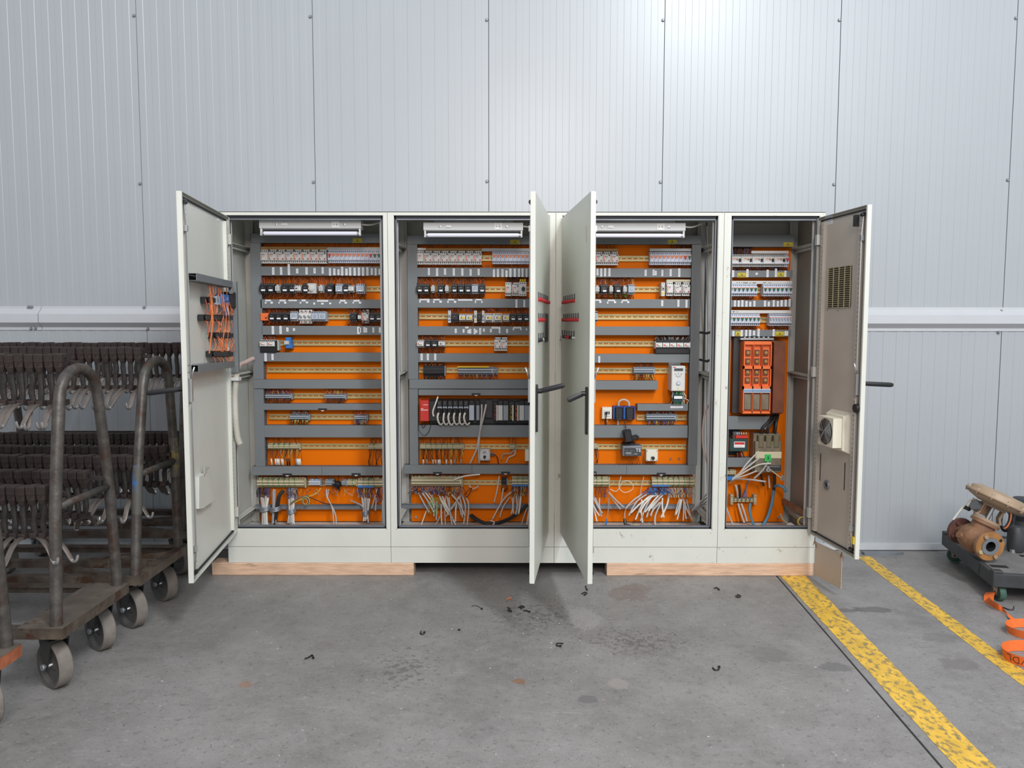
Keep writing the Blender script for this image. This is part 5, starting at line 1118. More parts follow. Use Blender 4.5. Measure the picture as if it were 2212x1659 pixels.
# black adapter on a grey branded box
x0, z1 = PY(lx(578), ly(573), 0.29); x1, z0 = PY(lx(716), ly(643), 0.29); t = thing('power_box', 'dark branded supply box with black plugs on top', 'power supply', ((x0+x1)/2, YPL, (z0+z1)/2)); w, h = (x1-x0)/2, (z1-z0)/2
m = MB(); m.box(-w-0.004, w, -0.105, 0, -h*0.9, h*1.3, 'steel_dull', bev=0.004); part('housing', m, t)
m = MB(); m.box(-w*0.92, w*0.94, -0.108, -0.105, -h*0.80, h*0.88, 'label_holder'); m.box(-w*0.75, -w*0.15, -0.1085, -0.108, -h*0.28, -h*0.18, 'paper'); m.box(-w*0.7, w*0.0, -0.1085, -0.108, h*0.20, h*0.26, 'cable_grey'); m.box(-w*0.7, w*0.05, -0.1085, -0.108, -h*0.62, -h*0.55, 'cable_grey'); m.box(w*0.15, w*0.5, -0.1085, -0.108, -h*0.5, -h*0.3, 'cable_grey'); m.box(-w*0.5, -w*0.3, -0.110, -0.108, h*0.3, h*0.5, 'black')
part('front_label', m, t)
tx = bpy.data.curves.new('logo', 'FONT'); tx.body = 'TE'; tx.size = 0.032; tx.extrude = 0.0003; tx.materials.append(M['paper']); o = bpy.data.objects.new('logo_text', tx); COL.objects.link(o); bpy.context.view_layer.update(); me = bpy.data.meshes.new_from_object(o.evaluated_get(bpy.context.evaluated_depsgraph_get())); bpy.data.objects.remove(o); o = bpy.data.objects.new('logo', me); COL.objects.link(o); o.parent = t; o.location = (w*0.32, -0.1086, h*0.05); o.rotation_euler = (math.pi/2, 0, 0); o['label'] = 'white letters on the box'
m = MB(); m.box(-w*0.98, w*0.35, -0.085, -0.02, h*1.3, h*1.75, 'black', bev=0.004)
for q in range(9): m.box(-w*0.6+q*w*0.15, -w*0.53+q*w*0.15, -0.09, -0.085, h*1.1, h*1.55, 'black_soft')
part('socket_block', m, t)
x, z = PY(lx(612), ly(490), 0.29); t = thing('power_adapter', 'tilted black plug adapter above the dark supply box', 'adapter', (x, 0.30, z), (0, R(-10), 0))
m = MB(); m.box(-0.026, 0.022, -0.035, 0.03, -0.036, 0.040, 'black', bev=0.006); part('housing', m, t); m = MB(); m.tube(smooth_path([(-0.006, 0.0, 0.04), (-0.002, 0.01, 0.065), (-0.004, 0.03, 0.095)], 4), 0.003, 'wire_black', 6); part('cord', m, t)
x, z = PY(lx(655), ly(505), 0.30); m = MB(); m.box(-0.022, 0.026, -0.02, 0.02, -0.014, 0.016, 'black', bev=0.005); m.box(0.026, 0.036, -0.008, 0.008, -0.006, 0.006, 'black'); solo('black_plug', m, 'black plug lying right of the tilted adapter', 'plug', (x, 0.32, z), (0, R(-12), 0))
wires(2, 1360, 1390, 986, 1004, 8, ('wire_red', 'wire_brown', 'wire_black'), 'thin red wires under the dark supply box', y0=0.34, wob=0.02)
switchbox(2, lx(748), lx(835), ly(590), ly(677), 'small cream switch box with a black knob beside the supply box', (0.56, 0.30))
m = MB()
for u, v, w in ((1449, 990, 'left'), (1467, 990, 'right')):
    x, z = PY(u, v, YPL); m = MB(); m.box(x-0.007, x+0.007, YPL-0.004, YPL, z-0.007, z+0.007, 'cast_brown')
    solo('hole_plug', m, f'small dark square plug in the orange plate, {w} one of two', 'plug', group='small square plugs')
wires(2, 1236, 1334, 531, 537, 10, BRW, 'thin wires above the motor breakers of the third cabinet'); wires(2, 1404, 1490, 571, 579, 26, BRW, 'thin wires under the pale breakers of the third cabinet'); wires(2, 1450, 1490, 528, 536, 14, ('wire_black', 'wire_black'), 'black wires above the pale breakers of the third cabinet', r=0.002)
wires(2, 1284, 1368, 615, 599, 50, BRW+('wire_blue', 'wire_yellow'), 'thin wires above the second row of the third cabinet', y0=0.325, lean=0.02); wires(2, 1284, 1368, 634, 645, 48, BRW+('green',), 'thin wires under the second row of the third cabinet', y0=0.325)
wires(2, 1415, 1492, 735, 724, 46, ('wire_black', 'cable_grey', 'wire_black'), 'black and grey wires above the five white relays', y0=0.335, r=0.002); wires(2, 1440, 1492, 638, 646, 16, ('wire_black',), 'black wires under the white breakers of the third cabinet', r=0.002)
wires(2, 1370, 1412, 791, 783, 20, BRW, 'thin wires above the grey terminals of the third cabinet fifth rail'); wires(2, 1370, 1412, 808, 822, 30, ('wire_yellow', 'wire_red', 'wire_brown', 'wire_black'), 'coloured wires under the grey terminals of the third cabinet fifth rail')
wires(2, 1398, 1458, 893, 887, 24, ('wire_black', 'wire_red', 'grey_term'), 'red and black wires above the seventh rail terminals of the third cabinet', r=0.0018); wires(2, 1398, 1458, 909, 919, 36, ('wire_yellow', 'wire_black', 'wire_black', 'blue'), 'yellow and black wires under the seventh rail terminals of the third cabinet')
wires(2, 1285, 1292, 970, 1000, 6, ('wire_black', 'wire_brown'), 'few dark wires beside the third cabinet door', wob=0.02); wires(2, 1410, 1500, 1030, 1025, 26, BRW, 'thin wires above the bottom terminals of the third cabinet')

# narrow right cabinet rows
k8 = lambda x: 1530+x/3.95
row(3, 'top rail', 561.5, 26, [('rcd', '', k8(182+93.5*(q+0.5)), 23.5) for q in range(5)]+[('mcb', 'r', k8(667), 8.6)])
strip(3, k8(365), k8(683), 540.5, 546.5, 'white', 'white strip above the top row of the narrow cabinet')
row(3, 'second rail', 625.5, 25.5, [('mcb', 'g', k8(172+34.8*(q+0.5)), 8.75) for q in range(7)]+[('mcb', 'g', k8(464+35.6*(q+0.5)), 8.95) for q in range(7)])
strip(3, 1567, k8(715), 605.5, 612, 'white', 'white strip with pen marks above the second row of the narrow cabinet')
row(3, 'third rail', 689.5, 25.5, [('mcb', 'g', k8(165+34.4*(q+0.5)), 8.7) for q in range(8)]+[('mcb', 'w', k8(518+24*(q+0.5)), 6.0) for q in range(8)])
strip(3, 1567, k8(707), 669, 675.5, 'white', 'white strip above the third row of the narrow cabinet')
m = MB(); rn = random.Random(9)
for v, us in ((608.8, (1576, 1594, 1604, 1612, 1621, 1629, 1651, 1662)), (672, (1574, 1583, 1592))):
    for u in us:
        x, z = PY(u, v, 0.343)
        for q in range(4): m.box(x-0.009+q*0.005, x-0.009+q*0.005+rn.uniform(0.002, 0.006), 0.3436, 0.3440, z-0.005+rn.uniform(0, 0.006), z-0.003+rn.uniform(0, 0.006), 'black')
solo('pen_marks', m, 'black handwritten marks on the white strips of the narrow cabinet', 'handwriting', kind='stuff')
wires(3, 1577, 1622, 548, 533, 40, ('cast_red', 'wire_black', 'wire_brown', 'blue'), 'dark red thick wires above the top row of the narrow cabinet', y0=0.345, r=0.003); wires(3, 1577, 1700, 576, 583, 44, ('wire_black', 'wire_brown', 'wire_blue'), 'dark wires under the top row of the narrow cabinet', r=0.002)
wires(3, 1572, 1632, 639, 647, 30, BRW, 'thin wires under the left breakers of the second row, narrow cabinet'); wires(3, 1648, 1706, 639, 647, 26, BRW, 'thin wires under the right breakers of the second row, narrow cabinet')
wires(3, 1570, 1640, 703, 711, 32, BRW, 'thin wires under the left breakers of the third row, narrow cabinet'); wires(3, 1660, 1704, 703, 711, 22, BRW, 'thin wires under the right breakers of the third row, narrow cabinet')
# fuse columns
x0, z1 = PY(1600, 733, 0.30); x1, z0 = PY(1668, 893, 0.30)
t = thing('busbar_support', 'grey metal busbar base carrying the three orange fuse columns', 'busbar', ((x0+x1)/2, YPL, z0)); w = (x1-x0)/2
m = MB(); m.box(-w-0.03, w+0.01, -0.05, 0, 0.0, z1-z0+0.02, 'black_soft'); m.box(-w, w+0.0, -0.095, -0.05, z1-z0, z1-z0+0.012, 'steel')
for q in range(6): m.cyl((-w+0.03+q*0.03, -0.085, z1-z0+0.012), (-w+0.03+q*0.03, -0.085, z1-z0+0.02), 0.008, 'steel', 8)
part('busbar', m, t)
lq = lambda y: 800+y/3.457
for q in range(3):
    ua, ub = (1607, 1627, 1646)[q], (1625, 1644, 1663.5)[q]
    x0, z1 = PY(ua, 736, 0.27); x1, z0 = PY(ub, 892, 0.27); w = (x1-x0)/2; h = z1-z0
    t = thing('fuse_switch', f'tall orange fuse column, {("leftmost", "middle", "rightmost")[q]} of three', 'fuse switch', ((x0+x1)/2, YPL-0.05, z0), group='orange fuse columns')
    m = MB(); A = w*0.98
    m.box(-A, A, -0.06, 0, 0, h, 'orange_red', bev=0.003)
    for xx in (-A, A-0.006): m.box(xx, xx+0.006, -0.085, -0.06, h*0.02, h*0.95, 'orange_red')
    m.box(-A, A, -0.085, -0.06, h*0.95, h, 'orange_red', bev=0.003); m.box(-A, A, -0.085, -0.06, h*0.33, h*0.38, 'orange_red'); m.box(-A, A, -0.085, -0.06, h*0.62, h*0.66, 'orange_red'); m.box(-A, A, -0.085, -0.06, 0, h*0.03, 'orange_red')
    part('housing', m, t)
    m = MB()
    for zz in (0.46, 0.57, 0.72, 0.84): m.box(-A*0.5, A*0.5, -0.068, -0.06, h*zz-0.02, h*zz+0.02, 'brown_cover'); m.lathe([(0.0, -0.075), (A*0.35, -0.072), (A*0.38, -0.06)], 'brown_strip', c=(0, 0, h*zz), axis='y', n=8)
    part('fuse_holder', m, t)
    m = MB(); m.box(-A*0.75, A*0.75, -0.080, -0.06, h*0.05, h*0.27, 'clear_box', bev=0.004); part('window', m, t, label='brown transparent window')
    m = MB(); m.box(-A*0.92, A*0.92, -0.0875, -0.085, h*0.29, h*0.345, 'grey_blue'); m.box(-A*0.92, A*0.92, -0.0880, -0.0875, h*0.31, h*0.32, 'blue'); part('name_field', m, t, label='pale blue label')
x0, z1 = PY(1670, 736, 0.26); x1, z0 = PY(1692, 890, 0.26); m = MB(); m.prism([(0.33, z0-0.02), (0.25, z0), (0.25, z1-0.01), (0.28, z1), (YPL-0.001, z1+0.01), (YPL-0.001, z0)], 'x', x0+0.004, x1, 'brown_cover'); solo('side_cover', m, 'reddish brown cover panel right of the orange fuse columns', 'cover')
# transformer
x0, z1 = PY(1577, 947, 0.30); x1, z0 = PY(1616.5, 974, 0.30); t = thing('transformer', 'dark green transformer with a red label, low in the narrow cabinet', 'transformer', ((x0+x1)/2, YPL, z0)); w, h = (x1-x0)/2, z1-z0
m = MB(); m.box(-w, w, -0.10, 0, 0, h, 'dark_green', bev=0.003); part('core', m, t); m = MB(); m.cyl((0, -0.05, h), (0, -0.05, h+0.04), 0.03, 'steel_dull', 14); m.box(-w*0.6, w*0.6, -0.085, -0.01, h, h+0.012, 'wire_brown'); part('coil', m, t)
m = MB(); m.box(-w*0.35, w*0.95, -0.095, -0.07, h*1.02, h*1.25, 'red', bev=0.002)
for q in range(5): m.cyl((-w*0.2+q*w*0.25, -0.085, h*1.25), (-w*0.2+q*w*0.25, -0.085, h*1.5), 0.004, 'steel', 6)
part('terminal_row', m, t, label='red terminal row'); m = MB(); m.box(-w*0.55, w*0.62, -0.1015, -0.10, h*0.32, h*0.78, 'paper'); m.box(-w*0.50, w*0.58, -0.102, -0.1015, h*0.55, h*0.74, 'red'); m.box(-w*0.5, w*0.4, -0.102, -0.1015, h*0.40, h*0.44, 'cable_pink'); part('rating_label', m, t, label='red and white label')
m = MB(); m.box(-w*1.1, w*0.5, -0.006, 0, h, h+0.05, 'black'); m.box(-w*1.1, w*0.5, -0.006, 0, -0.04, 0, 'black_soft'); part('mounting_foot', m, t)
wires(3, 1590, 1607, 976, 988, 8, ('red', 'wire_red', 'wire_black', 'cable_white'), 'dark red wires under the transformer', r=0.003)
# main breaker
x0, z1 = PY(1632, 953, 0.27); x1, z0 = PY(1690, 1022, 0.27); t = thing('main_breaker', 'big brownish clear-covered main breaker with a green label', 'breaker', ((x0+x1)/2, YPL, z0)); w, h = (x1-x0)/2, z1-z0
m = MB(); m.box(-w*1.0, w*0.98, -0.09, 0, 0, h*1.22, 'clear_box', bev=0.004); m.box(-w*0.95, w*0.95, -0.12, -0.09, h*0.02, h, 'clear_box', bev=0.006); part('housing', m, t)
m = MB(); m.box(-w*0.95, w*0.95, -0.125, -0.12, h*0.47, h*0.68, 'beige_light', bev=0.003); m.box(-w*0.2, w*0.95, -0.1215, -0.12, h*0.08, h*0.26, 'black_soft')
for q in range(8): m.box(-w*0.15+q*w*0.13, -w*0.08+q*w*0.13, -0.1235, -0.1215, h*0.20, h*0.24, 'steel')
part('cover_band', m, t, label='beige cover band'); m = MB()
for q in range(3): m.box(-w*0.75+q*w*0.55, -w*0.35+q*w*0.55, -0.125, -0.09, h*0.80, h*1.18, 'beige_dark', bev=0.006)
part('terminal_shroud', m, t); m = MB(); m.box(-w*0.28, w*0.18, -0.1275, -0.125, h*0.38, h*0.60, 'green'); m.box(-w*0.08, w*0.02, -0.128, -0.1275, h*0.44, h*0.54, 'toggle_green'); part('name_field', m, t, label='bright green label')
for q, (ua, ub) in enumerate(((1646, 1672), (1658, 1678), (1674, 1681))):
    cab_([(ua, 936, 0.32), (ua+2, 922, 0.31), ((ua+ub)/2, 911, 0.32), (ub, 893, 0.35)], 0.009, 'wire_black', 'thick_cable', f'thick black cable, {ORD[q]} from the left, entering the main breaker', group='thick black cables above the main breaker')
row(3, 'bottom rail', 1020, 13, [('term', 'beige', 1576, 24)])
x0, z0 = PY(1566, 1028, 0.345); x1, z1 = PY(1586, 1036, 0.345); m = MB(); m.box(x0, x1, 0.345, 0.36, z1, z0, 'blue'); solo('blue_marker_strip', m, 'blue strip under the short terminals of the narrow cabinet', 'marker strip')
x0, z1 = PY(1582, 1071, 0.35); x1, z0 = PY(1632, 1086, 0.35); t = thing('earth_terminal', 'screw terminal bar on two beige posts low in the narrow cabinet', 'terminals', ((x0+x1)/2, YPL, (z0+z1)/2)); w = (x1-x0)/2
for sx in (-1, 1): m = MB(); m.box(sx*w-0.009, sx*w+0.009, -0.05, 0, -0.033, 0.033, 'beige', bev=0.002); m.cyl((sx*w, -0.052, 0.02), (sx*w, -0.049, 0.02), 0.003, 'hole', 6); m.cyl((sx*w, -0.052, -0.02), (sx*w, -0.049, -0.02), 0.003, 'hole', 6); part('post', m, t)
m = MB(); m.box(-w, w, -0.045, -0.02, -0.013, 0.013, 'beige_dark')
for q in range(5): m.cyl((-w*0.7+q*w*0.35, -0.050, 0.0), (-w*0.7+q*w*0.35, -0.045, 0.0), 0.007, 'chrome', 8); m.box(-w*0.7+q*w*0.35-0.009, -w*0.7+q*w*0.35+0.009, -0.0455, -0.04, -0.016, -0.008, 'zinc')
part('terminal_bar', m, t)

# ------------------------------------------------------------------ fluorescent lamps under the cabinet roofs
for i, (u0, u1, lab) in enumerate(((558.7, 779, 'fluorescent lamp with socket at the top of the leftmost cabinet'), (913.7, 1129, 'fluorescent lamp with socket at the top of the second cabinet'), (1264, 1480, 'fluorescent lamp with socket at the top of the third cabinet'))):
    y = 0.06; vt, vb = (476.7, 495) if i == 0 else (481, 498.5)
    x0, z1 = PY(u0, vt, y); x1, z0 = PY(u1, vb, y); w = x1-x0
    t = thing('fluorescent_lamp', lab, 'lamp', (x0, y, z0))
    m = MB(); m.prism([(0, 0.004), (0, z1-z0), (0.07, z1-z0), (0.07, -0.0), (0.012, 0.0)], 'x', 0, w, 'grey_plastic'); m.box(w*0.1, w*0.9, 0.02, 0.06, z1-z0, OZ1-z0-0.001, 'frame_in'); part('housing', m, t)
    m = MB(); xs = w*0.71; m.box(xs, xs+0.048, -0.003, 0, 0.004, z1-z0-0.002, 'white', bev=0.001); m.lathe([(0.020, -0.0035), (0.018, -0.0045), (0.016, -0.0032), (0, -0.0032)], 'white', c=(xs+0.024, 0, (z1-z0)/2), axis='y', n=16)
    for a_ in (-0.008, 0.008): m.cyl((xs+0.024+a_, -0.005, (z1-z0)/2), (xs+0.024+a_, -0.003, (z1-z0)/2), 0.0028, 'hole', 6)
    part('outlet', m, t); m = MB(); m.box(w*0.22, w*0.28, -0.003, 0, (z1-z0)*0.35, (z1-z0)*0.68, 'white', bev=0.001); m.box(w*0.235, w*0.265, -0.006, -0.003, (z1-z0)*0.40, (z1-z0)*0.62, 'white'); part('switch', m, t)
    for xx in (w*0.165, w*0.835): m = MB(); m.lathe([(0.007, 0), (0.007, -0.002), (0.003, -0.003), (0.002, -0.001), (0, -0.001)], 'steel', c=(xx, 0, (z1-z0)/2), axis='y', n=10); part('screw', m, t)
    zt_ = PY(u0, 505 if i == 0 else 508, y)[1]-z0
    m = MB(); m.cyl((0.016, 0.012, zt_), (w-0.016, 0.012, zt_), 0.0125, 'tube_glass', 14); m.cyl((0.012, 0.012, zt_), (0.026, 0.012, zt_), 0.0128, 'chrome', 14); m.cyl((w-0.026, 0.012, zt_), (w-0.012, 0.012, zt_), 0.0128, 'chrome', 14); part('tube', m, t, label='unlit white tube')
    for xx in (0.004, w-0.014): m = MB(); m.box(xx, xx+0.010, 0.002, 0.024, zt_-0.013, 0.002, 'white', bev=0.002); part('lamp_holder', m, t)
    m = MB(); m.tube(smooth_path([(w, 0.03, 0.03), (w+0.05, 0.05, 0.03), (w+0.12, 0.09, 0.055)], 4), 0.005, 'cable_white', 7); part('cord', m, t)

# ------------------------------------------------------------------ cut cables, bundles and loops at the bottom of the cabinets
def cables(i, ox, oy, s, items, lab, grp, r=0.0048, ks=('cable', 'cable', 'cable_white'), y0=0.345, y1=0.315, seed=1):
    rn = random.Random(seed); items = sorted(items, key=lambda t_: t_[-1][0])
    for qi, it in enumerate(items):
        pts = []; n = len(it); dy = rn.uniform(-0.012, 0.012)
        for q, (x, v) in enumerate(it):
            u_, v_ = ox+x/s, oy+v/s; y = y0+(y1-y0)*q/(n-1)+dy
            a_, b_ = PY(u_, v_, y); pts.append((a_, y, b_))
        if n == 2:
            mid = [(pts[0][c]+pts[1][c])/2 for c in range(3)]; pts.insert(1, (mid[0]+rn.uniform(-.01, .01), mid[1]-0.008, mid[2]))
        k = rn.choice(ks); m = MB(); m.tube(smooth_path(pts, 4), r*rn.uniform(0.85, 1.12), k, 6); m.tube([pts[-1], Vector(pts[-1])+(Vector(pts[-1])-Vector(pts[-2])).normalized()*0.003], r*0.6, 'steel_dull', 5)
        solo('cable', m, f'{lab}, cut end {ORD[qi]} from left' if len(items) > 1 else lab, 'cable', group=grp)
A1 = (540, 960, 7.373); A2 = (820, 800, 3.456); A3 = (1180, 800, 3.457); A4 = (1530, 800, 3.457)
rn = random.Random(11)
def bundle(cx, n, w, vt, vtie, vb, wb=None, wt=None):
    out = []
    for q in range(n):
        f = (q+0.5)/n-0.5; out.append([(cx+f*(wt or w)+rn.uniform(-6, 6), vt+rn.uniform(-18, 18)), (cx+f*w*0.75, vtie), (cx+f*(wb or w)+rn.uniform(-8, 8), vb+rn.uniform(-45, 12))])
    return out
cables(0, *A1, bundle(240, 9, 110, 850, 1040, 1330, 100, 140), 'pale cable in the first tied bundle, leftmost cabinet', 'first tied cable bundle', y0=0.335, y1=0.30)
cables(0, *A1, bundle(385, 3, 60, 730, 1020, 1300, 90, 60), 'grey cable of the second tied bundle by the black sleeve', 'second tied cable bundle', ks=('cable_grey', 'cable'), y0=0.335, y1=0.30)
cables(0, *A1, bundle(665, 9, 105, 870, 1060, 1290, 105, 110), 'pale cable in the third tied bundle, leftmost cabinet', 'third tied cable bundle', y0=0.335, y1=0.30)
cables(0, *A1, bundle(1850, 8, 100, 850, 1090, 1235, 100, 140), 'pale cable in the fourth tied bundle, leftmost cabinet', 'fourth tied cable bundle', y0=0.335, y1=0.30)
cables(0, *A1, bundle(2125, 3, 40, 900, 1000, 1320, 40, 40), 'pale cable beside the leftmost cabinet right frame', 'last cable bundle', y0=0.335, y1=0.30)
cables(0, *A1, [[(1225, 720), (1225, 830), (1270, 920), (1310, 1000), (1330, 1130), (1345, 1330)], [(1262, 720), (1240, 850), (1290, 960), (1330, 1030), (1375, 1170), (1375, 1330)]], 'pale cable of the tied pair, leftmost cabinet', 'tied cable pair', r=0.0042, ks=('cable',))
cables(0, *A1, [[(2025, 720), (1990, 860), (1945, 1020)], [(2010, 720), (2012, 900), (2003, 1060)]], 'short pale cable right of the fourth tied bundle', 'short cable pair', ks=('cable',))
cables(0, *A1, [[(1605, 900), (1700, 935), (1790, 985), (1830, 1070)]], 'grey cable bending into the fourth tied bundle', 'bent cable', ks=('cable_grey',))
cab_([(540+540/7.373, 960+740/7.373, 0.33), (540+470/7.373, 960+830/7.373, 0.315), (540+440/7.373, 960+1000/7.373, 0.31), (540+395/7.373, 960+1310/7.373, 0.31)], 0.013, 'wire_black', 'cable_sleeve', 'thick black sleeve in the second tied bundle', 'cable')
for cx, cy, w, lab in ((240, 1035, 95, 'grey tie round the first bundle'), (405, 1040, 95, 'grey tie round the second bundle'), (665, 1070, 75, 'grey tie round the third bundle'), (1850, 1095, 60, 'grey tie round the fourth bundle')):
    x, z = PY(540+cx/7.373, 960+cy/7.373, 0.315); a = w/7.373/335*0.85; m = MB()
    for dz in (-0.010, 0.0, 0.010):
        P_ = [(x+a*math.cos(t*math.pi/8), 0.318-0.030*math.sin(t*math.pi/8), z+dz+0.006*math.cos(t*math.pi/8)) for t in range(17)]; m.tube(P_, 0.0055, 'steel_dull', 6, cap=False)
    solo('cable_tie', m, lab+' of the leftmost cabinet', 'tie')
cab_([(540+1130/7.373, 960+700/7.373, 0.34), (540+1060/7.373, 960+790/7.373, 0.335), (540+850/7.373, 960+870/7.373, 0.325), (540+700/7.373, 960+940/7.373, 0.32)], 0.0028, 'wire_yellow', 'earth_wire', 'yellow-green wire running down left from the small grey terminals', 'wire')
m = MB(); x, z = PY(540+893/7.373, 960+910/7.373, 0.31)
for q in range(4): m.tube([(x+(0.024-q*0.003)*math.cos(t*math.pi/9), 0.31-q*0.004, z+(0.028-q*0.003)*math.sin(t*math.pi/9)) for t in range(19)], 0.0026, ('wire_yellow', 'beige_dark', 'wire_black', 'beige')[q], 5, cap=False)
solo('wire_coil', m, 'coiled olive wire beside the third tied bundle', 'wire coil')
cab_([(540+940/7.373, 960+840/7.373, 0.33), (540+1090/7.373, 960+905/7.373, 0.325), (540+1250/7.373, 960+955/7.373, 0.32), (540+1700/7.373, 960+960/7.373, 0.33)], 0.003, 'wire_black', 'wire', 'black wire lying over the strut of the leftmost cabinet', 'wire')
cab_([(540+940/7.373, 960+830/7.373, 0.33), (540+800/7.373, 960+850/7.373, 0.32), (540+720/7.373, 960+900/7.373, 0.31), (540+650/7.373, 960+960/7.373, 0.31)], 0.006, 'beige_dark', 'wire', 'dark olive wires bending into the third bundle', 'wire')
for c0, c1, t0, t1, ks, nm in ((120, 330, 705, 850, ('wire_black', 'wire_black', 'wire_blue'), 'first'), (590, 760, 705, 870, ('wire_black', 'wire_blue', 'cable_grey'), 'third'), (1715, 1960, 700, 850, ('wire_blue', 'wire_blue', 'wire_brown', 'wire_yellow'), 'fourth'), (1985, 2130, 700, 930, ('wire_brown', 'wire_black', 'wire_red'), 'last')):
    wires(0, 540+c0/7.373, 540+c1/7.373, 960+t0/7.373, 960+t1/7.373, 30, ks, f'dark thin wires above the {nm} cable bundle of the leftmost cabinet', y0=0.35, y1=0.325, r=0.002, wob=0.012, lean=0.01)
wires(0, 650, 780, 1057, 1072, 22, ('wire_yellow', 'wire_red', 'wire_black', 'cable_grey'), 'mixed loose wires under the small terminals of the leftmost cabinet', y0=0.35, y1=0.34, wob=0.02, lean=0.03)
# white cable ends above the lowest duct
for i, ox, oy, s_, xs, va, vb in ((0, 540, 960, 7.373, (340, 405, 435, 458, 500, 520, 590, 625, 735, 757, 778, 795), 238, 330), (1, 820, 800, 3.456, (327, 355, 400, 420, 440, 452, 500, 535, 563, 610), 668, 700)):
    for q, x_ in enumerate(xs):
        a_, b_ = PY(ox+x_/s_, oy+va/s_, 0.35); c_, d_ = PY(ox+(x_+(10 if i == 0 else 0))/s_, oy+vb/s_, 0.35); k = 'black' if i == 0 and x_ in (590, 625) else rn.choice(('cable_white', 'cable_white', 'cable_grey', 'cable'))
        m = MB(); m.tube([(a_, 0.352, b_), (c_, 0.355, d_-0.004)], 0.0052, k, 7); solo('cable_end', m, f'short pale cable end, {ORD[q]} from the left, above the lowest duct of the {CN[i]}', 'cable', group=f'short cable ends above the lowest duct of the {CN[i]}')
L2 = [[(292, 915), (330, 990), (372, 1060)], [(320, 918), (365, 980), (400, 1045)], [(345, 915), (385, 970), (412, 1030)], [(370, 920), (400, 960), (415, 1012)], [(352, 1050), (330, 1110), (310, 1165)], [(440, 930), (500, 1020), (560, 1130)], [(470, 940), (520, 1050), (572, 1160)], [(495, 940), (490, 1040), (494, 1162)],
      [(540, 930), (600, 1000), (640, 1088)], [(610, 935), (545, 1020), (500, 1090)], [(640, 940), (667, 1010), (655, 1165)], [(615, 930), (643, 1020), (630, 1150)], [(470, 1060), (440, 1120), (410, 1170)], [(410, 990), (408, 1090)], [(430, 980), (425, 1118)], [(462, 1000), (470, 1168)], [(520, 950), (545, 1165)], [(580, 960), (570, 1130)],
      [(395, 930), (415, 1055)], [(560, 940), (612, 1082)], [(600, 950), (620, 1100)], [(450, 940), (480, 1010), (520, 1080)], [(505, 940), (530, 1060), (548, 1110)], [(330, 925), (372, 1000), (408, 1062)], [(600, 930), (570, 990), (535, 1040)]]
cables(1, *A2, L2, 'pale cable in the left fan, second cabinet', 'cut cable fan of the second cabinet', y1=0.30, seed=3)
cables(1, *A2, [[(1020, 885), (930, 960), (845, 1112)], [(975, 945), (925, 1020), (900, 1098)], [(990, 950), (985, 1072)], [(1005, 940), (1002, 1070)], [(1020, 930), (1020, 1077)], [(1038, 930), (1036, 1077)], [(1058, 920), (1052, 1000), (1040, 1070)], [(1120, 980), (1090, 1060), (1060, 1155)], [(1128, 990), (1112, 1080), (1100, 1170)]], 'pale cable low right in the second cabinet', 'right cut cables of the second cabinet', y1=0.30, seed=4)
cables(1, *A2, [[(895, 790), (880, 890), (858, 985)], [(925, 880), (915, 950), (906, 1010)]], 'single pale cable under the small black terminal', 'pair of single cut cables', ks=('cable',))
cab_([(820+750/3.456, 1025, 0.33), (820+640/3.456, 1028.5, 0.31), (820+560/3.456, 1036, 0.31)], 0.0048, 'cable_white', 'cable', 'pale cable lying along the left bottom terminals of the second cabinet')
cab_([(820+680/3.456, 800+1085/3.456, 0.32), (820+730/3.456, 800+1120/3.456, 0.28), (820+830/3.456, 800+1152/3.456, 0.24), (820+940/3.456, 800+1125/3.456, 0.28), (820+1040/3.456, 800+1065/3.456, 0.32), (820+1110/3.456, 800+1000/3.456, 0.34)], 0.010, 'wire_black', 'cable_harness', 'thick black harness sagging across the floor of the second cabinet', 'cable', n=8)
cab_([(820+690/3.456, 800+1075/3.456, 0.33), (820+760/3.456, 800+1122/3.456, 0.27), (820+840/3.456, 800+1140/3.456, 0.24), (820+960/3.456, 800+1105/3.456, 0.28), (820+1060/3.456, 800+1040/3.456, 0.33)], 0.005, 'wire_black', 'cable', 'thinner black cable above the sagging harness', 'cable')
cab_([(820+830/3.456, 800+1122/3.456, 0.24), (820+858/3.456, 800+1135/3.456, 0.23), (820+842/3.456, 800+1168/3.456, 0.23)], 0.005, 'cable_pink', 'cable', 'short hooked cable at the lowest point of the black harness')
cab_([(820+635/3.456, 800+930/3.456, 0.32), (820+660/3.456, 800+900/3.456, 0.31), (820+690/3.456, 800+880/3.456, 0.32), (820+660/3.456, 800+940/3.456, 0.32), (820+640/3.456, 800+945/3.456, 0.33)], 0.0026, 'wire_black', 'wire', 'black wire loop right of the cable fan', 'wire')
cab_([(820+670/3.456, 800+860/3.456, 0.34), (820+700/3.456, 800+884/3.456, 0.33), (820+742/3.456, 800+865/3.456, 0.34)], 0.004, 'cable', 'cable', 'small pale cable loop under the bare bottom rail of the second cabinet')
wires(1, 890, 960, 1052, 1068, 46, ('wire_blue', 'wire_blue', 'wire_black', 'cable_grey'), 'dark blue wires above the cable fan of the second cabinet', y0=0.35, y1=0.33, r=0.0022, wob=0.02, lean=0.04); wires(1, 955, 1002, 1052, 1072, 26, ('wire_brown', 'wire_black', 'cable_grey', 'wire_yellow'), 'brown and grey wires right above the cable fan of the second cabinet', y0=0.35, y1=0.33, r=0.002, wob=0.02, lean=0.04)
wires(1, 930, 950, 1075, 1110, 8, ('wire_yellow', 'green'), 'yellow-green wires inside the cable fan', y0=0.31, y1=0.30, wob=0.02, lean=0.02)
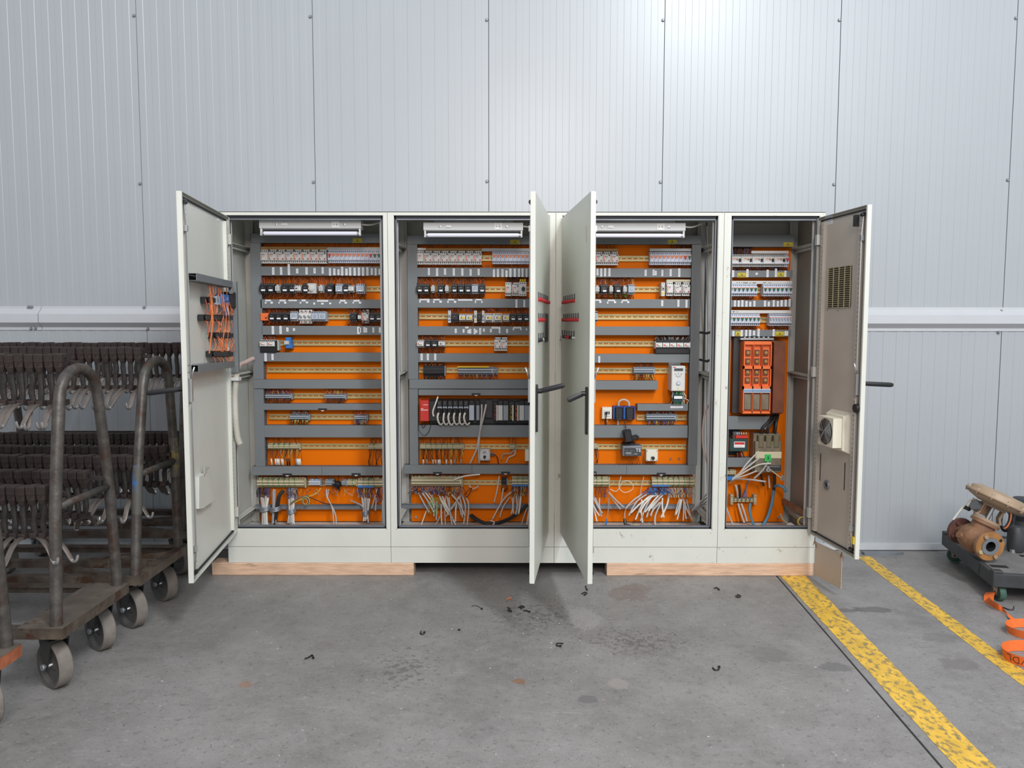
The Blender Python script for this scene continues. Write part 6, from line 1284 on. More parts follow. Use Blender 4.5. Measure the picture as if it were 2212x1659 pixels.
wires(1, 1106, 1140, 1051, 1072, 26, ('wire_blue', 'wire_yellow', 'wire_brown', 'wire_black'), 'mixed wires above the right cut cables of the second cabinet', y0=0.345, y1=0.325, r=0.002, wob=0.02, lean=0.02); wires(1, 1082, 1096, 1049, 1062, 10, ('wire_black', 'wire_brown'), 'dark wires under the small black terminal', wob=0.015)
L3 = [[(352, 950), (385, 1010), (420, 1066)], [(350, 990), (365, 1060), (381, 1126)], [(362, 940), (390, 1010), (415, 1090)], [(400, 950), (398, 1000), (405, 1042)], [(460, 900), (520, 965), (582, 1020)], [(475, 930), (520, 990), (556, 1036)], [(345, 960), (360, 1020), (400, 1085)]]
cables(2, *A3, L3, 'pale cable beside the third cabinet door', 'left cut cables of the third cabinet', y1=0.30, seed=5)
L3 = [[(730, 915), (650, 970), (595, 1030)], [(760, 920), (680, 975), (618, 1082)], [(810, 920), (735, 970), (668, 1112)], [(832, 925), (720, 980), (635, 1062)], [(885, 895), (815, 960), (740, 1056)], [(800, 925), (755, 1000), (705, 1122)], [(920, 910), (905, 1000), (860, 1096)], [(870, 950), (868, 1010), (880, 1096)], [(880, 920), (800, 1000), (765, 1050)], [(840, 930), (780, 1010), (752, 1095)], [(860, 980), (815, 1090), (820, 1170)],
      [(715, 960), (712, 1050), (722, 1135)], [(850, 985), (800, 1040), (782, 1085)], [(815, 915), (770, 960), (735, 1000), (700, 1060)], [(905, 900), (850, 950), (790, 1030)]]
cables(2, *A3, L3, 'pale cable in the sweeping fan, third cabinet', 'cut cable fan of the third cabinet', ks=('cable', 'cable_white', 'cable_white'), y1=0.30, r=0.0056, seed=6)
cables(2, *A3, [[(1000, 955), (980, 1010), (965, 1080)], [(1015, 960), (1000, 1030), (980, 1112)], [(1030, 960), (1028, 1040), (1025, 1120)], [(1050, 960), (1068, 1040), (1090, 1112)], [(1022, 950), (1050, 1030), (1080, 1090)], [(1040, 980), (1040, 1060), (1048, 1105)], [(1008, 960), (985, 1040), (970, 1075)]], 'pale cable low right in the third cabinet', 'right cut cables of the third cabinet', y1=0.30, seed=7)
cables(2, *A3, [[(1215, 900), (1160, 970), (1090, 1045)], [(1218, 930), (1170, 980), (1112, 1040)], [(1220, 950), (1190, 985), (1125, 1040)], [(1222, 990), (1195, 1000), (1165, 1012)]], 'grey cable reaching in from the third cabinet right frame', 'grey cables at the right frame', ks=('cable_grey', 'cable'), y0=0.20, y1=0.28, seed=8)
cab_([(1180+480/3.457, 800+885/3.457, 0.34), (1180+530/3.457, 800+900/3.457, 0.33), (1180+575/3.457, 800+830/3.457, 0.32), (1180+630/3.457, 800+830/3.457, 0.32), (1180+650/3.457, 800+880/3.457, 0.33), (1180+590/3.457, 800+910/3.457, 0.33), (1180+545/3.457, 800+870/3.457, 0.33), (1180+560/3.457, 800+790/3.457, 0.34)], 0.0022, 'cable_white', 'wire', 'thin white wire looping under the bare bottom rail of the third cabinet', 'wire')
cab_([(1180+730/3.457, 800+790/3.457, 0.36), (1180+712/3.457, 800+870/3.457, 0.35), (1180+690/3.457, 800+960/3.457, 0.35), (1180+600/3.457, 800+1030/3.457, 0.33), (1180+588/3.457, 800+1100/3.457, 0.30)], 0.0028, 'cable_pink', 'wire', 'thin wire leading down to the black plug of the third cabinet', 'wire')
cab_([(1180+588/3.457, 800+1108/3.457, 0.28), (1180+595/3.457, 800+1150/3.457, 0.26), (1180+630/3.457, 800+1160/3.457, 0.25)], 0.010, 'black', 'angled_plug', 'angled black plug lying on the floor of the third cabinet', 'plug', n=8)
cab_([(1180+632/3.457, 800+1160/3.457, 0.25), (1180+700/3.457, 800+1152/3.457, 0.25)], 0.008, 'beige', 'cable', 'dusty beige cable end beside the angled black plug', n=8)
cab_([(1180+470/3.457, 800+950/3.457, 0.33), (1180+465/3.457, 800+1040/3.457, 0.31), (1180+452/3.457, 800+1125/3.457, 0.30)], 0.003, 'cable_grey', 'wire', 'grey wire hanging left of the fan in the third cabinet', 'wire')
cab_([(1180+452/3.457, 800+1110/3.457, 0.30), (1180+450/3.457, 800+1158/3.457, 0.30)], 0.005, 'blue', 'sleeve', 'blue sleeve at the end of a hanging grey wire', 'sleeve')
wires(2, 1400, 1446, 1053, 1068, 40, ('wire_blue', 'blue', 'blue', 'cable_grey', 'wire_black'), 'blue wires above the fan of the third cabinet', y0=0.35, y1=0.325, r=0.0022, wob=0.02, lean=0.05); wires(2, 1446, 1500, 1053, 1074, 40, ('cable_grey', 'wire_blue', 'cable_grey', 'wire_yellow'), 'grey wires above the right cut cables of the third cabinet', y0=0.35, y1=0.325, r=0.002, wob=0.02, lean=0.03)
wires(2, 1285, 1316, 1053, 1074, 20, ('wire_blue', 'wire_black', 'wire_brown'), 'dark wires under the terminals beside the third cabinet door', y0=0.35, y1=0.33, wob=0.015, lean=0.02)
for q, v in enumerate((717, 776)):
    x0, z = PY(1512, v, 0.34); x1, z1 = PY(1540, v-2, 0.10); m = MB(); m.tube([(x0, 0.34, z), ((x0+x1)/2, 0.2, z-0.004), (x1-0.004, 0.09, z1)], 0.008, 'black', 7); solo('cable', m, f'black cable crossing to the right post of the third cabinet, {("upper", "lower")[q]} one', 'cable')
for q in range(3):
    P_ = [(1502+q*3, 1028, 0.34), (1524+q*4, 940, 0.20), (1533+q, 880, 0.12), (1520+q*5, 1000, 0.15), (1531, 1050, 0.12)][:3] if q else [(1533, 870, 0.10), (1521, 900, 0.14), (1519, 960, 0.14), (1530, 1010, 0.12), (1534, 1060, 0.12)]
    cab_(P_ if q == 0 else [(1516+q*5, 480+q*4, 0.35), (1524+q*5, 700, 0.36), (1522+q*5, 900, 0.36), (1526+q*4, 1110, 0.34)], 0.006, ('cable_pink', 'cable_grey', 'cable')[q], 'riser_cable', ('pinkish cable bending beside the right post of the third cabinet', 'grey riser cable behind the right post of the third cabinet', 'pale riser cable behind the right post of the third cabinet')[q])
# narrow cabinet cables
cables(3, *A4, [[(165, 835), (230, 770), (300, 680), (380, 600)], [(185, 805), (260, 745), (330, 690), (382, 650)], [(180, 812), (290, 745), (380, 700), (470, 690)], [(205, 800), (280, 780), (365, 746)], [(215, 805), (320, 812), (432, 827)], [(160, 838), (200, 812), (250, 805)]], 'pale cable spreading right, narrow cabinet', 'pale cables spreading to the right', y0=0.34, y1=0.24, r=0.0055, seed=9)
def c4c(pts, r, k, nm, lab, cat='cable', n=7): return cab_([(1530+x/3.457, 800+v/3.457, y) for x, v, y in pts], r, k, nm, lab, cat, n=n)
c4c([(345, 802, 0.30), (400, 750, 0.27), (450, 680, 0.25)], 0.006, 'cable', 'cable', 'pale cable bent up across the main breaker')
c4c([(450, 725, 0.23), (500, 765, 0.22), (548, 800, 0.20)], 0.004, 'beige', 'cable', 'beige cable with silver lugs in front of the main breaker')
for u, v, w in ((445, 735, 'upper'), (548, 800, 'lower')):
    x, z = PY(1530+u/3.457, 800+v/3.457, 0.225); m = MB(); m.lathe([(0.004, -0.004), (0.014, -0.004), (0.014, 0.004), (0.004, 0.004)], 'chrome', c=(0, 0, 0), axis='y', n=12); m.box(-0.006, 0.006, -0.003, 0.003, 0.010, 0.024, 'chrome'); solo('cable_lug', m, f'silver cable lug, {w} end of the beige cable', 'lug', (x, 0.215, z))
c4c([(500, 862, 0.32), (525, 855, 0.29), (560, 870, 0.27), (585, 905, 0.26)], 0.0095, 'cable_teal', 'cable', 'thick teal cable stub bent over beside the orange plate', n=9)
c4c([(490, 890, 0.33), (480, 970, 0.32), (450, 1080, 0.31), (400, 1172, 0.29)], 0.010, 'cable_teal', 'cable', 'thick teal cable running down left of the stub', n=9)
c4c([(316, 990, 0.33), (310, 1040, 0.31), (325, 1110, 0.30), (352, 1172, 0.29)], 0.0085, 'cable_teal', 'cable', 'teal cable under the right end of the terminal bar', n=9)
c4c([(495, 775, 0.31), (497, 830, 0.32), (490, 892, 0.33)], 0.010, 'wire_black', 'cable', 'black cable coming out under the main breaker', n=8)
c4c([(498, 470, 0.38), (497, 400, 0.385), (496, 370, 0.385)], 0.007, 'wire_black', 'cable', 'black cable above the right side of the main breaker')
c4c([(395, 775, 0.33), (405, 820, 0.34), (415, 860, 0.34)], 0.007, 'wire_black', 'cable', 'black cable stub under the left of the main breaker'); c4c([(453, 780, 0.34), (456, 830, 0.34), (459, 872, 0.34)], 0.005, 'cable', 'cable', 'pale cable stub under the middle of the main breaker')
for q, (x_, k) in enumerate(((255, 'wire_blue'), (270, 'blue'), (287, 'blue'))): c4c([(310, 740, 0.36), (308, 800, 0.35), (285, 870, 0.35), (x_, 942, 0.355)], 0.0026, k, 'wire', f'blue wire into the terminal bar, {ORD[q]} from the left', 'wire')
c4c([(205, 850, 0.34), (218, 900, 0.34), (222, 945, 0.355)], 0.006, 'cable', 'cable', 'pale cable entering the left end of the terminal bar'); c4c([(232, 850, 0.34), (238, 900, 0.34), (236, 945, 0.355)], 0.008, 'wire_black', 'cable', 'black cable entering the left end of the terminal bar')
c4c([(225, 990, 0.35), (245, 1060, 0.34), (270, 1132, 0.33)], 0.0065, 'cable', 'cable', 'left pale cable hanging under the terminal bar'); c4c([(248, 990, 0.35), (270, 1050, 0.34), (292, 1122, 0.33)], 0.0065, 'cable', 'cable', 'right pale cable hanging under the terminal bar')
c4c([(118, 955, 0.28), (140, 1030, 0.27), (170, 1110, 0.27), (202, 1176, 0.27)], 0.0052, 'cable', 'cable', 'pale cable slanting along the left edge of the narrow cabinet')
c4c([(680, 830, 0.30), (705, 870, 0.30), (690, 910, 0.30), (712, 980, 0.28), (732, 1050, 0.26)], 0.008, 'rust', 'cable', 'dark twisted cable on the right side of the narrow cabinet', n=8)
c4c([(708, 1172, 0.10), (672, 1130, 0.10), (690, 1095, 0.10), (725, 1095, 0.08), (748, 1120, 0.06)], 0.0055, 'wire_yellow', 'earth_wire', 'yellow-green earth wire arching at the foot of the narrow door', 'wire', n=8)
c4c([(542, 1066, 0.28), (560, 1110, 0.25), (598, 1140, 0.22)], 0.007, 'beige', 'cable', 'brown cable lying in the right corner of the narrow cabinet')
x, z = PY(1530+622/3.457, 800+1158/3.457, 0.2); m = MB(); m.lathe([(0.010, -0.025), (0.022, -0.025), (0.024, 0.02), (0.012, 0.02)], 'paper', axis='y', n=14); solo('tape_roll', m, 'small white roll on the floor of the narrow cabinet', 'roll', (x, 0.2, 0.254))
x0, z0 = PY(1530+560/3.457, 800+965/3.457, 0.38); x1, z1 = PY(1530+735/3.457, 800+1058/3.457, 0.08); m = MB()
vs = []
for (x, y, z) in ((x0, 0.38, z0), (x1-0.01, 0.08, z1)):
    for dx, dz in ((-0.006, -0.022), (0.012, -0.022), (0.012, 0.012), (-0.006, 0.012)): vs.append((x+dx, y, z+dz))
m.add(vs, [(0, 3, 2, 1), (4, 5, 6, 7), (0, 1, 5, 4), (1, 2, 6, 5), (2, 3, 7, 6), (3, 0, 4, 7)], 'cast_brown'); solo('side_strut', m, 'dusty brown slotted strut inside the right wall of the narrow cabinet', 'strut')

# ------------------------------------------------------------------ timber beams under the cabinets
def beam(nm, x0, x1, y0, y1, lab):
    m = MB(); rn = random.Random(int(x0*100)); n = 8; b = 0.004; vs = []
    for q in range(n+1):
        x = x0+(x1-x0)*q/n; j = lambda: rn.uniform(-0.0012, 0.0012)
        vs += [(x, y0+b+j(), 0.0), (x, y0+j(), b+j()), (x, y0+j(), ZB0-b-0.001), (x, y0+b, ZB0-0.001), (x, y1-b, ZB0-0.001), (x, y1, ZB0-b), (x, y1, 0.001), ]
    k = 7; fs = [(q*k+j_, (q+1)*k+j_, (q+1)*k+(j_+1) % k, q*k+(j_+1) % k) for q in range(n) for j_ in range(k)]; fs += [tuple(range(k)), tuple(range(n*k, n*k+k))[::-1]]
    m.add(vs, fs, 'wood'); return solo(nm, m, lab, 'beam', group='timber beams under the cabinets')
beam('timber_beam', -2.10, -0.862, -0.004, 0.10, 'front timber beam under the two left cabinets'); beam('timber_beam', 0.325, 1.594, -0.004, 0.10, 'front timber beam under the third and narrow cabinets')
beam('timber_beam', -1.95, -0.95, 0.38, 0.48, 'rear timber beam under the left cabinets'); beam('timber_beam', -0.15, 1.5, 0.38, 0.48, 'rear timber beam under the right cabinets')

# ------------------------------------------------------------------ trolleys with hook hangers
def trolley(xr, yc, lab, solid_end=True, deckk='deck', blue=False, feet=(-0.25, 0.25), lean=0.0):
    L = 1.32; hw = 0.280; z0, z1 = 0.258, 0.303
    t = thing('trolley', lab, 'trolley', (xr, yc, 0), group='rusty steel trolleys')
    m = MB()
    def bar(xa, xb, ya, yb): m.box(xa, xb, ya, yb, z0, z1, deckk)
    m.box(-L, 0, -hw, -hw+0.006, z0, z1-0.007, deckk); m.box(-L, 0, hw-0.006, hw, z0, z1-0.007, deckk); m.box(-L, 0, -hw, -hw+0.045, z1-0.0065, z1, deckk); m.box(-L, 0, hw-0.045, hw, z1-0.0065, z1, deckk)
    m.box(-0.0055, 0.0005, -hw+0.0062, hw-0.0062, z0, z1-0.007, deckk); m.box(-L, -L+0.006, -hw+0.0062, hw-0.0062, z0, z1-0.007, deckk); m.box(-0.05, 0.0005, -hw+0.0455, hw-0.0455, z1-0.0065, z1, deckk)
    part('deck_frame', m, t)
    if solid_end: m = MB(); m.box(-0.185, 0.0008, -hw+0.001, hw-0.001, z1+0.0005, z1+0.004, 'deck_plate'); part('end_plate', m, t)
    else:
        for s_ in (-1, 1):
            m = MB(); a = Vector((-0.02, s_*hw*0.93, z1-0.02)); b = Vector((-0.60, -s_*hw*0.5*0, z1-0.02)); d = (b-a); n_ = Vector((-d.y, d.x, 0)).normalized()*0.022
            vs = [a-n_, a+n_, b+n_, b-n_]; m.add([tuple(p) for p in vs]+[(p.x, p.y, p.z-0.03) for p in vs], [(0, 1, 2, 3), (0, 4, 5, 1), (1, 5, 6, 2), (2, 6, 7, 3), (3, 7, 4, 0), (4, 7, 6, 5)], deckk); part('brace', m, t)
        m = MB(); m.box(-L, -0.05, -0.02, 0.02, z1-0.04, z1-0.002, deckk); part('centre_bar', m, t)
    for xe in (-0.04, -L+0.04):
        P_ = [(xe, feet[0], z1-0.004), (xe, feet[0]*0.87, 0.78), (xe, feet[0]*0.74, 1.02), (xe, feet[0]*0.60, 1.24)]
        for q in range(1, 8): a = math.pi-q*math.pi/8; P_.append((xe, 0.15*math.cos(a), 1.24+0.125*math.sin(a)))
        P_ += [(xe, feet[1]*0.60, 1.24), (xe, feet[1]*0.74, 1.02), (xe, feet[1]*0.87, 0.78), (xe, feet[1], z1-0.004)]
        P_ = [(x, y+lean*max(0, (z-0.3)/1.07), z-0.012*max(0, (z-0.3)/1.07)) for x, y, z in P_]
        m = MB(); m.tube(P_, 0.024, 'pipe', 12); fr = part('hoop', m, t)
        m = MB(); m.tube([(xe, feet[0]*0.84+lean*0.4, 0.79), (xe, feet[1]*0.84+lean*0.4, 0.79)], 0.016, 'pipe', 8); part('cross_bar', m, t)
        if blue and xe > -0.1:
            m = MB(); m.tube([(xe, feet[0]*0.914+lean*0.28, 0.60), (xe, feet[0]*0.87+lean*0.44, 0.78), (xe, feet[0]*0.835+lean*0.49, 0.84)], 0.0247, 'pipe_blue', 12, cap=False); part('paint_remains', m, fr, label='blue paint remains on the pipe')
            m = MB(); m.tube([(xe, feet[1]*0.892+lean*0.37, 0.70), (xe, feet[1]*0.87+lean*0.44, 0.78), (xe, feet[1]*0.795+lean*0.57, 0.92)], 0.0247, 'pipe_yellow', 12, cap=False); part('paint_remains', m, fr, label='yellow paint remains on the pipe')
    for y, z in ((0.0, 1.375), (-0.14, 0.832), (0.19, 0.832)):
        m = MB(); m.box(-L+0.04, -0.04, y-0.009, y+0.009, z-0.009, z+0.009, 'rust_bar'); part('carrying_rod', m, t)
    for wx, wy, ang in ((-0.112, -0.150, 236.4), (-0.120, 0.235, 233), (-L+0.12, -0.15, 250), (-L+0.12, 0.235, 230)):
        a = R(ang); n_ = Vector((math.cos(a), math.sin(a), 0)); d = Vector((-n_.y, n_.x, 0)); c = Vector((wx, wy, 0.1))
        def loc(m, mat4): m.v = [tuple(mat4 @ Vector(p)) for p in m.v]; return m
        M4 = Matrix.Translation(c) @ Matrix.Rotation(a-math.pi/2, 4, 'Z')     # local +y is the axle, x the rolling direction
        m = MB(); m.lathe([(0.0, -0.012), (0.022, -0.012), (0.030, -0.006), (0.030, -0.010), (0.072, -0.010), (0.080, -0.027), (0.094, -0.030), (0.100, -0.024), (0.100, 0.024), (0.094, 0.030), (0.080, 0.027), (0.072, 0.010), (0.030, 0.010), (0.030, 0.006), (0.022, 0.012), (0, 0.012)], 'wheel', axis='y', n=32)
        for f_ in range(len(m.f)):
            rr = [math.hypot(m.v[i_][0], m.v[i_][2]) for i_ in m.f[f_]]
            if min(rr) > 0.093: m.m[f_] = m.mi('wheel_tread')
        wh = part('wheel', loc(m, M4), t)
        m = MB(); m.cyl((0, -0.05, 0), (0, 0.05, 0), 0.008, 'steel', 8); m.cyl((0, -0.056, 0), (0, -0.044, 0), 0.014, 'steel_dull', 6); m.cyl((0, 0.044, 0), (0, 0.056, 0), 0.014, 'steel_dull', 6); part('axle', loc(m, M4), wh)
        m = MB()
        for s_ in (-1, 1): m.prism([(-0.012, -0.012), (0.012, -0.012), (0.050, 0.115), (-0.050, 0.115)], 'y', s_*0.038-0.002, s_*0.038+0.002, 'fork')
        m.box(-0.05, 0.05, -0.04, 0.04, 0.112, 0.118, 'fork'); m.cyl((0.01, 0, 0.118), (0.01, 0, 0.146), 0.028, 'fork', 12); part('fork', loc(m, M4), t)
    return t
TR = [(-2.095, -1.325, 'rusty hoop trolley nearest in full view, with a solid grey end plate', True, 'deck', False), (-2.085, -0.665, 'rusty hoop trolley with blue paint on one leg, behind the nearest one', False, 'deck', True),
      (-2.165, -2.035, 'trolley cut off by the left edge of the photo, with a bright rusty deck', True, 'deck_orange', False), (-2.20, 0.18, 'trolley mostly hidden against the wall behind the other trolleys', False, 'deck', False)]
for xr, yc, lab, se, dk, bl in TR: trolley(xr, yc, lab, se, dk, bl, lean=0.055 if bl else -0.01)
def hanger_meshes(seed):
    rn = random.Random(seed); out = []
    m = MB(); w = 0.0195
    def ring(z, wx, y0, y1, c=0.005):
        return [(-wx, y0+c, z), (-wx+c, y0, z), (wx-c, y0, z), (wx, y0+c, z), (wx, y1-c, z), (wx-c, y1, z), (-wx+c, y1, z), (-wx, y1-c, z)]
    rs = [ring(-0.002, w*0.97, -0.030, 0.030), ring(-0.006, w, -0.032, 0.032), ring(-0.034, w, -0.032, 0.032), ring(-0.042, w*0.94, -0.030, 0.028), ring(-0.058, w*0.86, -0.030, 0.02), ring(-0.072, w*0.62, -0.026, 0.012), ring(-0.082, w*0.5, -0.022, 0.008, 0.004)]
    vs = [p for r_ in rs for p in r_]; fs = [(a*8+j, a*8+(j+1) % 8, (a+1)*8+(j+1) % 8, (a+1)*8+j) for a in range(len(rs)-1) for j in range(8)]+[tuple(range(8)), tuple(range(48, 56))[::-1]]
    m.add(vs, fs, 'rust'); m.box(-w-0.0006, w+0.0006, -0.012, 0.010, -0.034, -0.016, 'hole'); m.cyl((0, -0.034, -0.045), (0, -0.030, -0.045), 0.005, 'rust_bar', 6)
    out.append(('clamp_block', m.mesh('clamp_block')))
    m = MB(); k = rn.uniform(-0.004, 0.004)
    m.tube(smooth_path([(0, -0.008, -0.07), (k, -0.006, -0.11), (-k, -0.008, -0.16), (k*0.5, -0.006, -0.205)], 3), [0.0125, 0.0115, 0.011, 0.0125, 0.0115, 0.011, 0.012, 0.012, 0.011, 0.012][:10], 'rust_bar', 8, flat=(1.0, 1.15))
    m.box(-0.014, 0.014, -0.03, 0.026, -0.222, -0.200, 'rust', bev=0.004)
    out.append(('shank', m.mesh('shank')))
    for rev in (0, 1):
        m = MB(); j = rn.uniform(-0.012, 0.012)
        P_ = smooth_path([(0, 0.02, -0.222), (0, -0.02, -0.216), (j*0.3, -0.06, -0.222), (j*0.7, -0.10, -0.245), (j, -0.132, -0.278), (j, -0.150, -0.298), (j, -0.168, -0.302), (j, -0.182, -0.290), (j, -0.188, -0.272)], 3)
        n = len(P_); rr = [0.013-0.0075*(q/(n-1))**1.4 for q in range(n)]
        m.tube(P_[:int(n*0.62)+1], rr[:int(n*0.62)+1], 'hook_steel', 8, flat=(0.42, 1.1), cap=False); m.tube(P_[int(n*0.62):], rr[int(n*0.62):], 'hook_bright', 8, flat=(0.75, 0.95))
        if not rev: out.append(('hook', m.mesh('hook')))
    return out
HM = [hanger_meshes(s_) for s_ in range(4)]
rn = random.Random(21)
def hanger_row(xe, y, z, n, pitch, rowlab, face=1, skip=(), odd=()):
    for q in range(n):
        if q in skip: continue
        lab = f'rusty hanger, {ORD[q]} from right, {rowlab}'
        t = thing('hook_hanger', lab, 'hanger', (xe-0.0205-q*pitch, y+rn.uniform(-0.004, 0.004), z+rn.uniform(-0.003, 0.003)), (rn.uniform(-0.03, 0.03), rn.uniform(-0.012, 0.012), (0 if face > 0 else math.pi)+rn.uniform(-0.05, 0.05)), group=f'rusty hook hangers, {rowlab}')
        for nm, me in HM[rn.randrange(4)]:
            o = part(nm, me, t)
            if nm == 'hook' and (q in odd or rn.random() < 0.10): o.rotation_euler = (0, 0, rn.uniform(0.5, 1.4) if q in odd else rn.uniform(-0.5, 0.5)); o.location = (0, 0.0, -0.004)
hanger_row(-2.168, -1.362, 1.418, 15, 0.0418, 'upper row of nearest full trolley')
hanger_row(-2.160, -0.675, 1.425, 24, 0.0418, 'upper row of blue-painted trolley')
hanger_row(-2.245, 0.175, 1.425, 34, 0.0418, 'upper row of trolley by the wall')
hanger_row(-2.235, -2.035, 1.43, 8, 0.0418, 'upper row of trolley at photo edge')
hanger_row(-2.190, -1.49, 0.875, 13, 0.0418, 'lower front row of nearest full trolley', odd=(0, 1))
hanger_row(-2.205, -1.155, 0.875, 15, 0.0418, 'lower rear row of nearest full trolley', face=-1, odd=(0,))
hanger_row(-2.150, -0.81, 0.885, 21, 0.0418, 'lower front row of blue-painted trolley', odd=(1,))
hanger_row(-2.140, -0.475, 0.880, 24, 0.0418, 'lower rear row of blue-painted trolley', face=-1)
hanger_row(-2.260, 0.035, 0.880, 30, 0.0418, 'lower front row of trolley by the wall')

# ------------------------------------------------------------------ dolly with the control valve at the right edge
FLx, FLy = PZ(2147, 1236, 0.17); BLx, BLy = PZ(2036, 1148, 0.17)
ey = Vector((BLx-FLx, BLy-FLy, 0)); DL = ey.length; ey.normalize(); ex = Vector((ey.y, -ey.x, 0)); DA = math.atan2(ex.y, ex.x); DWd = 0.62
t = thing('dolly', 'dark grey plastic dolly on green wheels standing against the wall', 'dolly', (FLx, FLy, 0), (0, 0, DA))
m = MB(); m.box(0, DWd, 0, 0.03, 0.092, 0.168, 'dolly', bev=0.004); m.box(0, 0.03, 0.03, DL, 0.092, 0.168, 'dolly'); m.box(DWd-0.03, DWd, 0.03, DL, 0.092, 0.168, 'dolly'); m.box(0.03, DWd-0.03, DL-0.03, DL, 0.092, 0.168, 'dolly'); part('rim', m, t)
m = MB(); m.box(0.03, DWd-0.03, 0.03, DL-0.03, 0.145, 0.158, 'dolly_top'); part('platform', m, t)
for x, y in ((0, 0), (0, DL-0.05), (DWd-0.05, 0)): m = MB(); m.box(x, x+0.05, y, y+0.05, 0.168, 0.182, 'dolly', bev=0.003); part('corner_stop', m, t)
m = MB()
for x, y, w_, l_ in ((0.05, 0.16, 0.09, 0.05), (0.24, 0.10, 0.20, 0.04), (0.30, 0.42, 0.18, 0.04), (0.05, 0.5, 0.07, 0.05)): m.box(x, x+w_, y, y+l_, 0.158, 0.1588, 'hole')
part('slot', m, t, kind='stuff')
m = MB(); m.box(0.16, 0.19, -0.001, 0.001, 0.118, 0.142, 'hole'); m.box(-0.001, 0.001, 0.20, 0.206, 0.10, 0.16, 'hole'); part('hand_hole', m, t)
for x, y, a in ((0.055, 0.06, 0.15), (0.055, DL-0.09, 1.15), (DWd-0.06, 0.06, 0.5), (DWd-0.06, DL-0.09, 0.3)):
    M4 = Matrix.Translation((x, y, 0.048)) @ Matrix.Rotation(a, 4, 'Z')
    m = MB(); m.lathe([(0, -0.016), (0.028, -0.016), (0.036, -0.010), (0.036, -0.017), (0.046, -0.017), (0.048, -0.012), (0.048, 0.012), (0.046, 0.017), (0.036, 0.017), (0.036, 0.010), (0.028, 0.016), (0, 0.016)], 'wheel_green', axis='x', n=24)
    m.v = [tuple(M4 @ Vector(p)) for p in m.v]; part('wheel', m, t)
    m = MB()
    for s_ in (-1, 1): m.prism([(-0.014, -0.012), (0.014, -0.012), (0.026, 0.045), (-0.026, 0.045)], 'x', s_*0.022-0.001, s_*0.022+0.001, 'tan')
    m.cyl((-0.026, 0, 0), (0.026, 0, 0), 0.006, 'hole', 8); m.v = [tuple(M4 @ Vector(p)) for p in m.v]; part('fork', m, t)
# valve
zc_ = 0.262; c2 = Vector((*PZ(2140, 1178, zc_), zc_)); c1 = Vector((*PZ(2073, 1143, zc_+0.02), zc_+0.02))
pax = (c1-c2); VL = pax.length; pax.normalize(); st = Vector((0.42, -0.06, 0.90)); st = (st-pax*st.dot(pax)).normalized(); side = st.cross(pax)
VM = Matrix((( pax.x, side.x, st.x, c2.x), (pax.y, side.y, st.y, c2.y), (pax.z, side.z, st.z, c2.z), (0, 0, 0, 1)))
t = thing('control_valve', 'brown flanged control valve with a tan disc actuator lying on the dolly', 'valve'); t.location = c2
VMr = VM.copy(); VMr.translation = (0, 0, 0)
def vp(nm, m, lab=None): m.v = [tuple(VMr @ Vector(p)) for p in m.v]; return part(nm, m, t, label=lab)
m = MB(); m.lathe([(0.030, -0.004), (0.052, -0.004), (0.052, 0.001), (0.086, 0.001), (0.088, 0.004), (0.088, 0.020), (0.046, 0.024), (0.046, 0.05)], 'cast_brown', axis='x', n=28); m.lathe([(0.030, -0.0045), (0.052, -0.0045)], 'steel_dull', axis='x', n=28); m.lathe([(0.030, -0.004), (0.030, 0.05), (0, 0.05)], 'hole', axis='x', n=20); vp('flange', m)
m = MB(); m.lathe([(0.053, -0.0), (0.086, 0.0005)], 'rust_orange', axis='x', n=28); m.v = [(p[0]-0.0006, p[1], p[2]) for p in m.v]; vp('flange_face', m, 'ochre painted flange face')
for a in (0.6, 2.2, 3.8, 5.4):
    m = MB(); y, z = 0.069*math.cos(a), 0.069*math.sin(a)
    if a == 2.2: m.cyl((-0.001, y, z), (0.0, y, z), 0.010, 'hole', 10)
    else: m.cyl((-0.014, y, z), (0.0, y, z), 0.012, 'beige' if a == 5.4 else 'tan', 6)
    vp('flange_bolt', m)
L_ = VL
m = MB(); m.lathe([(0.046, 0.03), (0.060, 0.07), (0.085, L_*0.36), (0.088, L_*0.52), (0.075, L_*0.68), (0.050, L_*0.80), (0.046, L_-0.02)], 'cast_brown', axis='x', n=24); m.cyl((L_*0.45, 0, 0.05), (L_*0.45, 0, 0.105), 0.065, 'cast_brown', 20); m.cyl((L_*0.5, 0.075, -0.02), (L_*0.5, 0.105, -0.02), 0.020, 'cast_brown', 8); vp('body', m)
m = MB(); m.lathe([(0.040, L_-0.024), (0.080, L_-0.022), (0.082, L_-0.006), (0.080, L_), (0.030, L_)], 'cast_red', axis='x', n=28); vp('flange', m, 'reddish brown rear flange')
for a in (0.6, 2.2, 3.8, 5.4): m = MB(); y, z = 0.062*math.cos(a), 0.062*math.sin(a); m.cyl((L_-0.04, y, z), (L_-0.02, y, z), 0.011, 'cast_red', 6); vp('flange_bolt', m)
bx = L_*0.45
m = MB(); m.cyl((bx, 0, 0.100), (bx, 0, 0.118), 0.080, 'cast_brown', 20); m.cyl((bx, 0, 0.119), (bx, 0, 0.136), 0.076, 'tan', 20); vp('bonnet', m)
m = MB()
for s_ in (-1, 1):
    m.prism([(s_*0.062, 0.136), (s_*0.078, 0.136), (s_*0.060, 0.165), (s_*0.060, 0.212), (s_*0.048, 0.212), (s_*0.046, 0.165)], 'y', -0.024, 0.024, 'tan')
m.box(-0.062, 0.062, -0.03, 0.03, 0.208, 0.222, 'tan'); m.cyl((0, 0, 0.136), (0, 0, 0.212), 0.012, 'steel', 10); m.v = [(p[0]*0.35+p[1]*-0.94+bx, p[0]*0.94+p[1]*0.35, p[2]) for p in m.v]; vp('yoke', m)
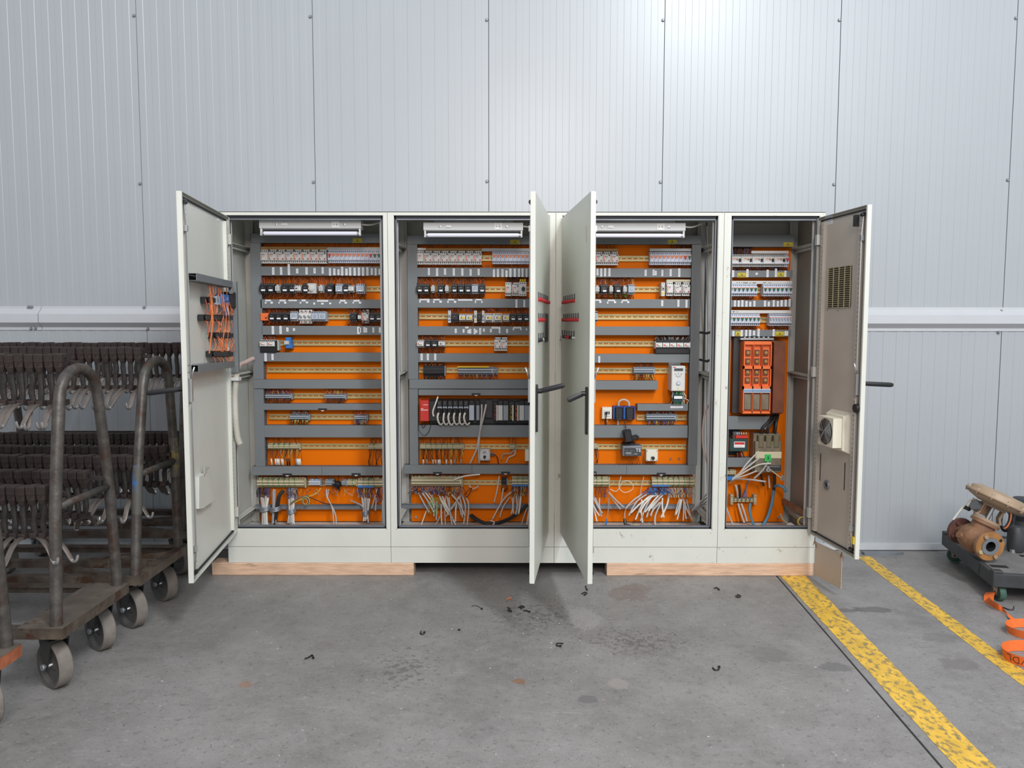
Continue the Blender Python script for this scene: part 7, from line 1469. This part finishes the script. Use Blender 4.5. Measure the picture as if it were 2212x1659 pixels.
m = MB(); m.lathe([(0.0, 0.218), (0.09, 0.222), (0.150, 0.240), (0.160, 0.254)], 'tan', c=(bx, 0, 0), n=36); m.lathe([(0.160, 0.254), (0.176, 0.254), (0.178, 0.257), (0.178, 0.266), (0.176, 0.269), (0.160, 0.269)], 'tan', c=(bx, 0, 0), n=36); m.lathe([(0.160, 0.269), (0.152, 0.293), (0.12, 0.308), (0.0, 0.314)], 'tan', c=(bx, 0, 0), n=36); vp('actuator', m, 'tan disc-shaped actuator')
for q in range(12): a = q*math.pi/6+0.2; m = MB(); m.cyl((bx+0.169*math.cos(a), 0.169*math.sin(a), 0.244), (bx+0.169*math.cos(a), 0.169*math.sin(a), 0.279), 0.007 if q % 6 else 0.012, 'tan', 6); vp('actuator_bolt', m)
m = MB(); m.box(bx+0.045, bx+0.115, -0.055, 0.055, 0.145, 0.215, 'tan', bev=0.004); vp('positioner', m, 'tan positioner box')
m = MB(); m.cyl((bx+0.03, 0.05, 0.18), (bx+0.03, 0.09, 0.18), 0.030, 'steel_dull', 12); m.box(bx-0.01, bx+0.07, 0.045, 0.06, 0.15, 0.205, 'cast_brown', bev=0.003); vp('gauge', m)
m = MB()
for q in (0, 1): m.cyl((bx+0.10+q*0.03, 0.05, 0.142), (bx+0.10+q*0.03, 0.068, 0.142), 0.012, 'black', 8)
vp('connector', m)
m = MB(); P_ = [(bx+0.06, 0.07, 0.215), (bx+0.085, 0.09, 0.19), (bx+0.10, 0.10, 0.12), (bx+0.11, 0.105, 0.045)]; m.tube(smooth_path(P_, 4), [0.004]*7+[0.006]*6, 'cable_white', 6); vp('air_tube', m, 'white plastic tube')
# things behind the valve
x, y = PZ(2196, 1160, 0.24); m = MB(); m.lathe([(0, -0.07), (0.045, -0.07), (0.05, -0.05), (0.05, 0.05), (0.03, 0.08), (0, 0.08)], 'dolly', axis='z', n=18); m.cyl((-0.03, -0.02, -0.075), (-0.03, -0.02, -0.055), 0.018, 'chrome', 8)
solo('pump_motor', m, 'dark motor block standing behind the valve on the dolly', 'motor', (x, y, 0.233))
m = MB()
for q in range(4): r_ = 0.075-q*0.006; m.tube([(r_*0.75*math.cos(j*math.pi/10), q*0.006, r_*math.sin(j*math.pi/10)) for j in range(21)], 0.006 if q else 0.008, 'black' if q != 2 else 'wire_orange', 6, cap=False)
x, y = PZ(2188, 1125, 0.34); solo('hose_coil', m, 'black hose coil hanging beside the tan valve yoke', 'hose', (x, y+0.05, 0.345), (0, 0.3, 0.4))
x, z = PY(2212, 1088, 0.25); m = MB(); m.lathe([(0, 0.05), (0.06, 0.045), (0.09, 0.0), (0.09, -0.06), (0.05, -0.1), (0.045, -0.33), (0, -0.33)], 'dolly', axis='z', n=20); m.cyl((-0.02, -0.07, 0.02), (-0.05, -0.10, 0.03), 0.03, 'dark_green', 10)
solo('dust_cap_valve', m, 'dark round-topped valve behind the tan disc, at the photo edge', 'valve', (x, 0.25, z))
# ------------------------------------------------------------------ orange strap on the floor
def ribbon(e1, e2, k='strap', th=0.002):
    m = MB(); n = len(e1); a = smooth_path(e1, 4); b = smooth_path(e2, 4); vs = []
    for p, q in zip(a, b): vs += [tuple(p), tuple(q)]
    N = len(a); m.add(vs, [(2*i, 2*i+1, 2*i+3, 2*i+2) for i in range(N-1)], k, True); return m
def fz(u, v, z=0.003): return (*PZ(u, v, z), z)
strap = thing('ratchet_strap', 'orange woven strap lying twisted and looped on the floor by the dolly', 'strap')
r1 = ribbon([fz(2126, 1297, 0.003), fz(2140, 1306, 0.003), fz(2156, 1315, 0.003), fz(2170, 1320, 0.004), fz(2180, 1331, 0.010), fz(2193, 1343, 0.004), fz(2203, 1349, 0.004)],
            [fz(2138, 1287, 0.045), fz(2143, 1293, 0.05), fz(2155, 1301, 0.045), fz(2165, 1307, 0.030), fz(2176, 1320, 0.018), fz(2192, 1333, 0.010), fz(2206, 1339, 0.004)])
part('strap_band', r1, strap)
r1 = ribbon([fz(2126, 1296, 0.003), fz(2126, 1290, 0.01), fz(2127, 1283, 0.02), fz(2130, 1277, 0.02)], [fz(2148, 1296, 0.02), fz(2148, 1288, 0.03), fz(2150, 1280, 0.05), fz(2151, 1275, 0.05)]); part('strap_band', r1, strap)
def arc_band(cu, cv, rx, ry, a0, a1, h, n=26, lean=0.0):
    cx_, cy_ = PZ(cu, cv, 0.0); m = MB(); vs = []
    for i in range(n+1):
        a = a0+(a1-a0)*i/n; x, y = cx_+rx*math.cos(a), cy_+ry*math.sin(a); vs += [(x, y, 0.003+abs(lean)*0), (x+lean*math.cos(a), y+lean*math.sin(a), h)]
    m.add(vs, [(2*i, 2*i+1, 2*i+3, 2*i+2) for i in range(n)], 'strap', True); return m, (cx_, cy_)
b1, _c = arc_band(2232, 1368, 0.115, 0.085, R(70), R(285), 0.045, lean=0.012); part('strap_band', b1, strap)
b2, cc = arc_band(2236, 1425, 0.130, 0.105, R(60), R(300), 0.052, lean=0.010); part('strap_band', b2, strap)
def onb(a, h): return (cc[0]+(0.1315+0.010*h)*math.cos(a), cc[1]+(0.1065+0.010*h)*math.sin(a), 0.003+0.049*h)
lt = MB()
def stroke(p, q, w=0.0026):
    n = 4; vs = []
    for i in range(n+1):
        a = p[0]+(q[0]-p[0])*i/n; h = p[1]+(q[1]-p[1])*i/n; c = Vector(onb(a, h)); vs.append(c)
    lt.tube(vs, w*0.5, 'black', 4, flat=(1.0, 1.0))
def glyph(segs, a0):      # letters upside down on the band: h grows downwards for the reader
    for p, q in segs: stroke((a0+R(1)*p[0], p[1]), (a0+R(1)*q[0], q[1]))
A0 = R(196)
glyph([((0, .2), (0, .8)), ((0, .8), (-9, .8))], A0)                                     # L, turned over, going round the bend
glyph([((18, .2), (18, .8)), ((18, .8), (10, .76)), ((10, .76), (5, .5)), ((5, .5), (10, .24)), ((10, .24), (18, .2))], A0)      # D turned over
glyph([((22, .18), (30, .82)), ((30, .82), (38, .18))], A0)                              # V turned over
glyph([((46, .2), (52, .5)), ((52, .5), (58, .2))], A0)
part('lettering', lt, strap, label='black letters turned upside down')
m = MB(); P_ = [fz(2168, 1309, 0.004), fz(2180, 1314, 0.004), fz(2190, 1314, 0.006), fz(2191, 1307, 0.02)]; m.tube(smooth_path(P_, 4), 0.003, 'black', 6); solo('black_hook', m, 'thin black bent wire beside the dolly front wheel', 'wire')
# ------------------------------------------------------------------ litter on the floor
bits = [((660, 1424), (668, 1421), (676, 1416), (678, 1422), 'black cut cable tie farthest left on the open floor'), ((911, 1364), (910, 1369), (916, 1370), (918, 1366), 'small black curl on the floor below the left beam'), ((1218, 1390), (1206, 1389), (1204, 1394), (1212, 1395), 'black curled cable tie on the floor under the second door'),
        ((1541, 1441), (1546, 1446), (1554, 1445), (1555, 1439), 'black hook-shaped tie nearest the camera, left of the yellow line'), ((1544, 1270), (1548, 1268), (1554, 1271), (1554, 1272), 'black arched tie left one below the right beam'), ((1590, 1286), (1596, 1289), (1601, 1286), (1595, 1284), 'black folded tie right one below the right beam'),
        ((1266, 1265), (1267, 1268), (1268, 1271), (1269, 1273), 'short thick black piece below the third door'), ((1258, 1282), (1264, 1279), (1269, 1281), (1264, 1284), 'small black curl just below the third door'), ((1098, 1312), (1103, 1316), (1098, 1318), (1105, 1320), 'crumpled black wire left of the second door shadow'), ((1121, 1312), (1128, 1309), (1134, 1311), (1127, 1313), 'black scrap beside the crumpled wire'),
        ((1132, 1319), (1137, 1318), (1141, 1320), (1145, 1321), 'black sliver on the floor below the second door'), ((1020, 1309), (1028, 1308), (1036, 1311), (1042, 1315), 'thin black curved wire on the floor left of the second door')]
for *P_, lab in bits:
    m = MB(); m.tube(smooth_path([fz(u, v, 0.005) for u, v in P_], 4), 0.0035 if 'thin' not in lab else 0.0015, 'black', 6); m.lathe([(0, -0.004), (0.006, -0.003), (0.006, 0.003), (0, 0.004)], 'black', c=fz(*P_[-1], 0.006), n=6); solo('cable_tie', m, lab, 'litter', group='black bits on the floor')
m = MB(); x, y = PZ(993, 1362, 0); m.lathe([(0, 0.008), (0.006, 0.006), (0.007, 0.0)], 'black', c=(x, y, 0), n=8); solo('rubber_plug', m, 'round black plug alone on the floor', 'litter')
m = MB(); m.tube([fz(1096, 1295, 0.004), fz(1101, 1292, 0.005), fz(1106, 1291, 0.004)], 0.004, 'wire_orange', 6); solo('orange_scrap', m, 'small orange brown scrap on the floor by the second door', 'litter')
m = MB(); rn = random.Random(31)
for q in range(900):
    x = rn.gauss(-0.10, 0.42); y = -0.75+rn.gauss(0, 0.38)
    if rn.random() < 0.35: x, y = rn.uniform(-2.0, 1.3), rn.uniform(-2.1, -0.05)
    a = rn.uniform(0, math.pi); l = rn.uniform(0.0015, 0.006); w_ = rn.uniform(0.0008, 0.002); c_, s_ = math.cos(a), math.sin(a); h_ = rn.uniform(0.0006, 0.002)
    vs = [(x-l*c_, y-l*s_, 0.0), (x-w_*s_, y+w_*c_, 0.0), (x+l*c_, y+l*s_, 0.0), (x+w_*s_, y-w_*c_, 0.0), (x, y, h_)]
    m.add(vs, [(0, 1, 4), (1, 2, 4), (2, 3, 4), (3, 0, 4)], 'black' if rn.random() < 0.85 else 'cable_white')
solo('floor_crumbs', m, 'fine black and pale crumbs scattered on the concrete below the doors', 'crumbs', kind='stuff')
x0, y0 = PZ(1860, 1192.5, 0.0); x1, y1 = PZ(1947, 1193.0, 0.0); m = MB(); m.prism([(x0, 0.425), (x1-0.06, 0.425), (x1, 0.44), (x1-0.06, 0.465), (x0, 0.47)], 'z', 0.0, 0.018, 'steel_dull'); solo('metal_strip', m, 'flat grey metal strip on the floor along the wall foot', 'strip')
